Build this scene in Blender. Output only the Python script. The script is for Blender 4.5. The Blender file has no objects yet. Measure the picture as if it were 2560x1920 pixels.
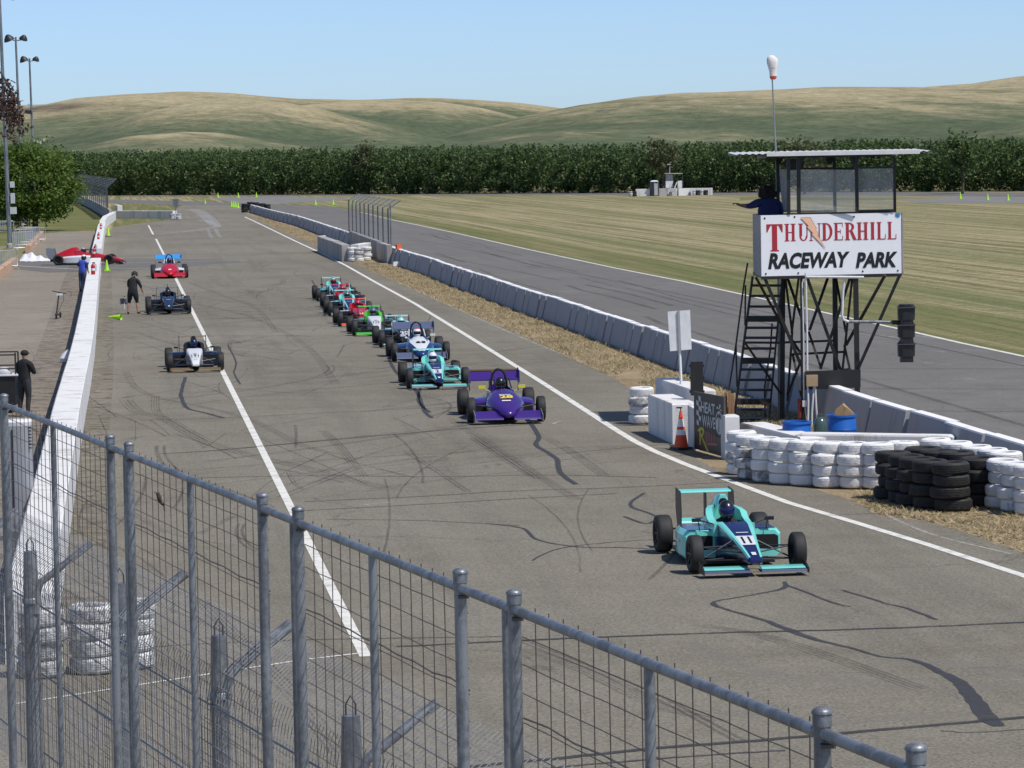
import bpy, math, random
import numpy as np
from mathutils import Vector, Matrix, Euler, Quaternion

random.seed(7)
RNG = np.random.default_rng(11)
SC = bpy.context.scene
COL = SC.collection
R = math.radians
PI = math.pi

# ------------------------------------------------------------------ camera
FPX, CAM_H, HORIZON, ROLL = 8900.0, 6.1, 388.0, 1.0
cam_data = bpy.data.cameras.new('camera')
cam = bpy.data.objects.new('camera', cam_data)
COL.objects.link(cam)
cam_data.sensor_width = 36.0
cam_data.lens = 36.0 * FPX / 2560.0
cam_data.clip_start = 0.5
cam_data.clip_end = 12000
PITCH = math.atan((960 - HORIZON) / FPX)
CAM_M = (Matrix.Rotation(PI / 2 - PITCH, 3, 'X') @ Matrix.Rotation(-R(ROLL), 3, 'Z'))
cam.location = (0, 0, CAM_H)
cam.rotation_euler = CAM_M.to_euler()
SC.camera = cam

# ------------------------------------------------------------------ sky, sun, exposure
SUN_EL, SUN_AZ = R(58), R(-37)          # azimuth from +X, negative = towards the viewer
sun_vec = Vector((math.cos(SUN_EL) * math.cos(SUN_AZ), math.cos(SUN_EL) * math.sin(SUN_AZ), math.sin(SUN_EL)))
world = bpy.data.worlds.new('World')
SC.world = world
world.use_nodes = True
wn = world.node_tree.nodes; wl = world.node_tree.links
wn.clear()
w_out = wn.new('ShaderNodeOutputWorld'); w_bg = wn.new('ShaderNodeBackground')
w_sky = wn.new('ShaderNodeTexSky')
w_sky.sky_type = 'NISHITA'; w_sky.sun_disc = False
w_sky.sun_elevation = SUN_EL; w_sky.sun_rotation = PI / 2 - SUN_AZ
w_sky.altitude = 60; w_sky.air_density = 0.52; w_sky.dust_density = 0.55; w_sky.ozone_density = 5.0
w_bg.inputs[1].default_value = 0.15
wl.new(w_sky.outputs[0], w_bg.inputs[0]); wl.new(w_bg.outputs[0], w_out.inputs[0])
sun_data = bpy.data.lights.new('sun', 'SUN')
sun_data.energy = 4.0; sun_data.angle = R(0.53); sun_data.color = (1.0, 0.96, 0.90)
sun = bpy.data.objects.new('sun', sun_data); COL.objects.link(sun)
sun.rotation_euler = (-sun_vec).to_track_quat('-Z', 'Y').to_euler()
sun.location = (40, 0, 60)
SC.view_settings.view_transform = 'Standard'
SC.view_settings.look = 'None'
SC.view_settings.exposure = 0.0
SC.view_settings.gamma = 1.0
SC.view_settings.use_curve_mapping = False
SC.cycles.max_bounces = 6
SC.cycles.diffuse_bounces = 2
SC.cycles.transparent_max_bounces = 24

# ------------------------------------------------------------------ picture <-> place
def ray(px, py):
    return CAM_M @ Vector(((px - 1280) / FPX, -(py - 960) / FPX, -1.0))
def P(px, py, z=0.0):
    """the point at height z that the photograph (2560 x 1920) shows at px, py"""
    d = ray(px, py); t = (z - CAM_H) / d.z
    return Vector((d.x * t, d.y * t, z))
def PD(px, py, Y):
    """the point at distance Y that the photograph shows at px, py"""
    d = ray(px, py); t = Y / d.y
    return Vector((d.x * t, Y, CAM_H + d.z * t))

# ------------------------------------------------------------------ materials
MATS = {}
def _mat(name):
    m = bpy.data.materials.new(name); m.use_nodes = True
    nt = m.node_tree; nt.nodes.clear()
    o = nt.nodes.new('ShaderNodeOutputMaterial'); b = nt.nodes.new('ShaderNodeBsdfPrincipled')
    nt.links.new(b.outputs[0], o.inputs[0])
    MATS[name] = m
    return m, nt, b, o
def N(nt, t, **kw):
    n = nt.nodes.new(t)
    for k, v in kw.items():
        if k.startswith('i_'):
            n.inputs[int(k[2:])].default_value = v
        else:
            setattr(n, k, v)
    return n
def ramp(nt, fac, stops):
    r = nt.nodes.new('ShaderNodeValToRGB'); e = r.color_ramp.elements
    while len(e) < len(stops): e.new(0.5)
    for i, (p, c) in enumerate(stops):
        e[i].position = p; e[i].color = (c[0], c[1], c[2], 1)
    nt.links.new(fac, r.inputs[0])
    return r
def mixc(nt, fac, a, b, mode='MIX'):
    m = nt.nodes.new('ShaderNodeMix'); m.data_type = 'RGBA'; m.blend_type = mode
    for sock, v in ((m.inputs[0], fac), (m.inputs[6], a), (m.inputs[7], b)):
        if hasattr(v, 'links') or hasattr(v, 'is_linked'): nt.links.new(v, sock)
        elif isinstance(v, (int, float)): sock.default_value = v
        else: sock.default_value = (v[0], v[1], v[2], 1)
    return m.outputs[2]
def coords(nt, scale=(1, 1, 1), rot=0.0, which='Object'):
    tc = nt.nodes.new('ShaderNodeTexCoord'); mp = nt.nodes.new('ShaderNodeMapping')
    if which == 'World':
        g = nt.nodes.new('ShaderNodeNewGeometry'); nt.links.new(g.outputs['Position'], mp.inputs[0])
    else:
        nt.links.new(tc.outputs[which], mp.inputs[0])
    mp.vector_type = 'TEXTURE'
    mp.inputs['Rotation'].default_value = (0, 0, rot); mp.inputs['Scale'].default_value = [1.0 / c for c in scale]
    return mp.outputs[0]
def noise(nt, vec, scale, detail=4, rough=0.6, dist=0.0):
    n = nt.nodes.new('ShaderNodeTexNoise')
    n.inputs['Scale'].default_value = scale; n.inputs['Detail'].default_value = detail
    n.inputs['Roughness'].default_value = rough; n.inputs['Distortion'].default_value = dist
    if vec is not None: nt.links.new(vec, n.inputs['Vector'])
    return n.outputs[0]
def bump(nt, b, h, strength=0.3, dist=0.01):
    n = nt.nodes.new('ShaderNodeBump'); n.inputs['Strength'].default_value = strength; n.inputs['Distance'].default_value = dist
    nt.links.new(h, n.inputs['Height']); nt.links.new(n.outputs[0], b.inputs['Normal'])

def paint(name, col, rough=0.35, metal=0.0, var=0.12, scale=6.0, coat=0.0, spec=0.5):
    """plain coloured surface with a little grime"""
    if name in MATS: return MATS[name]
    m, nt, b, o = _mat(name)
    v = coords(nt, which='World')
    n = noise(nt, v, scale, 5, 0.65)
    c = ramp(nt, n, [(0.3, [x * (1 - var) for x in col]), (0.62, col), (0.8, [min(1, x * (1 + var * 0.5)) for x in col])])
    nt.links.new(c.outputs[0], b.inputs['Base Color'])
    b.inputs['Roughness'].default_value = rough; b.inputs['Metallic'].default_value = metal
    b.inputs['Coat Weight'].default_value = coat
    b.inputs['Specular IOR Level'].default_value = spec
    return m
def car_paint(name, col):
    return paint(name, col, 0.3, 0.0, 0.05, 3.0, 0.5)
def dirty(name, col, dark, amount=0.45, scale=2.0, rough=0.8, streak=True, fine=30.0):
    """painted or bare concrete: blotches, runs and specks of dirt"""
    m, nt, b, o = _mat(name)
    v = coords(nt, which='World')
    vs = coords(nt, (1, 1, 0.16) if streak else (1, 1, 1), which='World')
    n1 = noise(nt, vs, scale, 6, 0.7); n2 = noise(nt, v, fine, 3, 0.6)
    f = nt.nodes.new('ShaderNodeMath'); f.operation = 'MULTIPLY_ADD'
    nt.links.new(n1, f.inputs[0]); f.inputs[1].default_value = 0.72
    f2 = nt.nodes.new('ShaderNodeMath'); f2.operation = 'MULTIPLY'; nt.links.new(n2, f2.inputs[0]); f2.inputs[1].default_value = 0.28
    nt.links.new(f2.outputs[0], f.inputs[2])
    r = ramp(nt, f.outputs[0], [(amount - 0.14, dark), (amount, [(a + c) / 2 for a, c in zip(col, dark)]), (amount + 0.07, col)])
    nt.links.new(r.outputs[0], b.inputs['Base Color']); b.inputs['Roughness'].default_value = rough
    bump(nt, b, f.outputs[0], 0.25, 0.02)
    return m

ALONG = math.atan2(-0.111, 1.0)     # the straight runs this far off the viewing direction
def asphalt(name, lo, mid, hi, patch, speck=0.5, streak=0.35, dark=(0.05, 0.05, 0.052)):
    m, nt, b, o = _mat(name)
    v = coords(nt, which='World')
    vl = coords(nt, (1.0, 0.035, 1), ALONG * -1, which='World')       # stretched along the straight
    vx = coords(nt, (0.07, 1.0, 1), ALONG * -1, which='World')         # stretched across it
    big = noise(nt, v, 0.055, 5, 0.6, 0.6)
    mid_n = noise(nt, v, 0.6, 6, 0.7)
    fine = noise(nt, v, 24.0, 3, 0.85)
    lane = noise(nt, vl, 0.9, 6, 0.65)
    base = ramp(nt, mid_n, [(0.25, lo), (0.5, mid), (0.78, hi)]).outputs[0]
    base = mixc(nt, ramp(nt, big, [(0.42, (0, 0, 0)), (0.66, (1, 1, 1))]).outputs[0], base, patch)
    f = ramp(nt, lane, [(0.5, (0, 0, 0)), (0.72, (streak,) * 3)]).outputs[0]
    base = mixc(nt, f, base, dark)
    # hairline cracks: edges of large uneven cells, present only in places
    nv = nt.nodes.new('ShaderNodeTexNoise'); nv.inputs['Scale'].default_value = 0.35; nv.inputs['Detail'].default_value = 7; nv.inputs['Roughness'].default_value = 0.62; nt.links.new(v, nv.inputs['Vector'])
    va = nt.nodes.new('ShaderNodeVectorMath'); va.operation = 'MULTIPLY_ADD'; nt.links.new(nv.outputs['Color'], va.inputs[0]); va.inputs[1].default_value = (5, 5, 0); nt.links.new(v, va.inputs[2])
    vo = nt.nodes.new('ShaderNodeTexVoronoi'); vo.feature = 'DISTANCE_TO_EDGE'; vo.inputs['Scale'].default_value = 0.16; nt.links.new(va.outputs[0], vo.inputs['Vector'])
    hair = ramp(nt, vo.outputs['Distance'], [(0.0, (0.75,) * 3), (0.0035, (0.5,) * 3), (0.007, (0, 0, 0))]).outputs[0]
    hm = ramp(nt, noise(nt, v, 0.11, 3, 0.5), [(0.46, (0, 0, 0)), (0.58, (1, 1, 1))]).outputs[0]
    base = mixc(nt, mixc(nt, 1.0, hair, hm, 'MULTIPLY'), base, dark)
    cr = noise(nt, vx, 1.4, 5, 0.6)
    base = mixc(nt, ramp(nt, cr, [(0.62, (0, 0, 0)), (0.74, (0.22,) * 3)]).outputs[0], base, dark)
    sp = ramp(nt, fine, [(0.25, (1 - speck,) * 3), (0.5, (1, 1, 1)), (0.78, (1 + speck,) * 3)]).outputs[0]
    base = mixc(nt, 1.0, base, sp, 'MULTIPLY')
    nt.links.new(base, b.inputs['Base Color'])
    b.inputs['Roughness'].default_value = 0.92; b.inputs['Specular IOR Level'].default_value = 0.25
    bump(nt, b, fine, 0.35, 0.012)
    return m

def grassy(name, stops, s1=0.35, s2=4.0, stretch=(1.0, 0.06, 1), along=None, fine=22.0, bstr=0.7, green=None):
    m, nt, b, o = _mat(name)
    v = coords(nt, which='World'); vs = coords(nt, stretch, -ALONG if along is None else along, which='World')
    n1 = noise(nt, vs, s1, 6, 0.62, 0.35); n2 = noise(nt, v, s2, 5, 0.75); n3 = noise(nt, v, fine, 3, 0.8)
    a = nt.nodes.new('ShaderNodeMath'); a.operation = 'MULTIPLY_ADD'; nt.links.new(n1, a.inputs[0]); a.inputs[1].default_value = 0.62
    c = nt.nodes.new('ShaderNodeMath'); c.operation = 'MULTIPLY'; nt.links.new(n2, c.inputs[0]); c.inputs[1].default_value = 0.38
    nt.links.new(c.outputs[0], a.inputs[2])
    col = ramp(nt, a.outputs[0], stops).outputs[0]
    if green is not None:
        col = mixc(nt, ramp(nt, noise(nt, vs, s1 * 0.16, 4, 0.6, 0.3), [(0.45, (0, 0, 0)), (0.66, (0.75,) * 3)]).outputs[0], col, green)
    col = mixc(nt, 1.0, col, ramp(nt, n3, [(0.3, (0.55,) * 3), (0.55, (1, 1, 1)), (0.8, (1.35,) * 3)]).outputs[0], 'MULTIPLY')
    nt.links.new(col, b.inputs['Base Color']); b.inputs['Roughness'].default_value = 1.0
    b.inputs['Specular IOR Level'].default_value = 0.1
    bump(nt, b, n2, bstr, 0.12)
    return m

def leafy(name, cols, trans=0.25, rough=0.6):
    m, nt, b, o = _mat(name)
    g = nt.nodes.new('ShaderNodeNewGeometry')
    r = ramp(nt, g.outputs['Random Per Island'], [(i / max(1, len(cols) - 1), c) for i, c in enumerate(cols)])
    nt.links.new(r.outputs[0], b.inputs['Base Color']); b.inputs['Roughness'].default_value = rough
    b.inputs['Specular IOR Level'].default_value = 0.3
    t = nt.nodes.new('ShaderNodeBsdfTranslucent'); nt.links.new(r.outputs[0], t.inputs[0])
    mx = nt.nodes.new('ShaderNodeMixShader'); mx.inputs[0].default_value = trans
    nt.links.new(b.outputs[0], mx.inputs[1]); nt.links.new(t.outputs[0], mx.inputs[2]); nt.links.new(mx.outputs[0], o.inputs[0])
    return m

def worn_mark(name, col, cover=0.45, scale=3.0, soft=0.14, most=1.0, fine=25.0, stretch=None):
    """paint, rubber or tar lying on the asphalt, worn through in places"""
    m, nt, b, o = _mat(name)
    v = coords(nt, which='World') if stretch is None else coords(nt, stretch, -ALONG, which='World')
    n1 = noise(nt, v, scale, 6, 0.75); n2 = noise(nt, v, fine, 3, 0.7)
    a = nt.nodes.new('ShaderNodeMath'); a.operation = 'MULTIPLY_ADD'; nt.links.new(n1, a.inputs[0]); a.inputs[1].default_value = 0.7
    c = nt.nodes.new('ShaderNodeMath'); c.operation = 'MULTIPLY'; nt.links.new(n2, c.inputs[0]); c.inputs[1].default_value = 0.3
    nt.links.new(c.outputs[0], a.inputs[2])
    al = ramp(nt, a.outputs[0], [(cover - soft, (0, 0, 0)), (cover + soft, (most,) * 3)])
    b.inputs['Base Color'].default_value = (*col, 1); b.inputs['Roughness'].default_value = 0.85
    t = nt.nodes.new('ShaderNodeBsdfTransparent'); mx = nt.nodes.new('ShaderNodeMixShader')
    nt.links.new(al.outputs[0], mx.inputs[0]); nt.links.new(t.outputs[0], mx.inputs[1]); nt.links.new(b.outputs[0], mx.inputs[2])
    nt.links.new(mx.outputs[0], o.inputs[0])
    return m

# ------------------------------------------------------------------ mesh building
class MB:
    def __init__(self):
        self.v = []; self.f = []; self.m = []; self.mats = []
    def mi(self, mat):
        if mat is None: return 0
        if mat not in self.mats: self.mats.append(mat)
        return self.mats.index(mat)
    def add(self, verts, faces, mat=None):
        o = len(self.v); k = self.mi(mat)
        self.v += [tuple(p) for p in verts]
        self.f += [tuple(i + o for i in fc) for fc in faces]; self.m += [k] * len(faces)
        return self
    def box(self, c, s, rot=None, mat=None, taper=1.0):
        x, y, z = s[0] / 2, s[1] / 2, s[2] / 2
        vs = [Vector((sx * x * (taper if sz > 0 else 1), sy * y * (taper if sz > 0 else 1), sz * z)) for sz in (-1, 1) for sx, sy in ((-1, -1), (1, -1), (1, 1), (-1, 1))]
        if rot is not None:
            M = rot if isinstance(rot, Matrix) else Matrix.Rotation(rot, 3, 'Z')
            vs = [M @ p for p in vs]
        c = Vector(c)
        return self.add([p + c for p in vs], [(3, 2, 1, 0), (4, 5, 6, 7), (0, 1, 5, 4), (1, 2, 6, 5), (2, 3, 7, 6), (3, 0, 4, 7)], mat)
    def bar(self, a, b, w, h, mat=None, up=(0, 0, 1)):
        """square bar from a to b"""
        a = Vector(a); b = Vector(b); d = (b - a).normalized(); u = Vector(up)
        if abs(d.dot(u)) > 0.98: u = Vector((0, 1, 0))
        s = d.cross(u).normalized(); u = s.cross(d).normalized()
        vs = [p + s * (i * w / 2) + u * (j * h / 2) for p in (a, b) for i, j in ((-1, -1), (1, -1), (1, 1), (-1, 1))]
        return self.add(vs, [(3, 2, 1, 0), (4, 5, 6, 7), (0, 1, 5, 4), (1, 2, 6, 5), (2, 3, 7, 6), (3, 0, 4, 7)], mat)
    def tube(self, pts, r, n=8, mat=None, cap=True):
        pts = [Vector(p) for p in pts]; rs = r if isinstance(r, (list, tuple)) else [r] * len(pts)
        vs = []; fs = []; prev = None
        for i, p in enumerate(pts):
            d = (pts[min(i + 1, len(pts) - 1)] - pts[max(i - 1, 0)])
            d = d.normalized() if d.length > 1e-9 else Vector((0, 0, 1))
            if prev is None:
                u = Vector((0, 0, 1)) if abs(d.z) < 0.9 else Vector((1, 0, 0))
                s = d.cross(u).normalized()
            else:
                s = (prev - d * prev.dot(d)).normalized()
            prev = s; u = s.cross(d)
            for k in range(n):
                a = 2 * PI * k / n
                vs.append(p + (s * math.cos(a) + u * math.sin(a)) * rs[i])
        for i in range(len(pts) - 1):
            for k in range(n):
                k2 = (k + 1) % n
                fs.append((i * n + k, i * n + k2, (i + 1) * n + k2, (i + 1) * n + k))
        if cap:
            fs.append(tuple(range(n))[::-1]); fs.append(tuple(range((len(pts) - 1) * n, len(pts) * n)))
        return self.add(vs, fs, mat)
    def lathe(self, prof, c=(0, 0, 0), n=16, axis='Z', mat=None, cap=False):
        """prof: list of (radius, height)"""
        vs = []; fs = []; c = Vector(c)
        for r_, h in prof:
            for k in range(n):
                a = 2 * PI * k / n; x, y = r_ * math.cos(a), r_ * math.sin(a)
                p = (x, y, h) if axis == 'Z' else ((h, x, y) if axis == 'X' else (x, h, y))
                vs.append(Vector(p) + c)
        for i in range(len(prof) - 1):
            for k in range(n):
                k2 = (k + 1) % n
                fs.append((i * n + k, i * n + k2, (i + 1) * n + k2, (i + 1) * n + k))
        if cap:
            fs.append(tuple(range(n))[::-1]); fs.append(tuple(range((len(prof) - 1) * n, len(prof) * n)))
        return self.add(vs, fs, mat)
    def loft(self, secs, mat=None, cap=True):
        """secs: list of rings, all with the same number of points"""
        n = len(secs[0]); vs = [p for s in secs for p in s]; fs = []
        for i in range(len(secs) - 1):
            for k in range(n):
                k2 = (k + 1) % n
                fs.append((i * n + k, i * n + k2, (i + 1) * n + k2, (i + 1) * n + k))
        if cap:
            fs.append(tuple(range(n))[::-1]); fs.append(tuple(range((len(secs) - 1) * n, len(secs) * n)))
        return self.add(vs, fs, mat)
    def poly(self, pts, mat=None):
        return self.add(pts, [tuple(range(len(pts)))], mat)
    def prism(self, pts, d, mat=None):
        """flat outline pts pushed along the vector d"""
        n = len(pts); d = Vector(d); a = [Vector(p) for p in pts]; b = [p + d for p in a]
        fs = [tuple(range(n))[::-1], tuple(range(n, 2 * n))]
        fs += [(k, (k + 1) % n, n + (k + 1) % n, n + k) for k in range(n)]
        return self.add(a + b, fs, mat)
    def ball(self, c, r, n=12, m=8, mat=None):
        rx, ry, rz = r if isinstance(r, (list, tuple)) else (r, r, r); c = Vector(c); vs = []; fs = []
        for i in range(m + 1):
            t = PI * i / m
            for k in range(n):
                a = 2 * PI * k / n
                vs.append(c + Vector((rx * math.sin(t) * math.cos(a), ry * math.sin(t) * math.sin(a), rz * math.cos(t))))
        for i in range(m):
            for k in range(n):
                k2 = (k + 1) % n
                fs.append((i * n + k, (i + 1) * n + k, (i + 1) * n + k2, i * n + k2))
        return self.add(vs, fs, mat)
    def mesh(self, name, mat=None, smooth=None, off=None):
        me = bpy.data.meshes.new(name)
        vs = self.v if off is None else [(x - off[0], y - off[1], z - off[2]) for x, y, z in self.v]
        me.from_pydata(vs, [], self.f)
        mats = self.mats if self.mats else [mat]
        for m in mats: me.materials.append(MATS[m] if isinstance(m, str) else m)
        me.polygons.foreach_set('material_index', self.m)
        me.validate(); me.update()
        if smooth:
            me.shade_smooth(); me.set_sharp_from_angle(angle=R(smooth))
        return me
    def build(self, name, mat=None, parent=None, smooth=None, world=True):
        """one mesh object; with world=True the points are world points and the part is hung under its parent in place"""
        if parent is None:
            return link(name, self.mesh(name, mat, smooth))
        off = ORIGIN.get(parent.name, (0, 0, 0)) if world else None
        return link(name, self.mesh(name, mat, smooth, off), parent)
ORIGIN = {}
def link(name, me, parent=None):
    o = bpy.data.objects.new(name, me); COL.objects.link(o); o.parent = parent
    if parent is not None: ORIGIN[o.name] = ORIGIN.get(parent.name, (0, 0, 0))
    return o
def tag(o, label=None, cat=None, group=None, kind=None):
    if label: o['label'] = label
    if cat: o['category'] = cat
    if group: o['group'] = group
    if kind: o['kind'] = kind
    return o
def thing(name, label, cat, loc=(0, 0, 0), rz=0.0, group=None, scale=1.0):
    o = bpy.data.objects.new(name, None); COL.objects.link(o)
    o.empty_display_size = 0.2
    o.location = loc; o.rotation_euler = (0, 0, rz); o.scale = (scale,) * 3
    ORIGIN[o.name] = tuple(loc)
    return tag(o, label, cat, group)
def solo(name, mb, mat, label, cat, group=None, smooth=None, kind=None, origin=None):
    """a thing that is one mesh"""
    if origin is not None:
        me = mb.mesh(name, mat, smooth, origin); o = link(name, me); o.location = origin
    else:
        o = link(name, mb.mesh(name, mat, smooth))
    return tag(o, label, cat, group, kind)
def struct(name, mb, mat, parent=None, smooth=None):
    o = mb.build(name, mat, parent, smooth)
    if parent is None: o['kind'] = 'structure'
    return o
def nth(n):
    w = ['', 'first', 'second', 'third', 'fourth', 'fifth', 'sixth', 'seventh', 'eighth', 'ninth', 'tenth', 'eleventh', 'twelfth']
    if n < len(w): return w[n]
    return str(n) + ('th' if 10 <= n % 100 <= 20 else {1: 'st', 2: 'nd', 3: 'rd'}.get(n % 10, 'th'))

def fast_mesh(name, verts, quads, mat, n=4):
    """numpy arrays straight into a mesh; quads (k, n)"""
    me = bpy.data.meshes.new(name); k = len(quads)
    me.vertices.add(len(verts)); me.vertices.foreach_set('co', np.asarray(verts, np.float32).ravel())
    me.loops.add(k * n); me.loops.foreach_set('vertex_index', np.asarray(quads, np.int32).ravel())
    me.polygons.add(k); me.polygons.foreach_set('loop_start', np.arange(0, k * n, n, dtype=np.int32))
    me.update(calc_edges=True); me.materials.append(MATS[mat])
    return me
def leaves(centers, size, flat=0.5, aspect=0.55):
    """one folded leaf-shaped face at every centre, turned every way"""
    n = len(centers); d = RNG.normal(size=(n, 3)); d[:, 2] *= flat; d /= np.linalg.norm(d, axis=1)[:, None]
    e = RNG.normal(size=(n, 3)); e -= d * (e * d).sum(1)[:, None]; e /= np.linalg.norm(e, axis=1)[:, None]
    s = (size * (0.6 + 0.8 * RNG.random(n)))[:, None] if np.isscalar(size) else (size * (0.6 + 0.8 * RNG.random(n)))[:, None]
    a = centers - d * s * 0.5; b = centers + e * s * aspect * 0.5; c = centers + d * s * 0.5; f = centers - e * s * aspect * 0.5
    v = np.stack([a, b, c, f], 1).reshape(-1, 3); q = np.arange(4 * n).reshape(n, 4)
    return v, q

def sheet(left, right, z):
    """strip between two boundary lines with the same number of points"""
    mb = MB(); n = len(left)
    mb.add([(p[0], p[1], z) for p in left] + [(p[0], p[1], z) for p in right], [(i, n + i, n + i + 1, i + 1) for i in range(n - 1)])
    return mb
def ribbon(mb, pts, width, z, mat=None):
    """painted band along a line of ground points; width a number or one per point"""
    pts = [Vector((p[0], p[1], 0)) for p in pts]; n = len(pts); L = []; Rr = []
    for i, p in enumerate(pts):
        d = (pts[min(i + 1, n - 1)] - pts[max(i - 1, 0)]).normalized(); s = Vector((d.y, -d.x, 0))
        w = width[i] if isinstance(width, (list, tuple)) else width
        L.append(p - s * w / 2); Rr.append(p + s * w / 2)
    mb.add([(p.x, p.y, z) for p in L] + [(p.x, p.y, z) for p in Rr], [(i, n + i, n + i + 1, i + 1) for i in range(n - 1)], mat)
    return mb
def resample(pts, step):
    pts = [Vector(p) for p in pts]; out = [pts[0]]; acc = 0.0
    for a, b in zip(pts, pts[1:]):
        L = (b - a).length; t = step - acc
        while t <= L:
            out.append(a + (b - a) * (t / L)); t += step
        acc = (acc + L) % step
    return out
def smooth_line(pts, k=4):
    """Catmull-Rom through the points"""
    pts = [Vector((p[0], p[1], p[2] if len(p) > 2 else 0)) for p in pts]; out = []
    for i in range(len(pts) - 1):
        p0, p1, p2, p3 = pts[max(i - 1, 0)], pts[i], pts[i + 1], pts[min(i + 2, len(pts) - 1)]
        for j in range(k):
            t = j / k
            out.append(0.5 * ((2 * p1) + (p2 - p0) * t + (2 * p0 - 5 * p1 + 4 * p2 - p3) * t * t + (3 * p1 - p0 - 3 * p2 + p3) * t ** 3))
    out.append(pts[-1]); return out

def text_shape(s, size=1.0, bold=0.0, shear=0.0, space=1.0, xs=1.0):
    """flat faces of a text, centred, in x/y"""
    cu = bpy.data.curves.new('t', 'FONT'); cu.body = s; cu.size = size; cu.offset = bold; cu.shear = shear
    cu.space_character = space; cu.align_x = 'CENTER'; cu.resolution_u = 3
    ob = bpy.data.objects.new('t', cu); me = bpy.data.meshes.new_from_object(ob)
    vs = [Vector(v.co) for v in me.vertices]; fs = [tuple(p.vertices) for p in me.polygons]
    bpy.data.objects.remove(ob); bpy.data.curves.remove(cu); bpy.data.meshes.remove(me)
    x0, x1 = min(v.x for v in vs), max(v.x for v in vs); y0, y1 = min(v.y for v in vs), max(v.y for v in vs)
    return [((v.x - (x0 + x1) / 2) * xs, v.y - (y0 + y1) / 2) for v in vs], fs, (x1 - x0) * xs, y1 - y0
# ================================================================== ground, roads, hills
asphalt('pit_asphalt', (0.142, 0.127, 0.096), (0.182, 0.164, 0.126), (0.225, 0.203, 0.160), (0.222, 0.201, 0.160), 0.7, 0.34, (0.082, 0.075, 0.062))
asphalt('track_asphalt', (0.135, 0.127, 0.116), (0.166, 0.157, 0.144), (0.198, 0.188, 0.172), (0.150, 0.142, 0.130), 0.5, 0.3, (0.085, 0.082, 0.078))
asphalt('paddock_asphalt', (0.205, 0.176, 0.139), (0.26, 0.226, 0.18), (0.31, 0.273, 0.22), (0.23, 0.198, 0.156), 0.45, 0.15, (0.10, 0.075, 0.05))
asphalt('lane_asphalt', (0.125, 0.117, 0.105), (0.152, 0.143, 0.128), (0.18, 0.17, 0.152), (0.16, 0.15, 0.135), 0.3, 0.2)
asphalt('pale_asphalt', (0.17, 0.165, 0.155), (0.20, 0.195, 0.185), (0.24, 0.235, 0.22), (0.21, 0.2, 0.19), 0.3, 0.2)
grassy('infield_grass', [(0.38, (0.115, 0.12, 0.045)), (0.45, (0.205, 0.19, 0.092)), (0.50, (0.29, 0.248, 0.135)), (0.56, (0.40, 0.345, 0.205)), (0.64, (0.25, 0.195, 0.11))], 1.5, 0.9, (1.0, 0.008, 1), None, 7.0, 0.7, (0.135, 0.155, 0.06))
grassy('edge_grass', [(0.34, (0.095, 0.125, 0.040)), (0.46, (0.145, 0.160, 0.060)), (0.54, (0.20, 0.185, 0.085)), (0.66, (0.31, 0.265, 0.15))], 1.3, 1.4, (1.0, 0.012, 1), None, 9.0)
grassy('lawn_grass', [(0.3, (0.09, 0.12, 0.032)), (0.48, (0.155, 0.165, 0.058)), (0.66, (0.25, 0.22, 0.105))], 0.25, 1.2, (1.0, 0.3, 1), 1.2)
grassy('dry_verge', [(0.30, (0.12, 0.13, 0.045)), (0.40, (0.21, 0.165, 0.095)), (0.50, (0.33, 0.25, 0.155)), (0.62, (0.44, 0.34, 0.215)), (0.8, (0.29, 0.215, 0.13))], 0.7, 5.0, (1, 0.4, 1), None, 30.0)
worn_mark('line_paint', (0.72, 0.70, 0.64), 0.36, 2.5, 0.15)
worn_mark('faint_paint', (0.62, 0.60, 0.55), 0.52, 2.0, 0.10, 0.75)
worn_mark('tar', (0.045, 0.046, 0.053), 0.38, 2.2, 0.14, 0.88, 14.0)
worn_mark('tar_thin', (0.04, 0.04, 0.045), 0.36, 1.0, 0.16, 0.85)
worn_mark('rubber', (0.05, 0.048, 0.047), 0.51, 0.6, 0.2, 0.48, 9.0, (3.0, 0.5, 1))
worn_mark('smoke_mark', (0.50, 0.50, 0.50), 0.52, 0.35, 0.25, 0.6, 4.0)
worn_mark('wash', (0.29, 0.27, 0.235), 0.55, 1.4, 0.14, 0.6, 10.0)
worn_mark('weeds', (0.12, 0.085, 0.05), 0.57, 1.6, 0.09, 0.75, 5.0)

mb = MB()
mb.add([(-900, -60, -0.03), (900, -60, -0.03), (900, 1300, -0.03), (-900, 1300, -0.03)], [(0, 1, 2, 3)])
ground = struct('ground', mb, 'infield_grass')

# pit wall line (face towards the lane) and straight-line helper
def lane_x(x0, y0, y):            # x of a line parallel to the straight through (x0, y0)
    return x0 - 0.111 * (y - y0)
WALL_PX = [(262, 592), (255, 642.5), (250, 700), (243, 811), (236, 896), (226, 972), (211, 1055), (200, 1130), (190, 1215), (176, 1322)]
WALL = [P(*p) for p in WALL_PX]
_e = WALL[-1] + (WALL[-1] - WALL[-4]).normalized() * (WALL[-1].y - 43.2)
WALL.append(_e)

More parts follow.
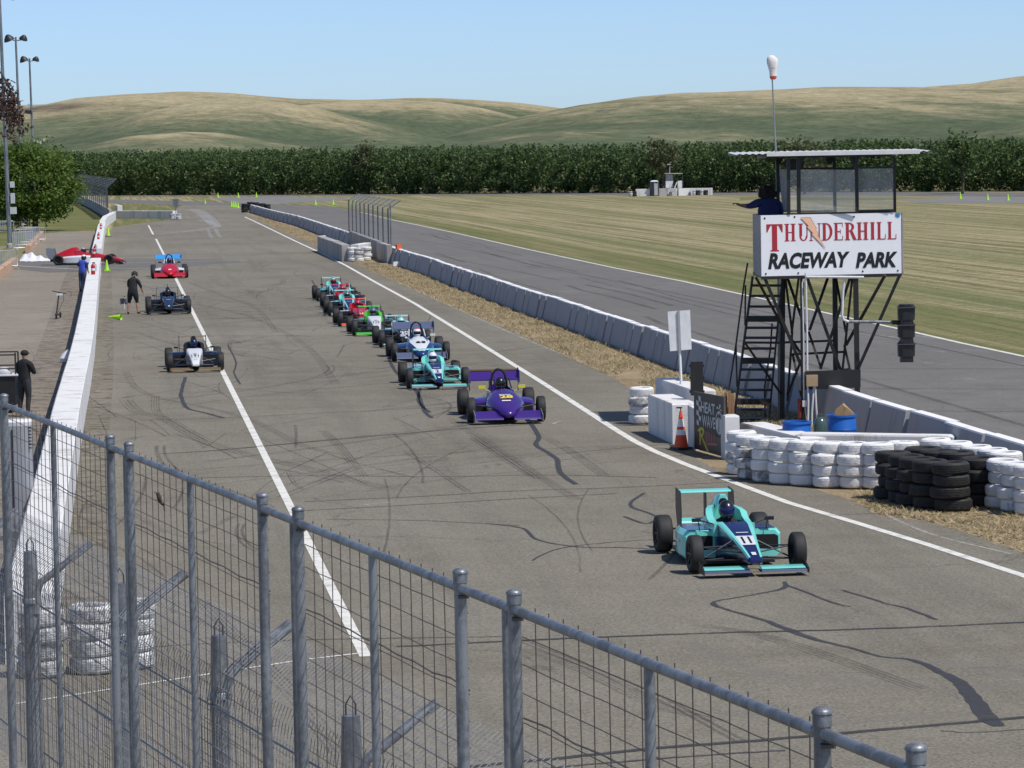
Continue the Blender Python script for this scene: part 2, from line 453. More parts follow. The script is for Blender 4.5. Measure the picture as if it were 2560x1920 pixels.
# asphalt edge against the dry verge, from far to near
EDGE_PX = [(615, 533), (643, 546), (681, 567), (724, 587), (775, 605), (798, 617), (870, 652), (899, 663), (949, 687), (1038, 726), (1128, 767), (1217, 800), (1307, 839), (1397, 881), (1540, 946), (1590, 985), (1620, 1080), (1690, 1118), (1800, 1178), (1937, 1206), (2040, 1222), (2144, 1254), (2195, 1285), (2315, 1302), (2418, 1330), (2556, 1378)]
EDGE = [P(*p) for p in EDGE_PX] + [Vector((10.5, 36, 0)), Vector((14, 10, 0)), Vector((16, -8, 0))]
RAIL_PX = [(622, 530), (680, 548), (737, 563), (798, 586), (871, 614), (980, 658), (1068, 688), (1120, 710), (1188, 735), (1292, 775), (1397, 812), (1500, 852), (1612, 893), (1720, 933), (1865, 986)]
RAIL = [P(*p) for p in RAIL_PX] + [P(2152, 993, 0.86), P(2300, 1036, 0.86), P(2400, 1066, 0.86), P(2560, 1113, 0.86)]
for p in RAIL[len(RAIL_PX):]: p.z = 0; p.x -= 0.12
RAIL = [Vector((p.x, p.y, 0)) for p in smooth_line(RAIL, 4)]
RAIL += [RAIL[-1] + Vector((0.111, -1, 0)) * k for k in (8, 20, 45, 70)]

# pit lane: one large sheet
far = [P(600, 514), P(470, 512), P(440, 521), P(446, 546), P(350, 559), P(285, 568)]
pts = [(p.x, p.y, -0.010) for p in reversed(EDGE)] + [(p.x, p.y, -0.010) for p in far] + [(p.x - 0.3, p.y, -0.010) for p in WALL] + [(-6.5, -8, -0.010)]
pit_lane = struct('pit_lane', MB().poly(pts), 'pit_asphalt')
# paved paddock apron left of the wall
pts = [(-4.8, -8, -0.012)] + [(p.x - 0.25, p.y, -0.012) for p in reversed(WALL)] + [(P(262, 592).x - 1, P(262, 592).y, -0.012)]
pts += [tuple(P(240, 577, -0.012)), tuple(P(150, 580, -0.012)), tuple(P(105, 585, -0.012)), tuple(P(40, 655, -0.012)), tuple(P(-150, 800, -0.012)), tuple(P(-700, 900, -0.012)), (-32, -8, -0.012)]
paddock = struct('paddock_pavement', MB().poly(pts), 'paddock_asphalt')
# dark service lane that crosses behind the wall opening
top = [P(-260, 652), P(40, 652), P(150, 648), P(300, 646), P(420, 646), P(600, 650)]
bot = [P(-260, 684), P(40, 672), P(120, 681), P(300, 676), P(420, 670), P(600, 655)]
struct('service_lane', sheet(top, bot, -0.006), 'lane_asphalt')

# race track beyond the barrier
t_right = [P(150, 496), P(290, 499), P(400, 501), P(560, 506), P(649, 510), P(762, 513), P(838, 518), P(900, 530), P(980, 549), P(1120, 578), P(1320, 623), P(1540, 670), P(1709, 703), P(2050, 778), P(2287, 830), P(2400, 856), P(2560, 890)]
a = t_right[-1]
t_right += [Vector((lane_x(a.x, a.y, y), y, 0)) for y in (60, 20, -8)]
t_left = [P(150, 503), P(291, 507), P(450, 512), P(560, 514), P(605, 518)] + [p for i, p in enumerate(RAIL) if i % 3 == 0 or i == len(RAIL) - 1]
pts = [(p.x, p.y, -0.014) for p in t_left] + [(p.x, p.y, -0.014) for p in reversed(t_right)]
race_track = struct('race_track', MB().poly(pts), 'track_asphalt')
mb = MB(); ribbon(mb, t_right[7:], 0.17, -0.008); mb.build('edge_line', 'line_paint', race_track)
# greener mown strip beside the track, and verge between pit lane and barrier
off = [0.4, 0.6, 1, 1.5, 2.2, 3, 4, 4.5, 5, 5.5, 6, 6, 6, 6, 6, 6]
rr = t_right[4:]
out = []
for i, p in enumerate(rr):
    d = (rr[min(i + 1, len(rr) - 1)] - rr[max(i - 1, 0)]).normalized(); s = Vector((-d.y, d.x, 0))
    out.append(p + s * off[min(i, len(off) - 1)])
struct('grass_strip', sheet(rr, out, -0.020), 'edge_grass')
pts = [(p.x, p.y, -0.022) for p in EDGE] + [(p.x + 0.2, p.y, -0.022) for p in reversed(RAIL)]
struct('dry_grass_verge', MB().poly(pts), 'dry_verge')
# far road, run-off apron and lawn
struct('far_road', sheet([P(300, 490), P(700, 487.5), P(1100, 483.5), P(1600, 478.5), P(2100, 478.5), P(2560, 481), P(3000, 484)], [P(300, 491.5), P(700, 489.5), P(1100, 488), P(1600, 487), P(2100, 487.5), P(2560, 491), P(3000, 495)], -0.016), 'track_asphalt')
struct('runoff_apron', MB().poly([tuple(P(*q, -0.018)) for q in ((528, 494), (690, 490), (820, 494), (905, 498), (760, 505), (690, 510), (600, 509), (566, 503))]), 'pale_asphalt')
struct('runoff_apron', MB().poly([tuple(P(*q, -0.018)) for q in ((2230, 497), (2340, 497), (2380, 490), (2700, 493), (2700, 508), (2300, 507))]), 'pale_asphalt')
struct('dark_turf', sheet([P(1850, 491), P(2060, 492.5), P(2240, 495), P(2330, 497)], [P(1850, 499), P(2060, 500), P(2240, 499.5), P(2330, 498)], -0.021), 'edge_grass')
struct('lawn', MB().poly([tuple(P(*q, -0.016)) for q in ((-300, 640), (40, 612), (105, 583), (150, 578), (246, 575), (268, 555), (262, 525), (205, 505), (150, 503), (-300, 503))]), 'lawn_grass')
struct('lawn', MB().poly([tuple(P(*q, -0.0165)) for q in ((285, 566), (350, 558), (446, 545), (440, 520), (460, 512), (300, 510), (284, 520))]), 'edge_grass')

# painted lines of the pit lane
mb = MB()
ribbon(mb, [P(*p) for p in ((612, 542), (661, 565), (700, 584), (737, 602), (813, 637), (864, 663), (940, 706), (1038, 759), (1188, 851), (1337, 944), (1400, 984), (1540, 1074), (1588, 1103), (1638, 1128), (1714, 1160), (1789, 1188), (1896, 1228), (1972, 1256), (2144, 1307), (2315, 1359), (2556, 1437))] + [P(2556, 1437) + (P(2556, 1437) - P(2315, 1359)) * k for k in (0.5, 1.5, 4.0)], 0.17, -0.004)
mb.build('edge_line', 'line_paint', pit_lane)
mb = MB()
L0, L1 = P(390, 597), P(914, 1640)
ribbon(mb, [L0 + (L1 - L0) * (k / 24) for k in range(25)], 0.15, -0.004)
La, Lb = P(371, 563), P(383, 586); ribbon(mb, [La, Lb], 0.15, -0.004)
mb.build('lane_line', 'line_paint', pit_lane)
mb = MB()
ribbon(mb, [P(40, 1758), P(300, 1718), P(600, 1672), P(760, 1648), P(915, 1630)], 0.06, -0.0035)
ribbon(mb, [P(290, 657), P(420, 655), P(620, 650)], 0.14, -0.0035); ribbon(mb, [P(40, 664), P(120, 669), P(200, 673)], 0.14, -0.0025)
ribbon(mb, [P(262, 670), P(420, 671), P(560, 668)], 0.12, -0.0035)
mb.build('thin_line', 'line_paint', pit_lane)
mb = MB()
for q in (((940, 1150), (1025, 1142)), ((1065, 1140), (1105, 1138)), ((905, 1262), (975, 1255)), ((2190, 1275), (2330, 1335), (2530, 1384)), ((1380, 1060), (1405, 1050)), ((960, 690), (1090, 748), (1250, 820), (1400, 884)), ((1235, 850), (1262, 848)), ((450, 805), (520, 803)), ((60, 945), (110, 940)), ((105, 737), (145, 737)), ((650, 750), (700, 748))):
    ribbon(mb, smooth_line([P(*p) for p in q], 5), 0.07, -0.0035)
mb.build('faded_line', 'faint_paint', pit_lane)
mb = MB()
for q in (((2150, 832), (2235, 842)), ((2290, 838), (2345, 846)), ((2330, 876), (2370, 880)), ((2310, 906), (2380, 910)), ((2400, 944), (2450, 948)), ((1530, 690), (1600, 688)), ((1650, 716), (1700, 714)), ((1870, 750), (1960, 752)), ((1830, 748), (1900, 750)), ((2410, 874), (2480, 878))):
    ribbon(mb, [P(*p) for p in q], 0.12, -0.010)
mb.build('grid_mark', 'faint_paint', race_track)

# tar-sealed cracks and joints across the lanes
def zz(ox, oy, s, pts): return [(ox + x / s, oy + y / s) for x, y in pts]
def wobble(pts, amp):
    out = []
    for i, p in enumerate(pts):
        out.append(p + Vector((random.uniform(-amp, amp), random.uniform(-amp, amp) * 2, 0)))
    return out
mb = MB()
main = zz(1280, 1400, 1.728, [(1180, 90), (1170, 122), (1000, 155), (885, 175), (872, 190), (950, 217), (1080, 255), (1200, 300), (1290, 335), (1450, 375), (1600, 415), (1740, 432), (1850, 482), (1930, 525), (2000, 605), (2060, 685), (2110, 715)])
wd = [0.05, 0.09, 0.05, 0.05, 0.09, 0.06, 0.08, 0.13, 0.11, 0.07, 0.06, 0.10, 0.12, 0.17, 0.20, 0.22, 0.12]
pts_ = smooth_line([P(*p) for p in main], 5); ww = [w for a_, b_ in zip(wd, wd[1:]) for w in [a_ + (b_ - a_) * k / 5 * random.uniform(0.85, 1.15) for k in range(5)]] + [wd[-1]]
ribbon(mb, wobble(pts_, 0.012), ww, -0.0030)
for q, w in ((zz(1280, 1400, 1.728, [(1180, 105), (1280, 140), (1380, 180), (1460, 200)]), 0.055), (zz(1280, 1400, 1.728, [(1425, 128), (1550, 165), (1620, 187), (1700, 205), (1835, 255)]), 0.06),
             (zz(200, 900, 2.011, [(530, 85), (512, 150), (510, 185), (540, 240), (620, 262), (725, 290)]), 0.10), (zz(200, 900, 2.011, [(1700, 1), (1560, -20), (1590, 60), (1690, 150), (1730, 250), (1770, 290)]), 0.10),
             ([(1319, 1047), (1348, 1090), (1340, 1112), (1390, 1145), (1400, 1180), (1441, 1210)], 0.11), ([(1610, 1232), (1575, 1262), (1640, 1290), (1615, 1308), (1560, 1290)], 0.07), ([(1215, 1308), (1308, 1320), (1342, 1348), (1446, 1366), (1560, 1368), (1640, 1372)], 0.06),
             ([(1060, 945), (1045, 1000), (1075, 1030)], 0.08), ([(1330, 1400), (1400, 1370), (1560, 1352), (1700, 1345)], 0.035), ([(570, 862), (590, 905), (585, 930), (600, 960)], 0.05), ([(780, 700), (800, 742), (812, 790)], 0.06)):
    ribbon(mb, wobble(smooth_line([P(*p) for p in q], 5), 0.01), w, -0.0028)
mb.build('crack_sealant', 'tar', pit_lane)
mb = MB()
for q, w in ((zz(1280, 1400, 1.728, [(-500, 372), (50, 345), (400, 330), (900, 312), (1200, 305), (1700, 290), (2300, 262)]), 0.10), (zz(1280, 1400, 1.728, [(-600, 930), (120, 862), (600, 812), (1000, 782), (1400, 748), (2060, 690), (2300, 672)]), 0.13), (zz(1280, 1400, 1.728, [(60, 905), (700, 850), (1180, 820)]), 0.06), (zz(1280, 1400, 1.728, [(1850, 735), (2000, 742), (2300, 722)]), 0.03),
             (zz(200, 900, 2.011, [(400, 470), (650, 455), (1100, 415), (1500, 380), (1900, 345), (2300, 320)]), 0.07), (zz(200, 900, 2.011, [(300, 300), (720, 290), (1300, 260), (1900, 235)]), 0.05), (zz(200, 900, 2.011, [(560, 592), (1200, 580), (1800, 585), (2400, 577), (2900, 590)]), 0.05),
             (zz(200, 900, 2.011, [(1130, 710), (1700, 685), (2212, 655), (2700, 640), (3300, 610)]), 0.05), (zz(200, 900, 2.011, [(1130, 755), (1700, 725), (2212, 695), (2700, 670)]), 0.05), (zz(200, 900, 2.011, [(1240, 800), (1700, 805), (2212, 830)]), 0.04), (zz(200, 900, 2.011, [(0, 105), (700, 78), (1300, 50), (2000, 20)]), 0.05),
             ([(340, 870), (700, 850), (980, 842)], 0.04), ([(330, 820), (640, 800), (900, 790)], 0.04), ([(560, 640), (700, 632), (820, 628)], 0.05), ([(500, 612), (640, 610), (790, 606)], 0.05), ([(1230, 880), (1330, 868), (1440, 860)], 0.05), ([(620, 730), (760, 720), (900, 715)], 0.04), ([(260, 700), (400, 690), (640, 676)], 0.04), ([(900, 1030), (1100, 1008), (1180, 1000)], 0.03), ([(2050, 1290), (2230, 1283), (2330, 1305)], 0.03), ([(-60, 1660), (300, 1622), (700, 1600), (1300, 1590)], 0.04)):
    ribbon(mb, wobble(smooth_line([P(*p) for p in q], 6), 0.008), w, -0.0026)
mb.build('joint_sealant', 'tar_thin', pit_lane)
mb = MB()
for q in (((1450, 640), (1900, 668), (2100, 690)), ((1300, 655), (1700, 735), (2600, 922)), ((2000, 918), (2290, 921), (2600, 921)), ((1900, 970), (2330, 971), (2600, 972)), ((2150, 1026), (2600, 1028)), ((1000, 590), (1300, 650)), ((1100, 640), (1400, 700))):
    ribbon(mb, wobble(smooth_line([P(*p) for p in q], 6), 0.02), 0.06, -0.0095)
mb.build('joint_sealant', 'tar_thin', race_track)
# tyre marks
mb = MB()
sk = [(zz(200, 900, 2.011, [(225, 190), (260, 180), (310, 175)]), 0.16), (zz(200, 900, 2.011, [(228, 200), (290, 258), (420, 292), (540, 360), (640, 410), (760, 450), (920, 492), (1100, 532), (1300, 585), (1600, 655)]), 0.34), (zz(200, 900, 2.011, [(380, 180), (385, 260), (470, 320), (590, 390), (650, 440)]), 0.2), (zz(200, 900, 2.011, [(230, 60), (270, 130), (380, 185), (640, 240), (860, 300), (1100, 420), (1280, 470)]), 0.2),
      (zz(200, 900, 2.011, [(1850, 290), (2000, 380), (2212, 520), (2500, 700)]), 0.2), (zz(200, 900, 2.011, [(1640, 460), (1800, 560), (1950, 660)]), 0.14), (zz(200, 900, 2.011, [(1220, 355), (1300, 430), (1420, 580)]), 0.2), (zz(200, 900, 2.011, [(1040, 550), (1080, 620), (1130, 650)]), 0.1), (zz(200, 900, 2.011, [(815, 820), (800, 860), (830, 920), (900, 960)]), 0.16), (zz(200, 900, 2.011, [(600, 870), (760, 790), (840, 780)]), 0.12),
      ([(340, 830), (430, 858), (545, 880), (640, 892)], 0.22), ([(330, 800), (440, 830), (560, 870), (700, 900)], 0.12), ([(470, 705), (560, 740), (640, 770), (690, 830)], 0.18), ([(480, 740), (640, 760), (850, 752)], 0.16), ([(490, 760), (620, 790), (760, 860), (840, 960)], 0.2), ([(600, 858), (580, 850), (575, 872), (610, 892)], 0.14), ([(880, 800), (1000, 850), (1120, 960)], 0.14), ([(1170, 1080), (1260, 1140), (1345, 1196)], 0.16), ([(1340, 1080), (1430, 1130), (1510, 1188)], 0.2), ([(1180, 1095), (1280, 1160), (1330, 1192)], 0.12),
      ([(1310, 1620), (1450, 1670), (1640, 1760), (1800, 1800)], 0.2), ([(1280, 1590), (1600, 1720), (1850, 1850)], 0.16), ([(1750, 1560), (1950, 1600), (2300, 1720)], 0.25), ([(330, 1280), (420, 1330), (560, 1360)], 0.12), ([(500, 1500), (700, 1700), (850, 1880)], 0.2), ([(290, 700), (350, 712), (430, 730), (560, 726)], 0.16), ([(480, 700), (600, 715), (780, 700)], 0.12)]
for i, (q, w) in enumerate(sk):
    c_ = smooth_line([P(*p) for p in q], 6); n_ = 2 if w < 0.18 else 4
    for j in range(n_):       # a mark is a few narrow stripes
        ribbon(mb, [p + Vector(((j - (n_ - 1) / 2) * w / n_ * 1.25, 0, 0)) for p in c_], w / n_ * random.uniform(0.35, 0.8), -0.0050 - 0.00002 * (i * 4 + j))
for k in range(120):
    y0 = random.uniform(44, 230); cx = lane_x(-3.0, 60, y0) + random.uniform(-4.2, 4.5) * (1 if y0 < 90 else 1.5)
    L_ = random.uniform(3, 14); a_ = random.gauss(0, 0.16); c_ = random.gauss(0, 0.025)
    q = [Vector((cx + math.sin(a_) * t + c_ * t * t * 0.3 - 0.111 * t, y0 + t, 0)) for t in [L_ * j / 6 for j in range(7)]]
    ribbon(mb, q, random.uniform(0.02, 0.07), -0.0070 - 0.00001 * k)
for k in range(90):       # cars pulling out leave arcs across the lane
    y0 = random.uniform(62, 175); x0 = lane_x(-7.0, 90, y0) + random.uniform(-4.5, 5.0); a_ = random.choice((-1, 1, 1)) * random.uniform(0.15, 0.8); c_ = random.gauss(0, 0.035); L_ = random.uniform(4, 16)
    p_ = Vector((x0, y0, 0)); q = []
    for j in range(12):
        q.append(p_.copy()); p_ += Vector((math.sin(a_), math.cos(a_), 0)) * (L_ / 11); a_ += c_ * L_ / 11
    w_ = random.uniform(0.03, 0.09); ribbon(mb, q, w_, -0.0074 - 0.00001 * k)
    if k % 2: ribbon(mb, [p + Vector((0.16, 0, 0)) for p in q], w_ * 0.8, -0.0074 - 0.00001 * k - 0.000005)
mb.build('tyre_mark', 'rubber', pit_lane)
mb = MB()
for k in range(18):
    y0 = random.uniform(60, 300); cx = lane_x(8.5, 103, y0) + random.uniform(-1.5, 5.5)
    L_ = random.uniform(12, 45)
    ribbon(mb, [Vector((cx - 0.111 * t + random.uniform(-0.01, 0.01) * t, y0 + t, 0)) for t in [L_ * j / 4 for j in range(5)]], random.uniform(0.10, 0.25), -0.0115 - 0.00002 * k)
mb.build('tyre_mark', 'rubber', race_track)
mb = MB()
z8 = lambda pts: zz(200, 400, 4.61, pts)
for i, (q, w) in enumerate(((z8([(1275, 570), (1360, 600), (1440, 660), (1500, 720), (1590, 765)]), 0.9), (z8([(1350, 570), (1440, 610), (1540, 690), (1590, 770)]), 0.7), (z8([(1590, 765), (1400, 800), (1200, 825), (1000, 842), (840, 852)]), 0.9), (z8([(840, 852), (500, 862), (350, 868)]), 0.5), (z8([(1470, 790), (1500, 860), (1520, 900)]), 0.3), (z8([(1560, 790), (1590, 850), (1620, 890)]), 0.3), (z8([(1200, 660), (1260, 665), (1330, 668)]), 0.4), (z8([(1380, 700), (1450, 690), (1530, 740)]), 0.7), (z8([(870, 530), (960, 545), (1060, 548)]), 0.4))):
    ribbon(mb, smooth_line([P(*p) for p in q], 6), w, -0.0040 - 0.0002 * i)
mb.build('burnout_mark', 'smoke_mark', pit_lane)
mb = MB()
ribbon(mb, resample([Vector((p.x - 1.25, p.y, 0)) for p in WALL[1:]], 2.0), 1.3, -0.005)     # weeds and dirt gathered along the foot of the wall and in joints of the apron
for i, y in enumerate((690, 705, 722, 735, 752, 770, 800, 835, 870, 905, 950, 985)):
    ribbon(mb, [P(-60, y + 3), P(60, y), P(180, y - 2)], 0.14 + 0.1 * (i % 3), -0.0055)
mb.build('weed_line', 'weeds', paddock)
mb = MB(); ribbon(mb, resample([Vector((p.x + 0.3, p.y, 0)) for p in WALL[1:]], 2.0), 0.6, -0.0088); mb.build('weed_line', 'weeds', pit_lane)

mb = MB()
for i, (q, w) in enumerate((([(1900, 1690), (2150, 1700), (2400, 1720), (2560, 1700)], 0.5), ([(1820, 1775), (2000, 1800), (2250, 1790), (2450, 1780)], 0.45), ([(2200, 1640), (2420, 1660), (2560, 1690)], 0.5), ([(1960, 1490), (2060, 1520), (2130, 1540)], 0.18), ([(1700, 1600), (1850, 1660), (1960, 1690)], 0.35), ([(1150, 1500), (1200, 1540)], 0.15), ([(1560, 1250), (1640, 1300)], 0.12), ([(900, 1340), (1000, 1350)], 0.15))):
    ribbon(mb, smooth_line([P(*p) for p in q], 6), w, -0.0082 - 0.0001 * i)
mb.build('worn_patch', 'wash', pit_lane)
# dry tufts standing on the verge
leafy('tuft', [(0.54, 0.42, 0.27), (0.60, 0.49, 0.33), (0.47, 0.36, 0.22), (0.27, 0.27, 0.11), (0.56, 0.45, 0.29), (0.38, 0.33, 0.17)], 0.4, 0.9)
def tufts(name, A, B, n, h, label):
    A = [np.array(p[:2]) for p in A]; B = [np.array(p[:2]) for p in B]
    def along(L, t):
        d = np.array([np.linalg.norm(b - a) for a, b in zip(L, L[1:])]); c = np.concatenate([[0], np.cumsum(d)]); s = t * c[-1]
        return np.stack([np.interp(s, c, [p[0] for p in L]), np.interp(s, c, [p[1] for p in L])], 1)
    t = RNG.random(n); w = RNG.random(n)[:, None]
    c = along(A, t) * (1 - w) + along(B, t) * w; c += RNG.normal(size=c.shape) * 0.05
    clump = np.sin(c[:, 0] * 3.1 + c[:, 1] * 1.7) + np.sin(c[:, 1] * 0.9 - c[:, 0] * 2.3)
    hh = 0.55 * h * (0.3 + 0.9 * RNG.random(n)) * (1 + 0.7 * clump.clip(-1, 1))
    an = RNG.random(n) * 2 * PI; ww = 0.012 + 0.018 * RNG.random(n)
    v = np.zeros((n, 3, 3)); dx = np.cos(an) * ww; dy = np.sin(an) * ww
    v[:, 0, :2] = c - np.stack([dx, dy], 1); v[:, 1, :2] = c + np.stack([dx, dy], 1)
    v[:, 2, :2] = c + RNG.normal(size=(n, 2)) * 0.09; v[:, 2, 2] = hh; v[:, :2, 2] = -0.02
    o = link(name, fast_mesh(name, v.reshape(-1, 3), np.arange(3 * n).reshape(n, 3), 'tuft', 3))
    tag(o, label, 'grass', None, 'stuff')
e1 = [Vector((p.x, p.y, 0)) for p in EDGE]
tufts('dry_grass', e1[6:15], [P(*p) for p in ((968, 660), (1068, 690), (1188, 738), (1292, 778), (1397, 815), (1560, 878), (1612, 900))], 16000, 0.10, 'dry brown grass and weeds along the foot of the concrete barrier')
tufts('dry_grass', [P(1600, 975), P(1700, 1000), P(1900, 1070), P(2000, 1100)], [P(1612, 900), P(1720, 940), P(1865, 995), P(2100, 1060)], 6000, 0.10, 'straw coloured grass under the black stairs')
tufts('dry_grass', e1[1:6], [P(*p) for p in ((650, 541), (700, 557), (798, 590), (860, 616))], 6000, 0.10, 'brown grass beside the far end of the barrier')
tufts('dry_grass', e1[21:27], [P(2150, 1225), P(2300, 1240), P(2450, 1262), P(2600, 1290), Vector((10.5, 48, 0))], 9000, 0.07, 'straw and weeds in front of the black tyres')

# ------------------------------------------------------------------ hills
def prof(pts, Yc):
    """crest seen at picture points, standing Yc away -> (X, height) samples"""
    q = [PD(x, y, Yc) for x, y in pts]
    return np.array([p.x for p in q]), np.array([p.z for p in q])
ridges = []
for pts, Yc, w, dr in (([(-700, 285), (-300, 268), (0, 256), (150, 254), (230, 240), (350, 231), (480, 228), (600, 231), (750, 243), (900, 247), (1020, 245), (1180, 247), (1300, 252), (1420, 264), (1560, 285), (1800, 330), (2000, 380)], 2700, 620, 0.0),
                       ([(-200, 410), (140, 352), (250, 322), (380, 285), (500, 258), (580, 250), (650, 248), (730, 254), (800, 266), (920, 292), (1040, 316), (1160, 340), (1300, 380)], 2050, 420, 0.0),
                       ([(600, 330), (700, 280), (760, 258), (880, 249), (1000, 246), (1100, 249), (1200, 262), (1290, 282), (1400, 310), (1550, 360)], 2400, 420, 0.0),
                       ([(950, 390), (1050, 352), (1150, 322), (1300, 285), (1380, 268), (1450, 254), (1600, 233), (1700, 224), (1900, 219), (2060, 213), (2260, 214), (2450, 214), (2560, 207), (2900, 215), (3300, 260)], 1950, 560, 0.0),
                       ([(1900, 330), (2100, 250), (2230, 216), (2350, 205), (2450, 197), (2560, 180), (2750, 160), (3100, 170), (3500, 230)], 2600, 500, 0.0),
                       ([(-300, 400), (100, 392), (250, 362), (380, 330), (480, 320), (560, 322), (680, 338), (800, 350), (950, 372), (1100, 395)], 1600, 260, 0.0),
                       ([(500, 400), (640, 362), (800, 338), (950, 328), (1060, 330), (1200, 345), (1330, 372), (1450, 395)], 1720, 260, 0.0),
                       ([(1050, 395), (1150, 368), (1280, 330), (1420, 312), (1600, 318), (1800, 342), (1950, 372), (2100, 395)], 1560, 260, 0.0),
                       ([(2150, 400), (2300, 352), (2420, 322), (2560, 296), (2800, 280), (3200, 330)], 1500, 260, 0.0)):
    X_, Z_ = prof(pts, Yc); ridges.append((X_, Z_ + 1.0, Yc, w))
nx, ny = 640, 240
gx = np.linspace(-760, 760, nx); gy = np.linspace(0, 1, ny) ** 1.1 * 2300 + 1020
GX, GY = np.meshgrid(gx, gy); H = np.full(GX.shape, -6.0); 
und = 0
for k in range(13):
    a_ = RNG.random() * 2 * PI; f_ = 0.006 * (1.35 ** k); und = und + np.sin((GX * np.cos(a_) + GY * np.sin(a_) * 0.6) * f_ + RNG.random() * 7) * (2.6 / 1.25 ** k)
acc = np.zeros(GX.shape)
for X_, Z_, Yc, w in ridges:
    crest = np.interp(GX, X_, Z_, left=-20, right=-20)
    t = (GY - Yc - 0.12 * w * np.sin(GX / 140.0)) / w
    g = np.where(t < 0, np.exp(-(t * 1.05) ** 2 * 1.3), np.exp(-(t * 0.7) ** 2))
    hh = crest * g
    H = np.logaddexp(H / 0.4, hh / 0.4) * 0.4
H = H + und * 0.32 * np.clip((GY - 1050) / 500, 0, 1) * np.clip(1 - 0.0 * GY, 0, 1)
H -= 3.0
m, nt, b, o = _mat('hill_grass')
v = coords(nt, which='World'); v2 = coords(nt, (1, 0.35, 2.2), 0.5, which='World')
n1 = noise(nt, v2, 0.006, 7, 0.62, 1.2); n2 = noise(nt, v, 0.03, 8, 0.72, 0.5); n3 = noise(nt, coords(nt, (1, 1, 5), 0, 'World'), 0.10, 4, 0.7)
g = nt.nodes.new('ShaderNodeNewGeometry'); sx = nt.nodes.new('ShaderNodeSeparateXYZ'); nt.links.new(g.outputs['Position'], sx.inputs[0])
hz = nt.nodes.new('ShaderNodeMapRange'); nt.links.new(sx.outputs[2], hz.inputs[0]); hz.inputs[1].default_value = 8; hz.inputs[2].default_value = 46
def lin(*t):
    acc_ = None
    for s_, k_ in t:
        mm = nt.nodes.new('ShaderNodeMath'); mm.operation = 'MULTIPLY_ADD'; nt.links.new(s_, mm.inputs[0]); mm.inputs[1].default_value = k_
        if acc_ is None: mm.inputs[2].default_value = 0.0
        else: nt.links.new(acc_, mm.inputs[2])
        acc_ = mm.outputs[0]
    return acc_
at_ = nt.nodes.new('ShaderNodeAttribute'); at_.attribute_name = 'dry'
fac = lin((n1, 0.50), (n2, 0.34), (n3, 0.14), (hz.outputs[0], 0.03), (at_.outputs['Fac'], 0.30))
col = ramp(nt, fac, [(0.52, (0.098, 0.122, 0.070)), (0.585, (0.138, 0.155, 0.090)), (0.64, (0.205, 0.198, 0.117)), (0.69, (0.315, 0.275, 0.165)), (0.78, (0.39, 0.335, 0.21))]).outputs[0]  # muted grass tones also carry the faint distance haze, painted into the colour
bt_ = nt.nodes.new('ShaderNodeAttribute'); bt_.attribute_name = 'burn'
col = mixc(nt, mixc(nt, 1.0, bt_.outputs['Fac'], ramp(nt, n2, [(0.36, (0.1,) * 3), (0.56, (0.9,) * 3)]).outputs[0], 'MULTIPLY'), col, (0.115, 0.088, 0.072))
n4 = noise(nt, coords(nt, (1, 0.5, 3), 0.3, 'World'), 0.16, 6, 0.85); col = mixc(nt, 1.0, col, ramp(nt, n4, [(0.34, (0.62,) * 3), (0.5, (1, 1, 1)), (0.68, (1.3,) * 3)]).outputs[0], 'MULTIPLY')
nt.links.new(col, b.inputs['Base Color']); b.inputs['Roughness'].default_value = 1.0; b.inputs['Specular IOR Level'].default_value = 0.05
bump(nt, b, n2, 0.8, 5.0)
vv = np.stack([GX, GY, H], -1).reshape(-1, 3); ii = np.arange(nx * ny).reshape(ny, nx)
qq = np.stack([ii[:-1, :-1], ii[:-1, 1:], ii[1:, 1:], ii[1:, :-1]], -1).reshape(-1, 4)
hills = link('hills', fast_mesh('hills', vv, qq, 'hill_grass')); hills['kind'] = 'structure'; hills.data.shade_smooth()
def blur(a, k):
    for _ in range(3):
        p_ = np.pad(a, ((k, k), (0, 0)), 'edge'); c_ = np.cumsum(np.vstack([np.zeros((1, p_.shape[1])), p_]), 0); a = (c_[2 * k + 1:] - c_[:-2 * k - 1]) / (2 * k + 1)
        p_ = np.pad(a, ((0, 0), (k, k)), 'edge'); c_ = np.cumsum(np.hstack([np.zeros((p_.shape[0], 1)), p_]), 1); a = (c_[:, 2 * k + 1:] - c_[:, :-2 * k - 1]) / (2 * k + 1)
    return a
dry = np.clip(0.5 + 0.16 * (H - blur(H, 6)) + 0.035 * (H - blur(H, 22)), 0, 1)       # grass dries out first on the crests
low = np.clip((H - 9) / 30, 0, 1); dry = dry * (0.35 + 0.65 * low)
c0_ = PD(185, 277, 2560.0); burn = np.exp(-((GX - c0_.x) / 34.0) ** 2 - ((H - c0_.z) / 3.6) ** 2) * (GY > 2250); c1_ = PD(500, 335, 1600.0)
ba = hills.data.attributes.new('burn', 'FLOAT', 'POINT'); ba.data.foreach_set('value', np.clip(burn * 1.3, 0, 1).astype(np.float32).ravel())
da = hills.data.attributes.new('dry', 'FLOAT', 'POINT'); da.data.foreach_set('value', dry.astype(np.float32).ravel())
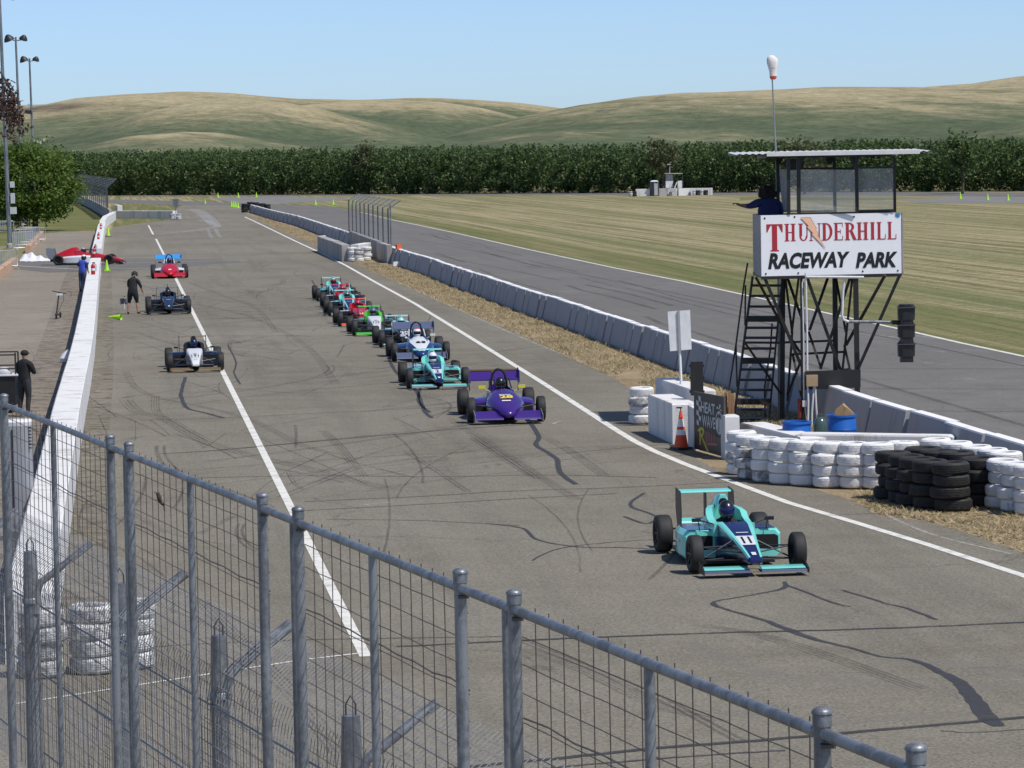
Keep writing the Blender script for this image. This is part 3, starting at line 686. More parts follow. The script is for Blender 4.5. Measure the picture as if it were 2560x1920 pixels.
# ================================================================== trees
leafy('orchard_leaf', [(0.065, 0.110, 0.034), (0.10, 0.155, 0.048), (0.048, 0.082, 0.028), (0.135, 0.19, 0.062), (0.08, 0.13, 0.04)], 0.35, 0.5)
leafy('tree_leaf', [(0.10, 0.165, 0.03), (0.15, 0.23, 0.042), (0.075, 0.13, 0.024), (0.19, 0.27, 0.055), (0.12, 0.19, 0.034)], 0.45, 0.5)
leafy('pale_leaf', [(0.12, 0.135, 0.06), (0.09, 0.11, 0.045), (0.15, 0.16, 0.08)], 0.25, 0.6)
leafy('red_leaf', [(0.075, 0.035, 0.03), (0.10, 0.055, 0.045), (0.05, 0.028, 0.026), (0.12, 0.08, 0.06)], 0.25, 0.6)
dirty('bark', (0.10, 0.075, 0.055), (0.04, 0.03, 0.022), 0.45, 6.0, 0.95)

def crown_points(n_clump, n_leaf, rx, ry, rz, cz, spread, bottom=-1.0):
    c = RNG.normal(size=(n_clump, 3)); c /= np.linalg.norm(c, axis=1)[:, None]
    c *= (0.55 + 0.45 * RNG.random((n_clump, 1))) ** 0.7
    c[:, 2] = np.maximum(c[:, 2], bottom + 0.1 * RNG.random(n_clump))
    c *= np.array([rx, ry, rz]); c[:, 2] += cz
    k = RNG.integers(0, n_clump, n_leaf); sp = spread * (0.5 + RNG.random(n_clump))
    return c[k] + RNG.normal(size=(n_leaf, 3)) * sp[k][:, None] * np.array([1, 1, 0.75])

# the orchard across the valley: rows that merge into one mass of leaves
f0, f1 = np.array([-134.0, 730.0]), np.array([104.0, 448.0])
dvec = (f1 - f0) / np.linalg.norm(f1 - f0); nvec = np.array([-dvec[1], dvec[0]])
if nvec[1] < 0: nvec = -nvec
Ltot = np.linalg.norm(f1 - f0); V = []; S = []
protos = []
for k in range(6):
    pr = crown_points(64, 1700, 2.9, 2.9, 3.75, 3.65, 0.62, -1.0)
    wh = RNG.integers(0, 14, 170); tip = RNG.normal(size=(14, 3)) * np.array([1.6, 1.6, 0.25]) + np.array([0, 0, 6.6])   # whippy shoots on top
    sh = tip[wh] + np.array([0, 0, 1.0]) * RNG.random((170, 1)) * 1.7 + RNG.normal(size=(170, 3)) * 0.16
    protos.append(np.vstack([pr, sh]))
for row in range(9):
    for s in np.arange(0, Ltot, 4.6):
        p = f0 + dvec * (s + 2.6 * (row % 2) + RNG.normal() * 0.4) + nvec * (row * 6.0 + RNG.normal() * 0.4)
        pr = protos[RNG.integers(0, 6)].copy()
        if row > 1: pr = pr[pr[:, 2] > 4.6]
        a = RNG.random() * 2 * PI; ca, sa = math.cos(a), math.sin(a)
        sc = (0.74 + 0.25 * RNG.random()) * (1.02 - 0.17 * s / Ltot)
        q = np.stack([pr[:, 0] * ca - pr[:, 1] * sa, pr[:, 0] * sa + pr[:, 1] * ca, pr[:, 2]], 1) * np.array([sc, sc, sc])
        q[:, :2] += p; V.append(q); S.append(np.full(len(q), 0.44))
V = np.vstack(V); S = np.concatenate(S)
v, q = leaves(V, S, 0.8, 0.7)
o = link('orchard', fast_mesh('orchard', v, q, 'orchard_leaf')); tag(o, 'dense dark green orchard rows stretching below the hills', 'orchard', None, 'stuff')
def tree(name, label, base, pts, leaf, leafmat, trunk, flat=0.6, cat='tree', group=None):
    t = thing(name, label, cat, base, 0, group)
    mb = MB()
    for path, rad in trunk: mb.tube([Vector(base) + Vector(p) for p in path], rad, 8)
    mb.build('trunk', 'bark', t, 60)
    v, q = leaves(pts, leaf, flat)
    link('crown', fast_mesh('crown', v, q, leafmat), t)
    return t
def limbs(h, n, r, top, lean=0.0):
    out = [([(0, 0, -0.1), (0.1, 0, h * 0.5), (lean, 0, h)], [r, r * 0.85, r * 0.7])]
    for k in range(n):
        a = 2 * PI * k / n + 0.4; out.append(([(lean, 0, h * 0.9), (lean + math.cos(a) * 0.9, math.sin(a) * 0.9, h + (top - h) * 0.45), (lean + math.cos(a) * 1.9, math.sin(a) * 1.9, h + (top - h) * 0.8)], [r * 0.55, r * 0.4, r * 0.15]))
    return out
b0 = P(87, 577)
pts = crown_points(170, 30000, 4.6, 4.2, 3.4, 4.3, 0.52, -0.85)
tree('shade_tree', 'round green shade tree standing left of the far lawn', b0, pts + np.array([-0.6, 0, 0]), 0.30, 'tree_leaf', limbs(2.2, 6, 0.30, 6.5, 0.5))
b1 = P(30, 560)
pts = crown_points(110, 16000, 4.8, 4.2, 3.4, 4.5, 0.55, -0.7)
tree('shade_tree', 'smaller green tree mostly hidden behind the light pole', b1, pts + np.array([-1.5, 0, 0]), 0.30, 'tree_leaf', limbs(2.0, 5, 0.26, 6.0))
# paler trees standing out of the orchard edge
for px, py, Y, hh, rr, lab in ((1655, 372, 519, 7.9, 2.2, 'pale olive tree rising above the orchard left of the marshal post'), (2010, 372, 494, 7.4, 3.4, 'pale yellowish tree behind the tower roof'), (2405, 352, 470, 7.6, 1.9, 'tall dark tree poking above the right end of the orchard'), (920, 385, 600, 8.0, 2.6, 'pale green tree top in the orchard near its middle')):
    c = PD(px, py + 20, Y); base = (c.x, Y, 0)
    pts = crown_points(36, 1700, rr, rr, 2.3, hh - 2.2, 0.5)
    tree('orchard_edge_tree', lab, base, pts, 0.5, 'orchard_leaf' if 'dark' in lab else 'pale_leaf', limbs(3.0, 4, 0.2, hh - 1.5))
# drooping reddish branch that hangs into the picture on the left; its trunk stands outside the frame
Y = 78.0; cpx = PD(-190, 250, Y)
root = (cpx.x, Y, 0.0); L_ = []; tw = []
for k in range(15):
    sx_ = random.uniform(-40, 46); y0 = random.uniform(150, 300) if sx_ < 20 else random.uniform(215, 270)
    a = PD(sx_, y0, Y) + Vector((0, random.uniform(-0.4, 0.4), 0)); n_ = random.randint(5, 8)
    pth = [a + Vector((0.05 * j * random.uniform(-0.3, 0.8), random.uniform(-0.03, 0.03), -0.11 * j)) for j in range(n_)]
    tw.append([p - Vector(root) for p in pth])
    for p in pth:
        for _ in range(8): L_.append([p.x - root[0] + random.gauss(0, 0.06), p.y - root[1] + random.gauss(0, 0.06), p.z + random.gauss(0, 0.06)])
tr = [([(0, 0, 0), (0.1, 0, 3), (0.0, 0, 6.2)], [0.2, 0.16, 0.1]), ([(0, 0, 5.5), (0.9, 0, 7.9), (1.7, 0, 8.1), (2.1, 0, 7.3)], [0.08, 0.05, 0.03, 0.012])]
tr += [([Vector((1.1, 0, 8.0))] + t_, [0.02] + [0.008] * len(t_)) for t_ in tw[:12]]
more = crown_points(30, 500, 1.1, 1.1, 1.0, 7.0, 0.25) + np.array([-0.2, 0, 0])
tree('plum_tree', 'tree with drooping reddish brown leaves at the left edge', root, np.vstack([np.array(L_), more]), 0.10, 'red_leaf', tr, 1.4)
# ================================================================== walls, barriers, tyres
dirty('white_concrete', (0.72, 0.71, 0.69), (0.33, 0.30, 0.26), 0.405, 1.3, 0.85, True)
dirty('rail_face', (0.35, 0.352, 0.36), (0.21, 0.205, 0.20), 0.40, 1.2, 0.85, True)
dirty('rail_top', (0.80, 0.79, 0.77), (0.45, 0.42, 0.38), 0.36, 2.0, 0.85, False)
dirty('old_concrete', (0.42, 0.40, 0.37), (0.20, 0.18, 0.16), 0.46, 1.0, 0.9, True)
dirty('tan_block', (0.50, 0.33, 0.21), (0.30, 0.19, 0.12), 0.42, 2.0, 0.9, False)
dirty('white_tyre', (0.76, 0.75, 0.73), (0.12, 0.11, 0.10), 0.365, 3.0, 0.75, False, 18.0)
dirty('scuffed_tyre', (0.70, 0.69, 0.67), (0.05, 0.05, 0.05), 0.47, 4.0, 0.75, False, 14.0)
dirty('black_tyre', (0.022, 0.021, 0.020), (0.045, 0.04, 0.034), 0.42, 5.0, 0.75, False)
dirty('galvanised', (0.27, 0.285, 0.30), (0.10, 0.107, 0.118), 0.48, 7.0, 0.45, True)
MATS['galvanised'].node_tree.nodes['Principled BSDF'].inputs['Metallic'].default_value = 0.45
paint('black_steel', (0.018, 0.017, 0.016), 0.5, 0.0, 0.3)
paint('wire_steel', (0.34, 0.34, 0.34), 0.5, 0.3, 0.3)
paint('rust_wire', (0.15, 0.125, 0.11), 0.6, 0.35, 0.4, 12)
paint('white_paint', (0.78, 0.78, 0.77), 0.45)

# ---- jersey barrier sections between the pit exit and the track
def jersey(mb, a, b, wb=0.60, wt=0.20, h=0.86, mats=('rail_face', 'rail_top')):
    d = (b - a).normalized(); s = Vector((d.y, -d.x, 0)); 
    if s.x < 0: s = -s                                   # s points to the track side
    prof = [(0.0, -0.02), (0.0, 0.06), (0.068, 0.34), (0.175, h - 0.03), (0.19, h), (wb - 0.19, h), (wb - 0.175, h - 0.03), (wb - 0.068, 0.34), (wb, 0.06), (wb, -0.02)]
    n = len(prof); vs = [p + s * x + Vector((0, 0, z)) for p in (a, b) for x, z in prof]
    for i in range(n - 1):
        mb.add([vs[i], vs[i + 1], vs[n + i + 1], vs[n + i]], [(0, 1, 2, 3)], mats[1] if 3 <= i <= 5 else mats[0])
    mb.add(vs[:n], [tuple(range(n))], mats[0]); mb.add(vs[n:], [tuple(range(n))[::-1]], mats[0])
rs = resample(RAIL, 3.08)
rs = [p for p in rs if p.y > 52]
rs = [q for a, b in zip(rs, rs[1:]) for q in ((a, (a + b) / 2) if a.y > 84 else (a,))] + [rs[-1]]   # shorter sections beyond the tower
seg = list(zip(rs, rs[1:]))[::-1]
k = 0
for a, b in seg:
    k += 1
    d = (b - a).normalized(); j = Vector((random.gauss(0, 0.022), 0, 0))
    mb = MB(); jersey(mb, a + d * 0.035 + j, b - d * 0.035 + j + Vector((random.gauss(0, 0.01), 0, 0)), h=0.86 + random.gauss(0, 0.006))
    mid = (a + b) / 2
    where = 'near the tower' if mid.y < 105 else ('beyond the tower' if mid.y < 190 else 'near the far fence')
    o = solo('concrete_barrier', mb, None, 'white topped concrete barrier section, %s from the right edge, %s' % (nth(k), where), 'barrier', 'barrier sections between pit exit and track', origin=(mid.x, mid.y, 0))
    if d.y > 0: pass

# ---- long white pit wall; an opening lets cars through
def wall_piece(name, pts, label, w=0.58, h=0.86, mat='white_concrete', cat='wall', side=-1, joint=0, group=None):
    """low wall along ground points (lane face), w thick to its side; made of cast blocks"""
    root = thing(name, label, cat, (pts[0].x, pts[0].y, 0), 0, group)
    pts = resample(pts, joint) + [pts[-1]] if joint else pts
    for a, b in zip(pts, pts[1:]):
        d = b - a
        if d.length < 0.2: continue
        d.normalize(); s = Vector((d.y, -d.x, 0)) * side
        if s.x * -side < 0: pass
        g = 0.006; a2, b2 = a + d * g, b - d * g; hh = h + random.gauss(0, 0.008); c = 0.025
        ring = lambda p: [p + Vector((0, 0, -0.03)), p + Vector((0, 0, hh - c)), p + s * c + Vector((0, 0, hh)), p + s * (w - c) + Vector((0, 0, hh)), p + s * w + Vector((0, 0, hh - c)), p + s * w + Vector((0, 0, -0.03))]
        MB().loft([ring(a2), ring(b2)]).build('wall_block', mat, root)
    return root
near = [p for p in WALL if p.y < P(254, 690).y]
gap_near = P(253.2, 683); gap_far = P(254.5, 657)
wall_piece('pit_wall', [gap_near] + near, 'long white pit wall running from the tyre stacks to the opening', side=1, joint=6.1)
wall_piece('pit_wall', [P(264, 584), P(262, 592), gap_far], 'short white wall beyond the opening with extinguishers on it', side=1, joint=6.1)
wall_piece('pit_wall', [P(290, 549), P(281, 556), P(270, 562), P(263, 575), P(264, 584)], 'far bent end of the white wall by the lime cone', side=1, w=0.5)
wall_piece('block_wall', [P(287, 546), P(355, 546), P(432, 546)], 'white block wall facing the camera behind the far lawn strip', side=-1, w=0.6, h=0.82)
wall_piece('block_wall', [P(286, 528), P(290, 529), P(294, 530)], 'small white block at the corner of the far fence', side=-1, w=0.6, h=0.8)
wall_piece('old_wall', [P(120, 507), P(183, 507), P(200, 508), P(225, 520), P(250, 535), P(274, 552)], 'weathered grey concrete wall under the far bent fence', side=-1, w=0.3, h=1.15, mat='old_concrete', joint=6.0)

# ---- tyres
def tyre_mesh(name, r, w, mat, tread=True, seed=0):
    """road tyre lying flat: sidewalls with a bead lip, ribbed tread with cross cuts"""
    mb = MB()
    side = [(r * 0.60, 0.10), (r * 0.62, 0.055), (r * 0.66, 0.035), (r * 0.70, 0.05), (r * 0.80, 0.015), (r * 0.87, 0.03), (r * 0.935, 0.10), (r * 0.975, 0.20)]
    ribs = []
    for a_ in (0.24, 0.37, 0.50, 0.63, 0.76):
        ribs += [(r * 0.965, a_ - 0.052), (r * 0.998, a_ - 0.042), (r * 1.0, a_ + 0.042), (r * 0.965, a_ + 0.052)]
    prof = side + ribs + [(x, 1 - h) for x, h in side[::-1]] + [(r * 0.58, 0.5), side[0]]
    mb.lathe([(x, h * w) for x, h in prof], (0, 0, 0), 30)
    n = 30
    for k in range(n):                      # shoulder blocks: every other segment of the outer ribs stands back
        if k % 2:
            for j in (len(side) + 1, len(side) + 2, len(side) + 17, len(side) + 18):
                x, y, z = mb.v[j * n + k]; mb.v[j * n + k] = (x * 0.968, y * 0.968, z)
    return mb.mesh(name, mat, 35)
T_WHITE = [tyre_mesh('tyre', 0.29, 0.205, 'white_tyre', True, i) for i in range(2)]
T_SCUFF = tyre_mesh('tyre', 0.29, 0.205, 'scuffed_tyre')
T_BLACK = tyre_mesh('tyre', 0.33, 0.205, 'black_tyre')
NUM = ['bottom', 'second up', 'third up', 'fourth up', 'fifth up']
def stack(px, py, n, color, where, group, scuff=(), jit=0.018, h=0.205, loc=None, scale=1.0):
    p = loc or P(px, py)
    for i in range(n):
        me = T_BLACK if color == 'black' else (T_SCUFF if i in scuff else random.choice(T_WHITE))
        o = link('tyre', me); o.location = (p.x + random.gauss(0, jit), p.y + random.gauss(0, jit), i * h * scale)
        o.rotation_euler = (random.gauss(0, 0.02) if i else 0, random.gauss(0, 0.02) if i else 0, random.uniform(0, 6)); o.scale = (scale * random.uniform(0.93, 1.05),) * 2 + (scale,)
        pos = 'top' if i == n - 1 else NUM[i]
        tag(o, '%s tyre, %s, %s' % ('scuffed white' if (i in scuff and color != 'black') else color, pos, where), 'tyre', group)
G1 = 'white tyres in front of the low wall'
front = [(1878, 1196), (1915, 1203), (1960, 1208), (2011, 1212), (2071, 1216), (2133, 1218), (2194, 1219), (2262, 1214), (2340, 1207)]
stack(1853, 1184, 4, 'white', 'half hidden stack left of the white row', G1, (1,))
for i, (x, y) in enumerate(front):
    stack(x, y, 4, 'white', '%s stack of the white row' % nth(i + 1), G1, (0, 1, 2) if i == 0 else ((0,) if i == 1 else ()))
for i, (x, y) in enumerate(((2395, 1216), (2440, 1228), (2482, 1236), (2520, 1246))):
    stack(x, y, 4, 'white', '%s white stack behind the black tyres' % nth(i + 1), G1)
for i, (x, y) in enumerate(((2508, 1268), (2540, 1276), (2580, 1284))):
    stack(x, y, 4, 'white', '%s white stack at the right edge' % nth(i + 1), G1)
G2 = 'black tyres beside the pit exit'
for i, (x, y) in enumerate(((2234, 1244), (2262, 1254), (2292, 1261), (2326, 1268), (2378, 1274), (2446, 1262), (2310, 1232), (2352, 1240), (2400, 1244))):
    stack(x, y, 4, 'black', ('%s stack of the front row' % nth(i + 1)) if i < 6 else ('%s stack of the back row' % nth(i - 5)), G2, jit=0.03)
G3 = 'tyres by the small wall ahead of the far fence'
stack(804, 619, 4, 'white', 'stack left of the grey wall', G3)
for i, (x, y) in enumerate(((881, 653), (897, 654), (917, 651))):
    stack(x, y, 4, 'white', '%s stack right of the grey wall' % nth(i + 1), G3, (2, 3) if i == 1 else ())
G4 = 'tyres around the near end of the pit wall'
for i, (x, y) in enumerate(((105, 1690), (232, 1680), (330, 1668))):
    stack(x, y, 4, 'white', '%s stack behind the near mesh fence' % nth(i + 1), G4, (0, 1, 2, 3), loc=None)
stack(432, 549, 3, 'white', 'small stack holding the far sign', 'tyres under the far sign', (0, 1, 2)); stack(446, 549, 3, 'white', 'small stack right of the far sign', 'tyres under the far sign', (0, 2))
stack(1604, 1058, 4, 'white', 'stack left of the white barrier blocks', 'tyres beside the white blocks', (2,)); 
for i, (x, y) in enumerate(((612, 531), (626, 526), (640, 527), (655, 530), (668, 533))):
    stack(x, y, 4, 'black', '%s stack at the far barrier end' % nth(i + 1), 'black tyres at the far barrier end', scale=1.25)

# ---- white blocks, board and cone in front of the tower
def block(name, quad, h, label, mat='white_concrete', chamfer=0.03, z0=-0.02, cat='barrier block'):
    """cast block on four ground points"""
    q = [Vector((p.x, p.y, 0)) for p in quad]; c = sum(q, Vector()) / 4
    up = lambda f, z: [c + (p - c) * f + Vector((0, 0, z)) for p in q]
    mb = MB().loft([up(1.0, z0), up(1.0, h - chamfer), up(0.94, h)])
    return solo(name, mb, mat, label, cat, origin=(c.x, c.y, 0))
def quad_from(a, b, depth, side=1):
    a, b = Vector((a.x, a.y, 0)), Vector((b.x, b.y, 0)); d = (b - a).normalized(); s = Vector((-d.y, d.x, 0)) * side
    return [a, b, b + s * depth, a + s * depth]
block('barrier_block', quad_from(P(1621, 1080), P(1682, 1108), 0.55), 0.83, 'long white barrier block left of the orange cone')
block('barrier_block', quad_from(P(1720, 1112), P(1738, 1124), 0.5), 0.83, 'white block end showing between the cone and the painted board')
block('barrier_block', quad_from(P(1640, 1048), P(1735, 1085), 0.5), 0.95, 'taller white block behind the cone carrying the sign post')
block('barrier_block', quad_from(P(1814, 1148), P(1850, 1147), 0.5), 0.86, 'white block at the right edge of the painted board')
block('barrier_block', quad_from(P(1850, 1133), P(2003, 1176), 0.5), 0.63, 'low white wall behind the left white tyres')
block('barrier_block', quad_from(P(1989, 1172), P(2382, 1180), 0.45), 0.68, 'low white wall behind the middle white tyres')

def board_pt(u, v, off=0.0):
    """u along the board from its left edge, v up, off towards the viewer"""
    a, b = P(1736, 1124), P(1811, 1145); d = (b - a); s = Vector((d.y, -d.x, 0)).normalized()
    return a + d * u + s * off + Vector((0, 0, 0.02 + v * 1.18))
dirty('board_brown', (0.085, 0.075, 0.062), (0.05, 0.045, 0.04), 0.42, 2.0, 0.7)
paint('board_shaded', (0.012, 0.012, 0.013), 0.4); paint('print_white', (0.62, 0.62, 0.60), 0.6); paint('print_yellow', (0.62, 0.50, 0.06), 0.6); paint('print_pink', (0.50, 0.18, 0.13), 0.6)
bd = thing('painted_board', 'dark board with white palm tree lettering leaning by the cone', 'sign', tuple(board_pt(0.5, 0)))
mb = MB(); mb.loft([[board_pt(0, 0), board_pt(1, 0), board_pt(1, 0, -0.04), board_pt(0, 0, -0.04)], [board_pt(0, 0.36), board_pt(1, 0.29), board_pt(1, 0.29, -0.04), board_pt(0, 0.36, -0.04)]]); mb.build('shaded_lower_part', 'board_shaded', bd)  # shade over the board's lower part, put into a darker colour
mb = MB(); mb.loft([[board_pt(0, 0.362), board_pt(1, 0.292), board_pt(1, 0.292, -0.04), board_pt(0, 0.362, -0.04)], [board_pt(0, 1), board_pt(1, 1.02), board_pt(1, 1.02, -0.04), board_pt(0, 1, -0.04)]]); mb.build('upper_panel', 'board_brown', bd)
def on_board(fl, name, mat, off=0.006):
    mb = MB()
    for i, f in enumerate(fl): mb.poly([board_pt(u, v, off + 0.00006 * i) for u, v in f])
    return mb.build(name, mat, bd)
def put_text(s, cx, cy, wid, hei, shear=0.0, bold=0.0):
    vs, fs, w, h = text_shape(s, 1.0, bold, shear)
    return [[(cx + vs[i][0] / w * wid, cy + vs[i][1] / h * hei) for i in f] for f in fs]
on_board(put_text('HEAT', 0.49, 0.765, 0.46, 0.19, 0.0, 0.02) + put_text('WAVE', 0.51, 0.53, 0.44, 0.20, 0.0, 0.02), 'lettering', 'print_white')
chk = []
for i in range(2):
    for j in range(6):
        if (i + j) % 2 == 0:
            x, y = 0.10 + i * 0.075, 0.42 + j * 0.085
            chk.append([(x, y + 0.02), (x + 0.075, y), (x + 0.075, y + 0.085), (x, y + 0.105)])
on_board(chk, 'checkers', 'print_white')
palm = [[(0.85 + 0.115 * math.cos(a), 0.56 + 0.20 * math.sin(a)) for a in [2 * PI * k / 24 for k in range(24)]]]
on_board(palm, 'palm_disc', 'print_white', 0.005)
tr_ = [[(0.825, 0.40), (0.85, 0.39), (0.862, 0.66), (0.845, 0.66)]]
for a in range(7):
    t = PI * (a / 6) ; ex, ey = 0.85 + 0.10 * math.cos(t), 0.66 + 0.08 * math.sin(t) - 0.03
    tr_.append([(0.845, 0.66), ((0.85 + ex) / 2, (0.66 + ey) / 2 + 0.05), (ex, ey - 0.05), ((0.85 + ex) / 2, (0.66 + ey) / 2 - 0.01)])
on_board(tr_, 'palm_tree', 'board_brown', 0.009)
fr = [[(0.855, 0.80), (0.80, 0.84), (0.77, 0.80), (0.80, 0.79)], [(0.855, 0.80), (0.87, 0.88), (0.92, 0.87), (0.90, 0.82)], [(0.855, 0.80), (0.92, 0.80), (0.955, 0.76), (0.90, 0.775)]]
on_board(fr, 'palm_fronds', 'print_white', 0.007)
scr = [[(0.12, 0.33), (0.20, 0.40), (0.32, 0.41), (0.36, 0.34), (0.30, 0.25), (0.22, 0.24), (0.21, 0.28), (0.29, 0.30), (0.31, 0.35), (0.22, 0.365), (0.16, 0.32)], [(0.19, 0.36), (0.24, 0.36), (0.23, 0.10), (0.19, 0.09)], [(0.24, 0.25), (0.30, 0.24), (0.50, 0.03), (0.48, 0.0), (0.43, 0.02)]]
on_board(scr, 'script_letter', 'print_yellow')
sc2 = [[(0.42 + 0.055 * k, 0.36 - 0.008 * k), (0.445 + 0.055 * k, 0.36 - 0.008 * k), (0.43 + 0.055 * k, 0.16), (0.405 + 0.055 * k, 0.16)] for k in range(6)] + [[(0.42, 0.12), (0.80, 0.165), (0.78, 0.20), (0.44, 0.16)]]
on_board(sc2, 'script_strokes', 'print_pink')
paint('cone_orange', (0.78, 0.085, 0.02), 0.5); paint('reflect_white', (0.78, 0.78, 0.78), 0.35); paint('cone_lime', (0.42, 0.78, 0.04), 0.5); paint('cone_black', (0.02, 0.02, 0.02), 0.6)
c = P(1703, 1122); cn = thing('traffic_cone', 'tall orange cone with white bands before the painted board', 'cone', tuple(c))
rad = lambda z: 0.15 - 0.125 * (z - 0.03) / 0.75
mb = MB(); mb.box((c.x, c.y, 0.02), (0.36, 0.36, 0.04), 0.5, None, 0.95); mb.build('base', 'cone_black', cn)
for nm, z0_, z1_, mt in (('lower_cone', 0.04, 0.29, 'cone_orange'), ('reflective_band', 0.29, 0.40, 'reflect_white'), ('middle_cone', 0.40, 0.46, 'cone_orange'), ('reflective_band', 0.46, 0.62, 'reflect_white'), ('cone_tip', 0.62, 0.78, 'cone_orange')):
    MB().lathe([(rad(z0_), z0_), (rad(z1_), z1_)], (c.x, c.y, 0), 18, cap=True).build(nm, mt, cn, 50)
mb = MB(); mb.tube([(c.x, c.y, 0.78), (c.x, c.y, 0.84)], 0.012, 6); mb.box((c.x - 0.03, c.y, 0.85), (0.12, 0.03, 0.03)); mb.build('tip_clip', 'cone_black', cn)
# dark equipment case and white sign behind the board
c = P(1758, 1095); eq = thing('signal_case', 'black two part signal box standing behind the painted board', 'signal box', tuple(c))
mb = MB(); mb.box((c.x - 0.12, c.y, 1.28), (0.27, 0.22, 0.72), None, None, 0.97); mb.build('body', 'black_steel', eq)
mb = MB(); mb.tube([(c.x - 0.12, c.y, 0), (c.x - 0.12, c.y, 0.95)], 0.05, 8); mb.build('stand', 'black_steel', eq)
for z in (1.0, 1.3, 1.55):
    mb = MB()
    for sx_ in (-1, 1): mb.box((c.x - 0.12 + sx_ * 0.145, c.y - 0.05, z), (0.03, 0.08, 0.05))
    mb.build('latch', 'black_steel', eq)
f = P(1708, 1066); sg = thing('sign_board', 'blank white double sign on a thin white post', 'sign', tuple(f))
MB().tube([f, PD(1699, 875, f.y), PD(1692, 800, f.y)], 0.032, 8).build('post', 'white_paint', sg, 60)
for q_, nm in (([(1669, 779), (1693, 777), (1697, 876), (1675, 878)], 'panel'), ([(1699, 777), (1725, 775), (1729, 873), (1702, 876)], 'panel')):
    MB().prism([PD(x, y, f.y - 0.04) for x, y in q_], (0, -0.02, 0)).build(nm, 'white_paint', sg)
paint('grey_strip', (0.35, 0.36, 0.37), 0.5); MB().prism([PD(x, y, f.y - 0.035) for x, y in ((1693, 777), (1699, 777), (1703, 876), (1697, 876))], (0, -0.06, 0)).build('centre_rib', 'grey_strip', sg)
# weathered posts of timber behind the board
dirty('timber', (0.30, 0.17, 0.09), (0.15, 0.09, 0.05), 0.45, 5.0, 0.9)
c = P(1822, 1120); tw_ = thing('timber_bundle', 'upright brown timbers standing between board and stairs', 'timber', tuple(c))
for k_ in range(4):
    MB().box((c.x - 0.11 + 0.07 * k_, c.y + 0.1 * (k_ % 2), 0.55 + 0.02 * (k_ % 3)), (0.055, 0.06, 1.1 + 0.04 * (k_ % 3))).build('plank', 'timber', tw_)

# ---- grey wall with catch fence half way along the barrier
wl_ = [P(873, 614), P(968, 657)]
wall_piece('fence_wall', wl_, 'streaked grey concrete wall under the small catch fence', side=-1, w=0.3, h=1.02, mat='old_concrete', joint=3.3)
wall_piece('grey_wall', [P(813, 627), P(876, 653)], 'streaked grey block wall standing before the small catch fence', side=1, w=0.5, h=0.98, mat='old_concrete', joint=3.3)
wall_piece('grey_wall', [P(877.5, 651), P(910, 645)], 'short return of the streaked grey wall with white top', side=1, w=0.45, h=0.95, mat='white_concrete')
paint('dark_galv', (0.09, 0.093, 0.10), 0.5, 0.4)
fa, fb = P(870, 604), P(968, 648); fe = thing('catch_fence', 'small catch fence with ten leaning posts beside the track', 'fence', (fa.x, fa.y, 0))
s_ = Vector(((fb - fa).normalized().y, -(fb - fa).normalized().x, 0)); s_ = s_ if s_.x > 0 else -s_
wires = MB()
def fpt(t, z): return fa + (fb - fa) * t + Vector((0.0, 0, z)) + s_ * (0.1 + max(0, z - 3.05) * 1.7)
for i in range(10):
    t = i / 9
    MB().tube([fpt(t, 0.3), fpt(t, 3.05)], 0.05, 6).build('post', 'dark_galv', fe)
    MB().tube([fpt(t, 3.0), fpt(t, 3.5)], 0.035, 6).build('arm', 'galvanised', fe)
for z in np.arange(0.95, 3.5, 0.14): wires.tube([fpt(t / 9, z) for t in range(10)], 0.008, 3, cap=False)
for i in range(72): wires.tube([fpt(i / 71, 0.95), fpt(i / 71, 3.05), fpt(i / 71, 3.5)], 0.006, 3, cap=False)
tag(wires.build('wire_mesh', 'wire_steel', fe), kind='stuff')
p = fpt(1, 0); MB().tube([p + Vector((0.15, 0, 0)), p + Vector((0.15, 0, 3.3))], 0.05, 6).build('end_post', 'galvanised', fe)
# orange cube on the barrier
p = PD(996, 621, P(985, 660).y); mb = MB(); mb.box((p.x, p.y, 0.86 + 0.13), (0.26, 0.26, 0.26), 0.4); paint('orange_box', (0.75, 0.12, 0.02), 0.5)
solo('marker_box', mb, 'orange_box', 'small orange box sitting on top of the barrier', 'box', origin=(p.x, p.y, 0.86))
p = P(990, 665); mb = MB(); mb.box((p.x, p.y, 0.12), (0.4, 0.3, 0.24), 0.3, None, 0.8); solo('concrete_lump', mb, 'white_concrete', 'pale concrete lump in the grass beside the barrier', 'rubble')

# ---- far bent catch fence by the lawn
fpth = smooth_line([P(183, 507), P(200, 508), P(225, 520), P(250, 535), P(270, 548)], 5)
fe = thing('catch_fence', 'tall bent catch fence on the grey wall at the far left', 'fence', tuple(fpth[0])); wires = MB()
def arm(p, d, z):
    s = Vector((0.9, -0.43, 0)); return p + s * max(0, (z - 3.4)) * 1.35 + Vector((0, 0, z))
prev = None
for i, p in enumerate(fpth):
    MB().tube([arm(p, None, 0.6), arm(p, None, 3.4)], 0.055, 5).build('post', 'dark_galv', fe)
    MB().tube([arm(p, None, 3.38), arm(p, None, 4.3)], 0.05, 5).build('arm', 'galvanised', fe)
for z in np.arange(1.1, 4.3, 0.16): wires.tube([arm(p, None, z) for p in fpth], 0.022, 3, cap=False)
tag(wires.build('wire_mesh', 'wire_steel', fe), kind='stuff')
fl = [P(120, 507), P(183, 507)]; fe2 = thing('mesh_fence', 'see-through dark mesh fence at the far left behind the tree', 'fence', tuple(fl[0])); wires = MB()
for t in np.linspace(0, 1, 6): MB().tube([fl[0].lerp(fl[1], t) + Vector((0, 0, 1)), fl[0].lerp(fl[1], t) + Vector((0, 0, 3.3))], 0.05, 5).build('post', 'galvanised', fe2)
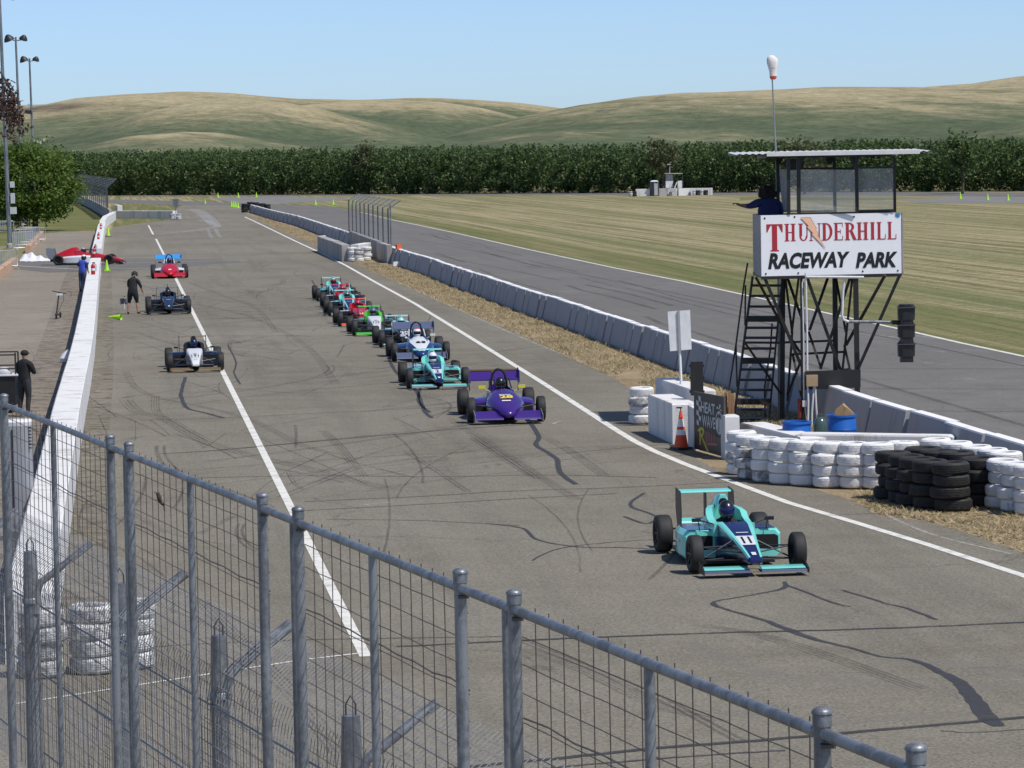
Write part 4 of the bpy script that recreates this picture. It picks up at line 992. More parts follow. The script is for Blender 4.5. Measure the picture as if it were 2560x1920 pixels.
for z in np.arange(1.1, 3.3, 0.12): wires.tube([fl[0] + Vector((0, 0, z)), fl[1] + Vector((0, 0, z))], 0.012, 3, cap=False)
for t in np.linspace(0, 1, 90): wires.tube([fl[0].lerp(fl[1], t) + Vector((0, 0, 1)), fl[0].lerp(fl[1], t) + Vector((0, 0, 3.3))], 0.012, 3, cap=False)
tag(wires.build('wire_mesh', 'wire_steel', fe2), kind='stuff')
p = P(440, 549); sg = thing('sign_board', 'grey square sign on a post in the far tyres', 'sign', tuple(p))
MB().tube([p, p + Vector((0, 0, 2.1))], 0.04, 6).build('post', 'galvanised', sg)
MB().box((p.x, p.y - 0.06, 1.75), (0.62, 0.03, 0.8)).build('panel', 'galvanised', sg)
# ================================================================== flag tower
paint('sign_white', (0.86, 0.865, 0.87), 0.4, 0, 0.04); paint('letter_red', (0.42, 0.022, 0.035), 0.5, 0, 0.05); paint('letter_black', (0.010, 0.010, 0.011), 0.5)
paint('bolt_peach', (0.92, 0.52, 0.33), 0.5, 0, 0.04); paint('sign_blue', (0.05, 0.22, 0.40), 0.5)
paint('roof_white', (0.74, 0.73, 0.70), 0.5); paint('tan_box', (0.42, 0.30, 0.17), 0.6); paint('pipe_white', (0.70, 0.70, 0.70), 0.4); paint('check_grey', (0.30, 0.30, 0.31), 0.6)
paint('drum_blue', (0.012, 0.12, 0.46), 0.4, 0, 0.1, 3.0); paint('cardboard', (0.38, 0.25, 0.13), 0.85)
dirty('side_panel_grey', (0.40, 0.34, 0.33), (0.22, 0.18, 0.17), 0.45, 4.0, 0.7)
m, nt, b, o_ = _mat('hazy_pane')
tp = nt.nodes.new('ShaderNodeBsdfTransparent'); gl = nt.nodes.new('ShaderNodeBsdfGlossy'); df = nt.nodes.new('ShaderNodeBsdfDiffuse')
df.inputs[0].default_value = (0.55, 0.58, 0.60, 1); gl.inputs[1].default_value = 0.12; gl.inputs[0].default_value = (0.7, 0.7, 0.7, 1)
mx1 = nt.nodes.new('ShaderNodeMixShader'); mx2 = nt.nodes.new('ShaderNodeMixShader')
nz = noise(nt, coords(nt, (1, 1, 0.5), 0, 'World'), 3.0, 5, 0.7); rp = ramp(nt, nz, [(0.3, (0.10,) * 3), (0.7, (0.34,) * 3)])
nt.links.new(rp.outputs[0], mx1.inputs[0]); nt.links.new(tp.outputs[0], mx1.inputs[1]); nt.links.new(df.outputs[0], mx1.inputs[2])
mx2.inputs[0].default_value = 0.06; nt.links.new(mx1.outputs[0], mx2.inputs[1]); nt.links.new(gl.outputs[0], mx2.inputs[2]); nt.links.new(mx2.outputs[0], o_.inputs[0])

TY = 79.0                                     # distance of the tower's front
tb = PD(2050, 1068, TY); tower = thing('flag_tower', 'black steel flag tower with stairs, white sign panel and flat roof', 'tower', (tb.x, TY + 0.8, 0))
def T(px, py, dy=0.0): return PD(px, py, TY + dy)
# legs
LEG = {'back_left': (1957, 1955, 1066, 1.5), 'front_left': (2005, 2008, 1085, 0.15), 'back_right': (2087, 2090, 1066, 1.6), 'front_right': (2139, 2145, 1090, 0.25)}
for nm, (x0, x1, yb, dy) in LEG.items():
    a = T(x0, 690, dy); bb = T(x1, yb, dy); bb.z = -0.1; w = 0.11 if 'front_left' not in nm else 0.085
    MB().bar(a, bb, w, w, None, (0, 1, 0)).build('leg', 'black_steel', tower)
# diagonal and level braces
zt = lambda pts: [(1820 + x / 3.77, 660 + y / 3.77) for x, y in pts]
for q, d0, d1, w in (([(345, 130), (690, 960)], -0.05, 0.1, 0.07), ([(265, 130), (500, 560)], 0.0, 0.8, 0.06), ([(500, 560), (690, 850)], 0.8, 0.1, 0.06), ([(560, 130), (740, 640)], 1.4, 0.9, 0.06), ([(745, 130), (1060, 1000)], 0.1, 0.3, 0.07), ([(940, 130), (770, 620)], 1.4, 0.9, 0.06), ([(760, 640), (880, 990)], 0.9, 0.4, 0.05), ([(1020, 140), (1110, 640)], 1.5, 1.0, 0.05), ([(1150, 130), (870, 990)], 0.4, 0.8, 0.06),
                     ([(1170, 140), (1080, 990)], 0.6, 1.0, 0.05), ([(1480, 105), (1115, 760)], -0.05, 0.9, 0.065), ([(1620, 100), (1230, 980)], -0.1, 0.2, 0.065), ([(540, 130), (605, 650)], 1.4, 1.2, 0.05), ([(665, 140), (600, 650)], 0.5, 1.2, 0.05), ([(605, 650), (560, 1290)], 1.2, 1.4, 0.05), ([(610, 850), (690, 1240)], 1.0, 0.2, 0.05), ([(680, 930), (560, 1230)], 0.2, 1.4, 0.05), ([(165, 750), (500, 1225)], 0.5, 1.4, 0.05),
                     ([(160, 740), (500, 742)], 0.6, 1.4, 0.05), ([(500, 740), (1000, 722)], 1.5, 1.55, 0.05), ([(610, 850), (1095, 828)], 1.0, 1.0, 0.05), ([(935, 1180), (1005, 1360)], 0.6, 1.5, 0.05), ([(1110, 1180), (1200, 1370)], 0.9, 0.3, 0.05), ([(1060, 1000), (1150, 990)], 1.5, 1.0, 0.04), ([(1095, 760), (1150, 1000)], 1.0, 0.9, 0.05)):
    q = zt(q); MB().bar(T(*q[0], d0), T(*q[1], d1), w, w, None, (0, 1, 0)).build('brace', 'black_steel', tower)
# platform and parapet
fl = [T(1882, 690, 1.9), T(1905, 693, -0.06), T(2254, 686, 0.30), T(2236, 684, 2.2)]
MB().prism([Vector((p.x, p.y, 3.28)) for p in fl], (0, 0, 0.08)).build('platform', 'black_steel', tower)
# sign panel: local frame u right, v up
S0 = T(1902, 538.5, -0.12); S1 = T(2252.5, 531.5, 0.30); S0b = T(1905, 690, -0.12); S1b = T(2254.5, 684, 0.30)
for p in (S0, S1): pass
zt_top = (S0.z + S1.z) / 2; zt_bot = (S0b.z + S1b.z) / 2
A0 = Vector((S0.x, S0.y, 0)); A1 = Vector((S1.x, S1.y, 0)); SD = (A1 - A0).normalized(); SN = Vector((SD.y, -SD.x, 0)); SW = (A1 - A0).length; SH = zt_top - zt_bot
def sp(u, v, off=0.0): return A0 + SD * (u * SW) + SN * off + Vector((0, 0, zt_bot + v * SH))
panel = MB().loft([[sp(0, 0), sp(1, 0), sp(1, 0, -0.04), sp(0, 0, -0.04)], [sp(0, 1), sp(1, 1), sp(1, 1, -0.04), sp(0, 1, -0.04)]]).build('sign_panel', 'sign_white', tower)
mb = MB(); mb.bar(sp(0, -0.03, -0.02), sp(1, -0.03, -0.02), 0.06, 0.06, None, (0, 0, 1)); mb.build('sill_beam', 'black_steel', tower)
def su(zx, zy): return ((zx - 305) / 1712.0, 1 - (zy - (878 - 0.0245 * (zx - 305))) / 733.0)
def serif(ch, x, y, w, h):
    """bold serif capital in a box, as flat pieces"""
    st, th, sf = 0.27 * w, 0.055 * h, 0.05 * h; out = []
    def rect(a, b_, c_, d): out.append([(x + a * w, y + b_ * h), (x + c_ * w, y + b_ * h), (x + c_ * w, y + d * h), (x + a * w, y + d * h)])
    def stem(c0, wd=None, top=True, bot=True):
        wd = wd or 0.27; rect(c0 - wd / 2, 0, c0 + wd / 2, 1)
        if top: rect(c0 - wd / 2 - 0.1, 0.95, c0 + wd / 2 + 0.1, 1)
        if bot: rect(c0 - wd / 2 - 0.1, 0, c0 + wd / 2 + 0.1, 0.05)
    def bowl(cx, cy, rx, ry, a0, a1, tk, n=10):
        o1 = [(x + (cx + rx * math.cos(a)) * w, y + (cy + ry * math.sin(a)) * h) for a in [a0 + (a1 - a0) * k / n for k in range(n + 1)]]
        i1 = [(x + (cx + (rx - tk) * math.cos(a)) * w, y + (cy + (ry - 0.06) * math.sin(a)) * h) for a in [a0 + (a1 - a0) * k / n for k in range(n + 1)]]
        for k in range(n): out.append([o1[k], o1[k + 1], i1[k + 1], i1[k]])
    if ch == 'T':
        stem(0.5, 0.32, False, True); rect(0, 0.94, 1, 1)
        for a in (0, 1):
            q = [(0, 0.70), (0.06, 0.70), (0.26, 0.945), (0, 0.945)]; q = [(1 - p if a else p, v) for p, v in q]; out.append([(x + p * w, y + v * h) for p, v in q])
    elif ch == 'H': stem(0.22, 0.24); stem(0.78, 0.24); rect(0.3, 0.47, 0.7, 0.53)
    elif ch == 'I': stem(0.5, 0.5)
    elif ch == 'U':
        rect(0.12, 0.28, 0.38, 1); rect(0.02, 0.95, 0.48, 1); rect(0.80, 0.28, 0.90, 1); rect(0.70, 0.95, 1.0, 1); bowl(0.51, 0.30, 0.39, 0.30, PI, 2 * PI, 0.17)
    elif ch == 'N':
        rect(0.12, 0, 0.21, 1); rect(0.02, 0, 0.32, 0.05); rect(0.02, 0.95, 0.24, 1); rect(0.80, 0, 0.89, 1); rect(0.70, 0.95, 1, 1)
        out.append([(x + p * w, y + v * h) for p, v in ((0.10, 1), (0.36, 1), (0.90, 0), (0.66, 0))])
    elif ch == 'D': stem(0.24, 0.26); bowl(0.36, 0.5, 0.62, 0.5, -PI / 2, PI / 2, 0.24, 14)
    elif ch == 'E':
        stem(0.26, 0.27); rect(0.3, 0.95, 0.94, 1); rect(0.3, 0, 0.96, 0.05); rect(0.3, 0.47, 0.72, 0.53); rect(0.88, 0.76, 0.94, 0.96); rect(0.90, 0.04, 0.96, 0.26); rect(0.67, 0.38, 0.73, 0.62)
    elif ch == 'R':
        stem(0.22, 0.25); bowl(0.34, 0.745, 0.46, 0.255, -PI / 2, PI / 2, 0.22); out.append([(x + p * w, y + v * h) for p, v in ((0.42, 0.5), (0.66, 0.52), (0.98, 0.04), (1.0, 0), (0.72, 0))])
    elif ch == 'L': stem(0.26, 0.27); rect(0.3, 0, 0.94, 0.05); rect(0.89, 0.04, 0.95, 0.30)
    return out
def on_sign(name, polys, mat, off):
    mb = MB()
    for i, f in enumerate(polys): mb.poly([sp(u, v, off + 0.00004 * i) for u, v in f])
    return mb.build(name, mat, panel)
row = []
def put_letter(ch, zx0, zx1, zy0, zy1):
    u0, v1 = su(zx0, zy0); u1, v0 = su(zx1, zy1); row.extend(serif(ch, u0, v0, u1 - u0, v1 - v0))
put_letter('T', 370, 568, 985, 1308)
for ch, a_, b_ in (('H', 590, 726), ('U', 756, 884), ('N', 890, 1036), ('D', 1044, 1178), ('E', 1190, 1308), ('R', 1326, 1470), ('H', 1474, 1612), ('I', 1630, 1702), ('L', 1716, 1832), ('L', 1846, 1962)):
    y0 = 978 - 0.024 * (a_ - 590); put_letter(ch, a_, b_, y0, y0 + 208)
on_sign('serif_lettering', row, 'letter_red', 0.004)
bolt = [(790, 905), (905, 903), (980, 1035), (962, 1037), (1008, 1105), (990, 1110), (1090, 1275), (915, 1095), (940, 1092), (860, 1010), (885, 1005)]
bu = [su(*p) for p in bolt]; cu_, cv_ = sum(p[0] for p in bu) / len(bu), sum(p[1] for p in bu) / len(bu)
def grow(pts, k):   # outline pushed outwards a little
    out = []
    n = len(pts)
    for i in range(n):
        a, b_, c_ = pts[i - 1], pts[i], pts[(i + 1) % n]
        d1 = Vector(((b_[0] - a[0]) * SW, (b_[1] - a[1]) * SH)).normalized(); d2 = Vector(((c_[0] - b_[0]) * SW, (c_[1] - b_[1]) * SH)).normalized()
        nn = (Vector((d1.y, -d1.x)) + Vector((d2.y, -d2.x))); nn = nn.normalized() * k
        out.append((b_[0] - nn.x / SW, b_[1] - nn.y / SH))
    return out
on_sign('bolt_outline', [grow(bu, 0.010)], 'letter_black', 0.014); on_sign('lightning_bolt', [bu], 'bolt_peach', 0.017)
def sign_text(s, zx0, zx1, zy, hpx, shear, bold):
    vs, fs, w, h = text_shape(s, 1.0, bold, shear, 1.0); u0, vc = su(zx0, zy); u1, _ = su(zx1, zy); hh = hpx / 733.0
    return [[(u0 + (vs[i][0] / w + 0.5) * (u1 - u0), vc + vs[i][1] / h * hh) for i in f] for f in fs]
on_sign('slanted_lettering', sign_text('RACEWAY', 385, 1385, 1428, 196, 0.22, 0.045) + sign_text('PARK', 1455, 1968, 1412, 188, 0.22, 0.045), 'letter_black', 0.004)
mk = []
for a_ in range(4):
    t = a_ * PI / 4 + 0.2; cx, cy = su(1972, 870); c_, s_ = math.cos(t), math.sin(t); l_, w_ = 0.062, 0.012
    mk.append([(cx + (c_ * p * l_ - s_ * q * w_) / SW, cy + (s_ * p * l_ + c_ * q * w_) / SH) for p, q in ((-1, -1), (1, -1), (1, 1), (-1, 1))])
on_sign('corner_mark', mk, 'sign_blue', 0.004)
for zx, zy in ((352, 912), (716, 893), (1441, 888), (357, 1580), (752, 1570), (1540, 1546), (1970, 1537)):
    u, v = su(zx, zy); c_ = sp(u, v); bl = MB(); bl.lathe([(0.022, -0.001), (0.016, -0.013), (0.0, -0.015)], c_, 8, 'Y'); bl.build('bolt', 'letter_black', panel)
# checkered side panel on the left
q0, q1 = T(1881.5, 537, 1.9), sp(0, 1)
sidep = MB().loft([[Vector((q0.x, q0.y, zt_bot)), sp(0, 0, -0.045), sp(0.008, 0, -0.045), Vector((q0.x + 0.03, q0.y, zt_bot))], [Vector((q0.x, q0.y, zt_top)), sp(0, 1, -0.045), sp(0.008, 1, -0.045), Vector((q0.x + 0.03, q0.y, zt_top))]]).build('side_panel', 'side_panel_grey', tower)
e0 = Vector((q0.x, q0.y, 0)); e1_ = A0 - SN * 0.045; ev = e1_ - e0; en = Vector((ev.y, -ev.x, 0)).normalized(); en = en if en.x < 0 else -en
mb = MB()
for i in range(6):
    for j in range(14):
        if (i + j) % 2 == 0 and not (j > 11):
            mb.poly([e0 + ev * ((i + a_) / 6) + en * 0.004 + Vector((0, 0, zt_bot + SH * (j + b_) / 17)) for a_, b_ in ((0, 0), (1, 0), (1, 1), (0, 1))])
mb.build('checkers', 'check_grey', sidep)
MB().prism([T(2254, 533, 0.35), T(2256, 685, 0.35), T(2238, 685, 2.2), T(2236, 533, 2.2)], (0.03, 0, 0)).build('side_panel', 'side_panel_grey', tower)
bk = [T(1882, 536, 1.95), T(2236, 531, 2.25)]
MB().loft([[Vector((bk[0].x, bk[0].y, zt_bot)), Vector((bk[1].x, bk[1].y, zt_bot)), Vector((bk[1].x, bk[1].y + 0.03, zt_bot)), Vector((bk[0].x, bk[0].y + 0.03, zt_bot))], [Vector((bk[0].x, bk[0].y, zt_top)), Vector((bk[1].x, bk[1].y, zt_top)), Vector((bk[1].x, bk[1].y + 0.03, zt_top)), Vector((bk[0].x, bk[0].y + 0.03, zt_top))]]).build('back_panel', 'side_panel_grey', tower)
# cabin posts, panes, roof
z7 = lambda x, y: (1840 + x / 4.88, 360 + y / 4.88)
def zb(p, zz_): return Vector((p.x, p.y, zz_))
posts = [((640, 150), (643, 860), -0.02, 0.075), ((760, 150), (768, 850), 0.05, 0.08), ((1195, 150), (1208, 830), 2.1, 0.07), ((1465, 150), (1478, 830), 0.22, 0.075), ((1930, 140), (1938, 830), 0.3, 0.06), ((505, 150), (515, 800), 2.0, 0.07), ((1880, 150), (1885, 820), 2.2, 0.04)]
for a_, b_, dy, w in posts:
    if dy == 2.2: continue
    MB().bar(T(*z7(*a_), dy), T(*z7(*b_), dy), w, w, None, (0, 1, 0)).build('cabin_post', 'black_steel', tower)
for x0, dy in ((800, 0.05), (1160, 2.1), (1455, 0.22), (540, 2.0)):       # gussets under the roof
    MB().prism([T(*z7(x0 - 70, 150), dy), T(*z7(x0 + 60, 150), dy), T(*z7(x0 - 10, 250), dy), T(*z7(x0 - 50, 250), dy)], (0, 0.02, 0)).build('gusset', 'black_steel', tower)
def pane(a_, b_, dy0, dy1, name='window_pane'):
    p = [T(*z7(a_[0], a_[1]), dy0), T(*z7(b_[0], a_[1]), dy1), T(*z7(b_[0], b_[1]), dy1), T(*z7(a_[0], b_[1]), dy0)]
    return MB().poly(p).build(name, 'hazy_pane', tower)
pane((655, 318), (745, 820), 0.0, 0.03); pane((778, 310), (1190, 822), 2.05, 2.1); pane((790, 315), (1450, 828), 0.12, 0.2); pane((1490, 296), (1925, 808), 0.24, 0.29); pane((1215, 318), (1455, 820), 2.12, 2.14)
for a_, b_, dy in (((650, 300), (1930, 292), 2.0), ((1480, 290), (1925, 282), 0.26), ((1480, 815), (1935, 806), 0.26), ((770, 825), (1200, 815), 2.05), ((1500, 826), (1930, 820), 2.1), ((770, 850), (1470, 835), 0.1), ((575, 820), (770, 815), 2.0)):
    MB().bar(T(*z7(*a_), dy), T(*z7(*b_), dy), 0.035, 0.04, None, (0, 0, 1)).build('rail', 'black_steel', tower)
dirty('door_grey', (0.55, 0.55, 0.56), (0.30, 0.30, 0.31), 0.45, 5, 0.6); MB().prism([T(*z7(x, y), 1.98) for x, y in ((525, 305), (622, 310), (632, 815), (568, 815))], (0, 0.03, 0)).build('door_leaf', 'door_grey', tower)
# roof: corrugated sheet with overhang
r0 = T(1846, 384.5, -0.9); r1 = T(2338, 379, -0.55); zr = (r0.z + r1.z) / 2
rx0, rx1 = r0.x, r1.x; ry0, ry1 = TY - 0.22, TY + 3.0
mb = MB(); n_ = 60; ring0 = []; 
for i in range(n_ + 1):
    x = rx0 + (rx1 - rx0) * i / n_; z = zr + 0.012 * (1 if i % 2 else -1)
    ring0.append((x, z))
vs = [(x, ry0, z) for x, z in ring0] + [(x, ry1, z + 0.05) for x, z in ring0]; mb.add(vs, [(i, i + 1, n_ + 2 + i, n_ + 1 + i) for i in range(n_)])
vs2 = [(x, y, z - 0.03) for x, y, z in vs]; mb.add(vs2, [(i, n_ + 1 + i, n_ + 2 + i, i + 1) for i in range(n_)])
mb.build('roof_sheet', 'roof_white', tower)
fx0 = T(1915, 384, 0).x
mb = MB(); mb.box(((fx0 + rx1 - 0.3) / 2, ry0 - 0.02, zr - 0.012), (rx1 - 0.3 - fx0, 0.03, 0.085)); mb.build('fascia', 'roof_white', tower)
mb = MB(); mb.box(((fx0 + rx1 - 0.9) / 2, (ry0 + ry1) / 2, zr - 0.075), (rx1 - 0.9 - fx0, ry1 - ry0 - 0.3, 0.05)); mb.build('roof_frame', 'black_steel', tower)
# speaker under the roof
p = T(*z7(700, 235), 1.2); solo('loudspeaker', MB().loft([[p + Vector((x * f, -0.12 if k else 0.12, z * f)) for x, z in ((-0.2, -0.1), (0.2, -0.1), (0.24, 0), (0.2, 0.1), (-0.2, 0.1), (-0.24, 0))] for k, f in ((0, 0.9), (1, 1.0))]), 'black_steel', 'black loudspeaker hanging under the tower roof', 'loudspeaker')
# stairs
def stair(px, py, dy): return T(px, py, dy)
sl0, sl1 = T(1881, 690, 1.0), P(1838, 1030); sl1 = PD(1836, 1032, TY + 0.6); sl1.z = 0.0
st = [zt([(232, 115), (62, 1410)]), zt([(510, 130), (385, 1470)])]
A_ = T(*st[0][0], 1.0); B_ = T(*st[0][1], 1.0); C_ = T(*st[1][0], 1.3); D_ = T(*st[1][1], 1.3)
MB().bar(A_, B_, 0.05, 0.14, None, (0, 1, 0)).build('stringer', 'black_steel', tower); MB().bar(C_, D_, 0.04, 0.10, None, (0, 1, 0)).build('stringer', 'black_steel', tower)
for i, y in enumerate((202, 300, 400, 515, 600, 694, 795, 910, 992, 1090, 1185, 1295, 1370, 1462)):
    t = (y - 115) / 1295; a_ = A_.lerp(B_, t); b_ = C_.lerp(D_, min(1, (y - 130) / 1340)); thick = 0.13 if y in (515, 910, 1295) else 0.05
    MB().loft([[p + Vector((0, dy_, dz_)) for dy_, dz_ in ((-0.13, -thick / 2), (0.13, -thick / 2), (0.13, thick / 2), (-0.13, thick / 2))] for p in (a_, b_)]).build('step', 'black_steel', tower)
for q, dy in ((zt([(185, -10), (150, 190), (75, 760), (10, 1170), (12, 1290)]), 0.85), (zt([(165, 200), (160, 580)]), 0.9), (zt([(75, 760), (85, 1160)]), 0.9), (zt([(415, 560), (400, 800), (345, 1160), (350, 1480)]), 1.6)):
    MB().tube([T(*p_, dy) for p_ in q], 0.022, 6).build('handrail', 'black_steel', tower)
# conduits and control cabinet
for q, r_, dy in ((zt([(733, 85), (737, 300), (745, 700), (748, 1000)]), 0.024, -0.12), (zt([(740, 122), (1000, 122), (1280, 126)]), 0.03, -0.14), (zt([(712, 140), (700, 180), (712, 700), (716, 1290), (745, 1480)]), 0.018, 0.0), (zt([(1100, 130), (1085, 250), (1075, 480), (1090, 525), (1130, 542), (1150, 543)]), 0.03, -0.1)):
    MB().tube([T(*p_, dy) for p_ in smooth_line(q, 4)] if False else [T(*p_, dy) for p_ in q], r_, 7).build('conduit', 'pipe_white', tower, 60)
p4 = [T(*p_, -0.05) for p_ in zt([(725, 1012), (1250, 992), (1250, 1165), (728, 1185)])]
solo('control_board', MB().prism(p4, (0, 0.04, 0)), 'black_steel', 'black plywood board fixed low across the tower legs', 'board')
cb = [T(*p_, -0.07) for p_ in zt([(735, 1046), (842, 1043), (842, 1148), (737, 1150)])]
jb = thing('junction_box', 'tan junction box with white pipes below, on the black board', 'junction box', tuple(cb[3]))
MB().prism(cb, (0, -0.14, 0)).build('box', 'tan_box', jb)
for q in ([(752, 1150), (758, 1300), (755, 1480)], [(810, 1150), (792, 1400), (790, 1590)], [(822, 1150), (832, 1350), (852, 1590)]):
    MB().tube([T(*p_, -0.12 - 0.03 * i_) for i_, p_ in enumerate(zt(q))], 0.022, 7).build('pipe', 'pipe_white', jb)
# traffic light on its arm
c = T(*zt([(1680, 650)])[0], -0.12); tl = thing('traffic_light', 'black three lamp traffic light on a grey arm right of the tower', 'traffic light', tuple(c))
MB().tube([T(*p_, -0.1) for p_ in zt([(1140, 543), (1420, 545), (1600, 552)])], 0.035, 8).build('arm', 'galvanised', tl, 60)
MB().tube([T(*p_, -0.1) for p_ in zt([(1545, 551), (1690, 550)])], 0.05, 8).build('arm_clamp', 'black_steel', tl, 60)
for k_, (y0, y1) in enumerate(((400, 525), (565, 690), (745, 870))):
    top, bot = T(*zt([(1680, y0)])[0], -0.12), T(*zt([(1680, y1)])[0], -0.12); hx = 0.185
    oct_ = [(-1, -0.45), (-0.5, -0.8), (0.5, -0.8), (1, -0.45), (1, 0.6), (-1, 0.6)]
    lamp = MB().loft([[p_ + Vector((x * hx * f, y * 0.2, 0)) for x, y in oct_] for p_, f in ((bot, 0.96), (bot.lerp(top, 0.5), 1.0), (top, 1.0), (top + Vector((0, 0, 0.05)), 0.8))]).build('lamp_housing', 'black_steel', tl)
    MB().box((top.x, top.y - 0.02, bot.z - 0.06), (hx * 1.5, 0.25, 0.13)).build('neck', 'black_steel', tl)
    MB().box((top.x, top.y - 0.03, top.z - 0.02), (hx * 2.12, 0.33, 0.018)).build('seam', 'dark_galv', lamp)
lp = T(*zt([(1668, 880)])[0], -0.12); MB().ball((lp.x, lp.y, lp.z), (0.09, 0.09, 0.04), 10, 6).build('lens_bottom', 'dark_galv', tl, 80)
# windsock
wb = T(1941, 690, 2.1); wk = thing('windsock', 'limp white windsock with red end on a tall pole at the tower', 'windsock', (wb.x, wb.y, 0))
pt = [T(1930.5, 197, 2.1), T(1940, 380, 2.1), T(1944, 540, 2.1), T(1946, 690, 2.1), T(1948, 1064, 2.1)]
MB().tube(pt, [0.016, 0.02, 0.024, 0.03, 0.035], 7).build('pole', 'galvanised', wk)
def sock(y, x0, x1):
    a_, b_ = T(x0, y, 2.1), T(x1, y, 2.1); c_ = (a_ + b_) / 2; r_ = (b_ - a_).length / 2
    return [c_ + Vector((math.cos(t) * r_, math.sin(t) * r_ * 0.7, 0)) for t in [2 * PI * k_ / 14 for k_ in range(14)]]
sw = [(138, 1925, 1931), (140, 1920, 1936), (147, 1917, 1944), (158, 1917, 1945.5), (168, 1920, 1944), (176, 1922.5, 1943), (182, 1923.5, 1942), (190, 1924, 1942)]
paint('sock_white', (0.78, 0.74, 0.71), 0.8); paint('sock_red', (0.62, 0.10, 0.07), 0.8)
MB().loft([sock(*s_) for s_ in sw]).build('sock', 'sock_white', wk, 50)
MB().loft([sock(190.2, 1924, 1942), sock(196, 1925, 1941), sock(199, 1928, 1937)]).build('sock_end', 'sock_red', wk, 50)
MB().poly([T(1926, 170, 1.95), T(1937, 169, 1.95), T(1937, 171, 1.95), T(1926, 172, 1.95)]).build('seam_mark', 'check_grey', wk)
# drums, cardboard and bottles beside the legs
def drum(px, py, ztop, label):
    p = P(px, py, ztop); d = thing('plastic_drum', label, 'drum', (p.x, p.y, ztop - 0.88), 0, 'blue drums under the tower'); r_ = 0.29; z0_ = ztop - 0.88
    MB().lathe([(0.0, 0.02), (0.26, 0.02), (0.285, 0.06), (r_, 0.27), (r_ + 0.01, 0.29), (r_, 0.31), (r_, 0.57), (r_ + 0.01, 0.59), (r_, 0.61), (0.275, 0.80), (0.26, 0.84), (0.245, 0.8), (0.24, 0.3), (0, 0.28)], (p.x, p.y, z0_), 24).build('barrel', 'drum_blue', d, 40)
    MB().lathe([(0.255, 0.835), (0.30, 0.835), (0.30, 0.88), (0.255, 0.88), (0.255, 0.835)], (p.x, p.y, z0_), 24).build('rim', 'drum_blue', d, 40)
    return p
pL = drum(1991, 1053, 0.80, 'open blue plastic drum left of the white pipes'); pR = drum(2104, 1036, 0.88, 'blue plastic drum with cardboard sticking out of it')
mb = MB(); mb.prism([pR + Vector((-0.18, 0, -0.2)), pR + Vector((0.12, 0.05, -0.2)), pR + Vector((0.2, 0.02, 0.02)), pR + Vector((0.02, 0.0, 0.2)), pR + Vector((-0.12, -0.03, 0.1))], (0.03, 0.06, 0.02)); mb.prism([pR + Vector((0.0, -0.1, -0.2)), pR + Vector((0.22, -0.08, -0.2)), pR + Vector((0.24, -0.08, 0.03)), pR + Vector((0.1, -0.1, 0.15))], (-0.02, -0.01, 0))
solo('cardboard_box', mb, 'cardboard', 'crumpled brown cardboard poking out of the blue drum', 'cardboard')
paint('green_glass', (0.06, 0.10, 0.09), 0.15); p = P(2052, 1128); mb = MB(); mb.lathe([(0, 0), (0.13, 0.0), (0.15, 0.1), (0.15, 0.34), (0.1, 0.46), (0.04, 0.5), (0.04, 0.56), (0, 0.56)], (p.x, p.y, 0.2), 14)
solo('gas_bottle', mb, 'green_glass', 'dark green bottle standing between the two blue drums', 'bottle', smooth=50, origin=(p.x, p.y, 0.2))
paint('red_hose', (0.22, 0.03, 0.025), 0.6); MB().tube([T(*p_, -0.02) for p_ in zt([(675, 1270), (680, 1360), (676, 1450)])], 0.05, 8).build('red_pipe', 'red_hose', tower)
mb = MB(); p_ = T(*zt([(722, 1315)])[0], -0.08); mb.box(p_, (0.1, 0.06, 0.14)); mb.build('outlet_box', 'pipe_white', tower)
# ================================================================== racing cars and their drivers
CP = {}
def cp(key, col): 
    CP[key] = key; car_paint(key, col); return key
cp('teal', (0.20, 0.70, 0.62)); cp('navy', (0.008, 0.014, 0.09)); cp('car_white', (0.74, 0.75, 0.76)); cp('car_black', (0.010, 0.011, 0.013)); cp('dark_blue', (0.010, 0.022, 0.055)); cp('car_red', (0.50, 0.008, 0.018)); cp('wing_orange', (0.80, 0.11, 0.03))
cp('green', (0.075, 0.50, 0.035)); cp('purple', (0.048, 0.014, 0.19)); cp('sky_blue', (0.05, 0.30, 0.66)); cp('gold', (0.20, 0.135, 0.045)); cp('mid_blue', (0.012, 0.045, 0.15)); cp('silver_blue', (0.10, 0.12, 0.20)); cp('grey_green', (0.10, 0.14, 0.12)); cp('mirror_yellow', (0.75, 0.66, 0.03)); cp('wing_grey', (0.20, 0.22, 0.25)); cp('aqua_pale', (0.35, 0.66, 0.62))
paint('carbon', (0.012, 0.012, 0.013), 0.45); paint('tyre_rubber', (0.020, 0.0195, 0.019), 0.7, 0, 0.25, 10.0); paint('rim_black', (0.02, 0.02, 0.022), 0.35, 0.5); paint('arm_grey', (0.06, 0.06, 0.065), 0.4, 0.6); paint('number_black', (0.012, 0.012, 0.014), 0.5); paint('number_white', (0.75, 0.75, 0.75), 0.5); paint('number_yellow', (0.80, 0.62, 0.03), 0.5); paint('intake_dark', (0.004, 0.004, 0.005), 0.8); paint('visor', (0.01, 0.02, 0.12), 0.08, 0.3); paint('visor_dark', (0.012, 0.012, 0.015), 0.08, 0.2)
paint('suit_dark', (0.015, 0.015, 0.02), 0.8); paint('suit_red', (0.20, 0.012, 0.012), 0.8); paint('suit_blue', (0.02, 0.03, 0.12), 0.8)

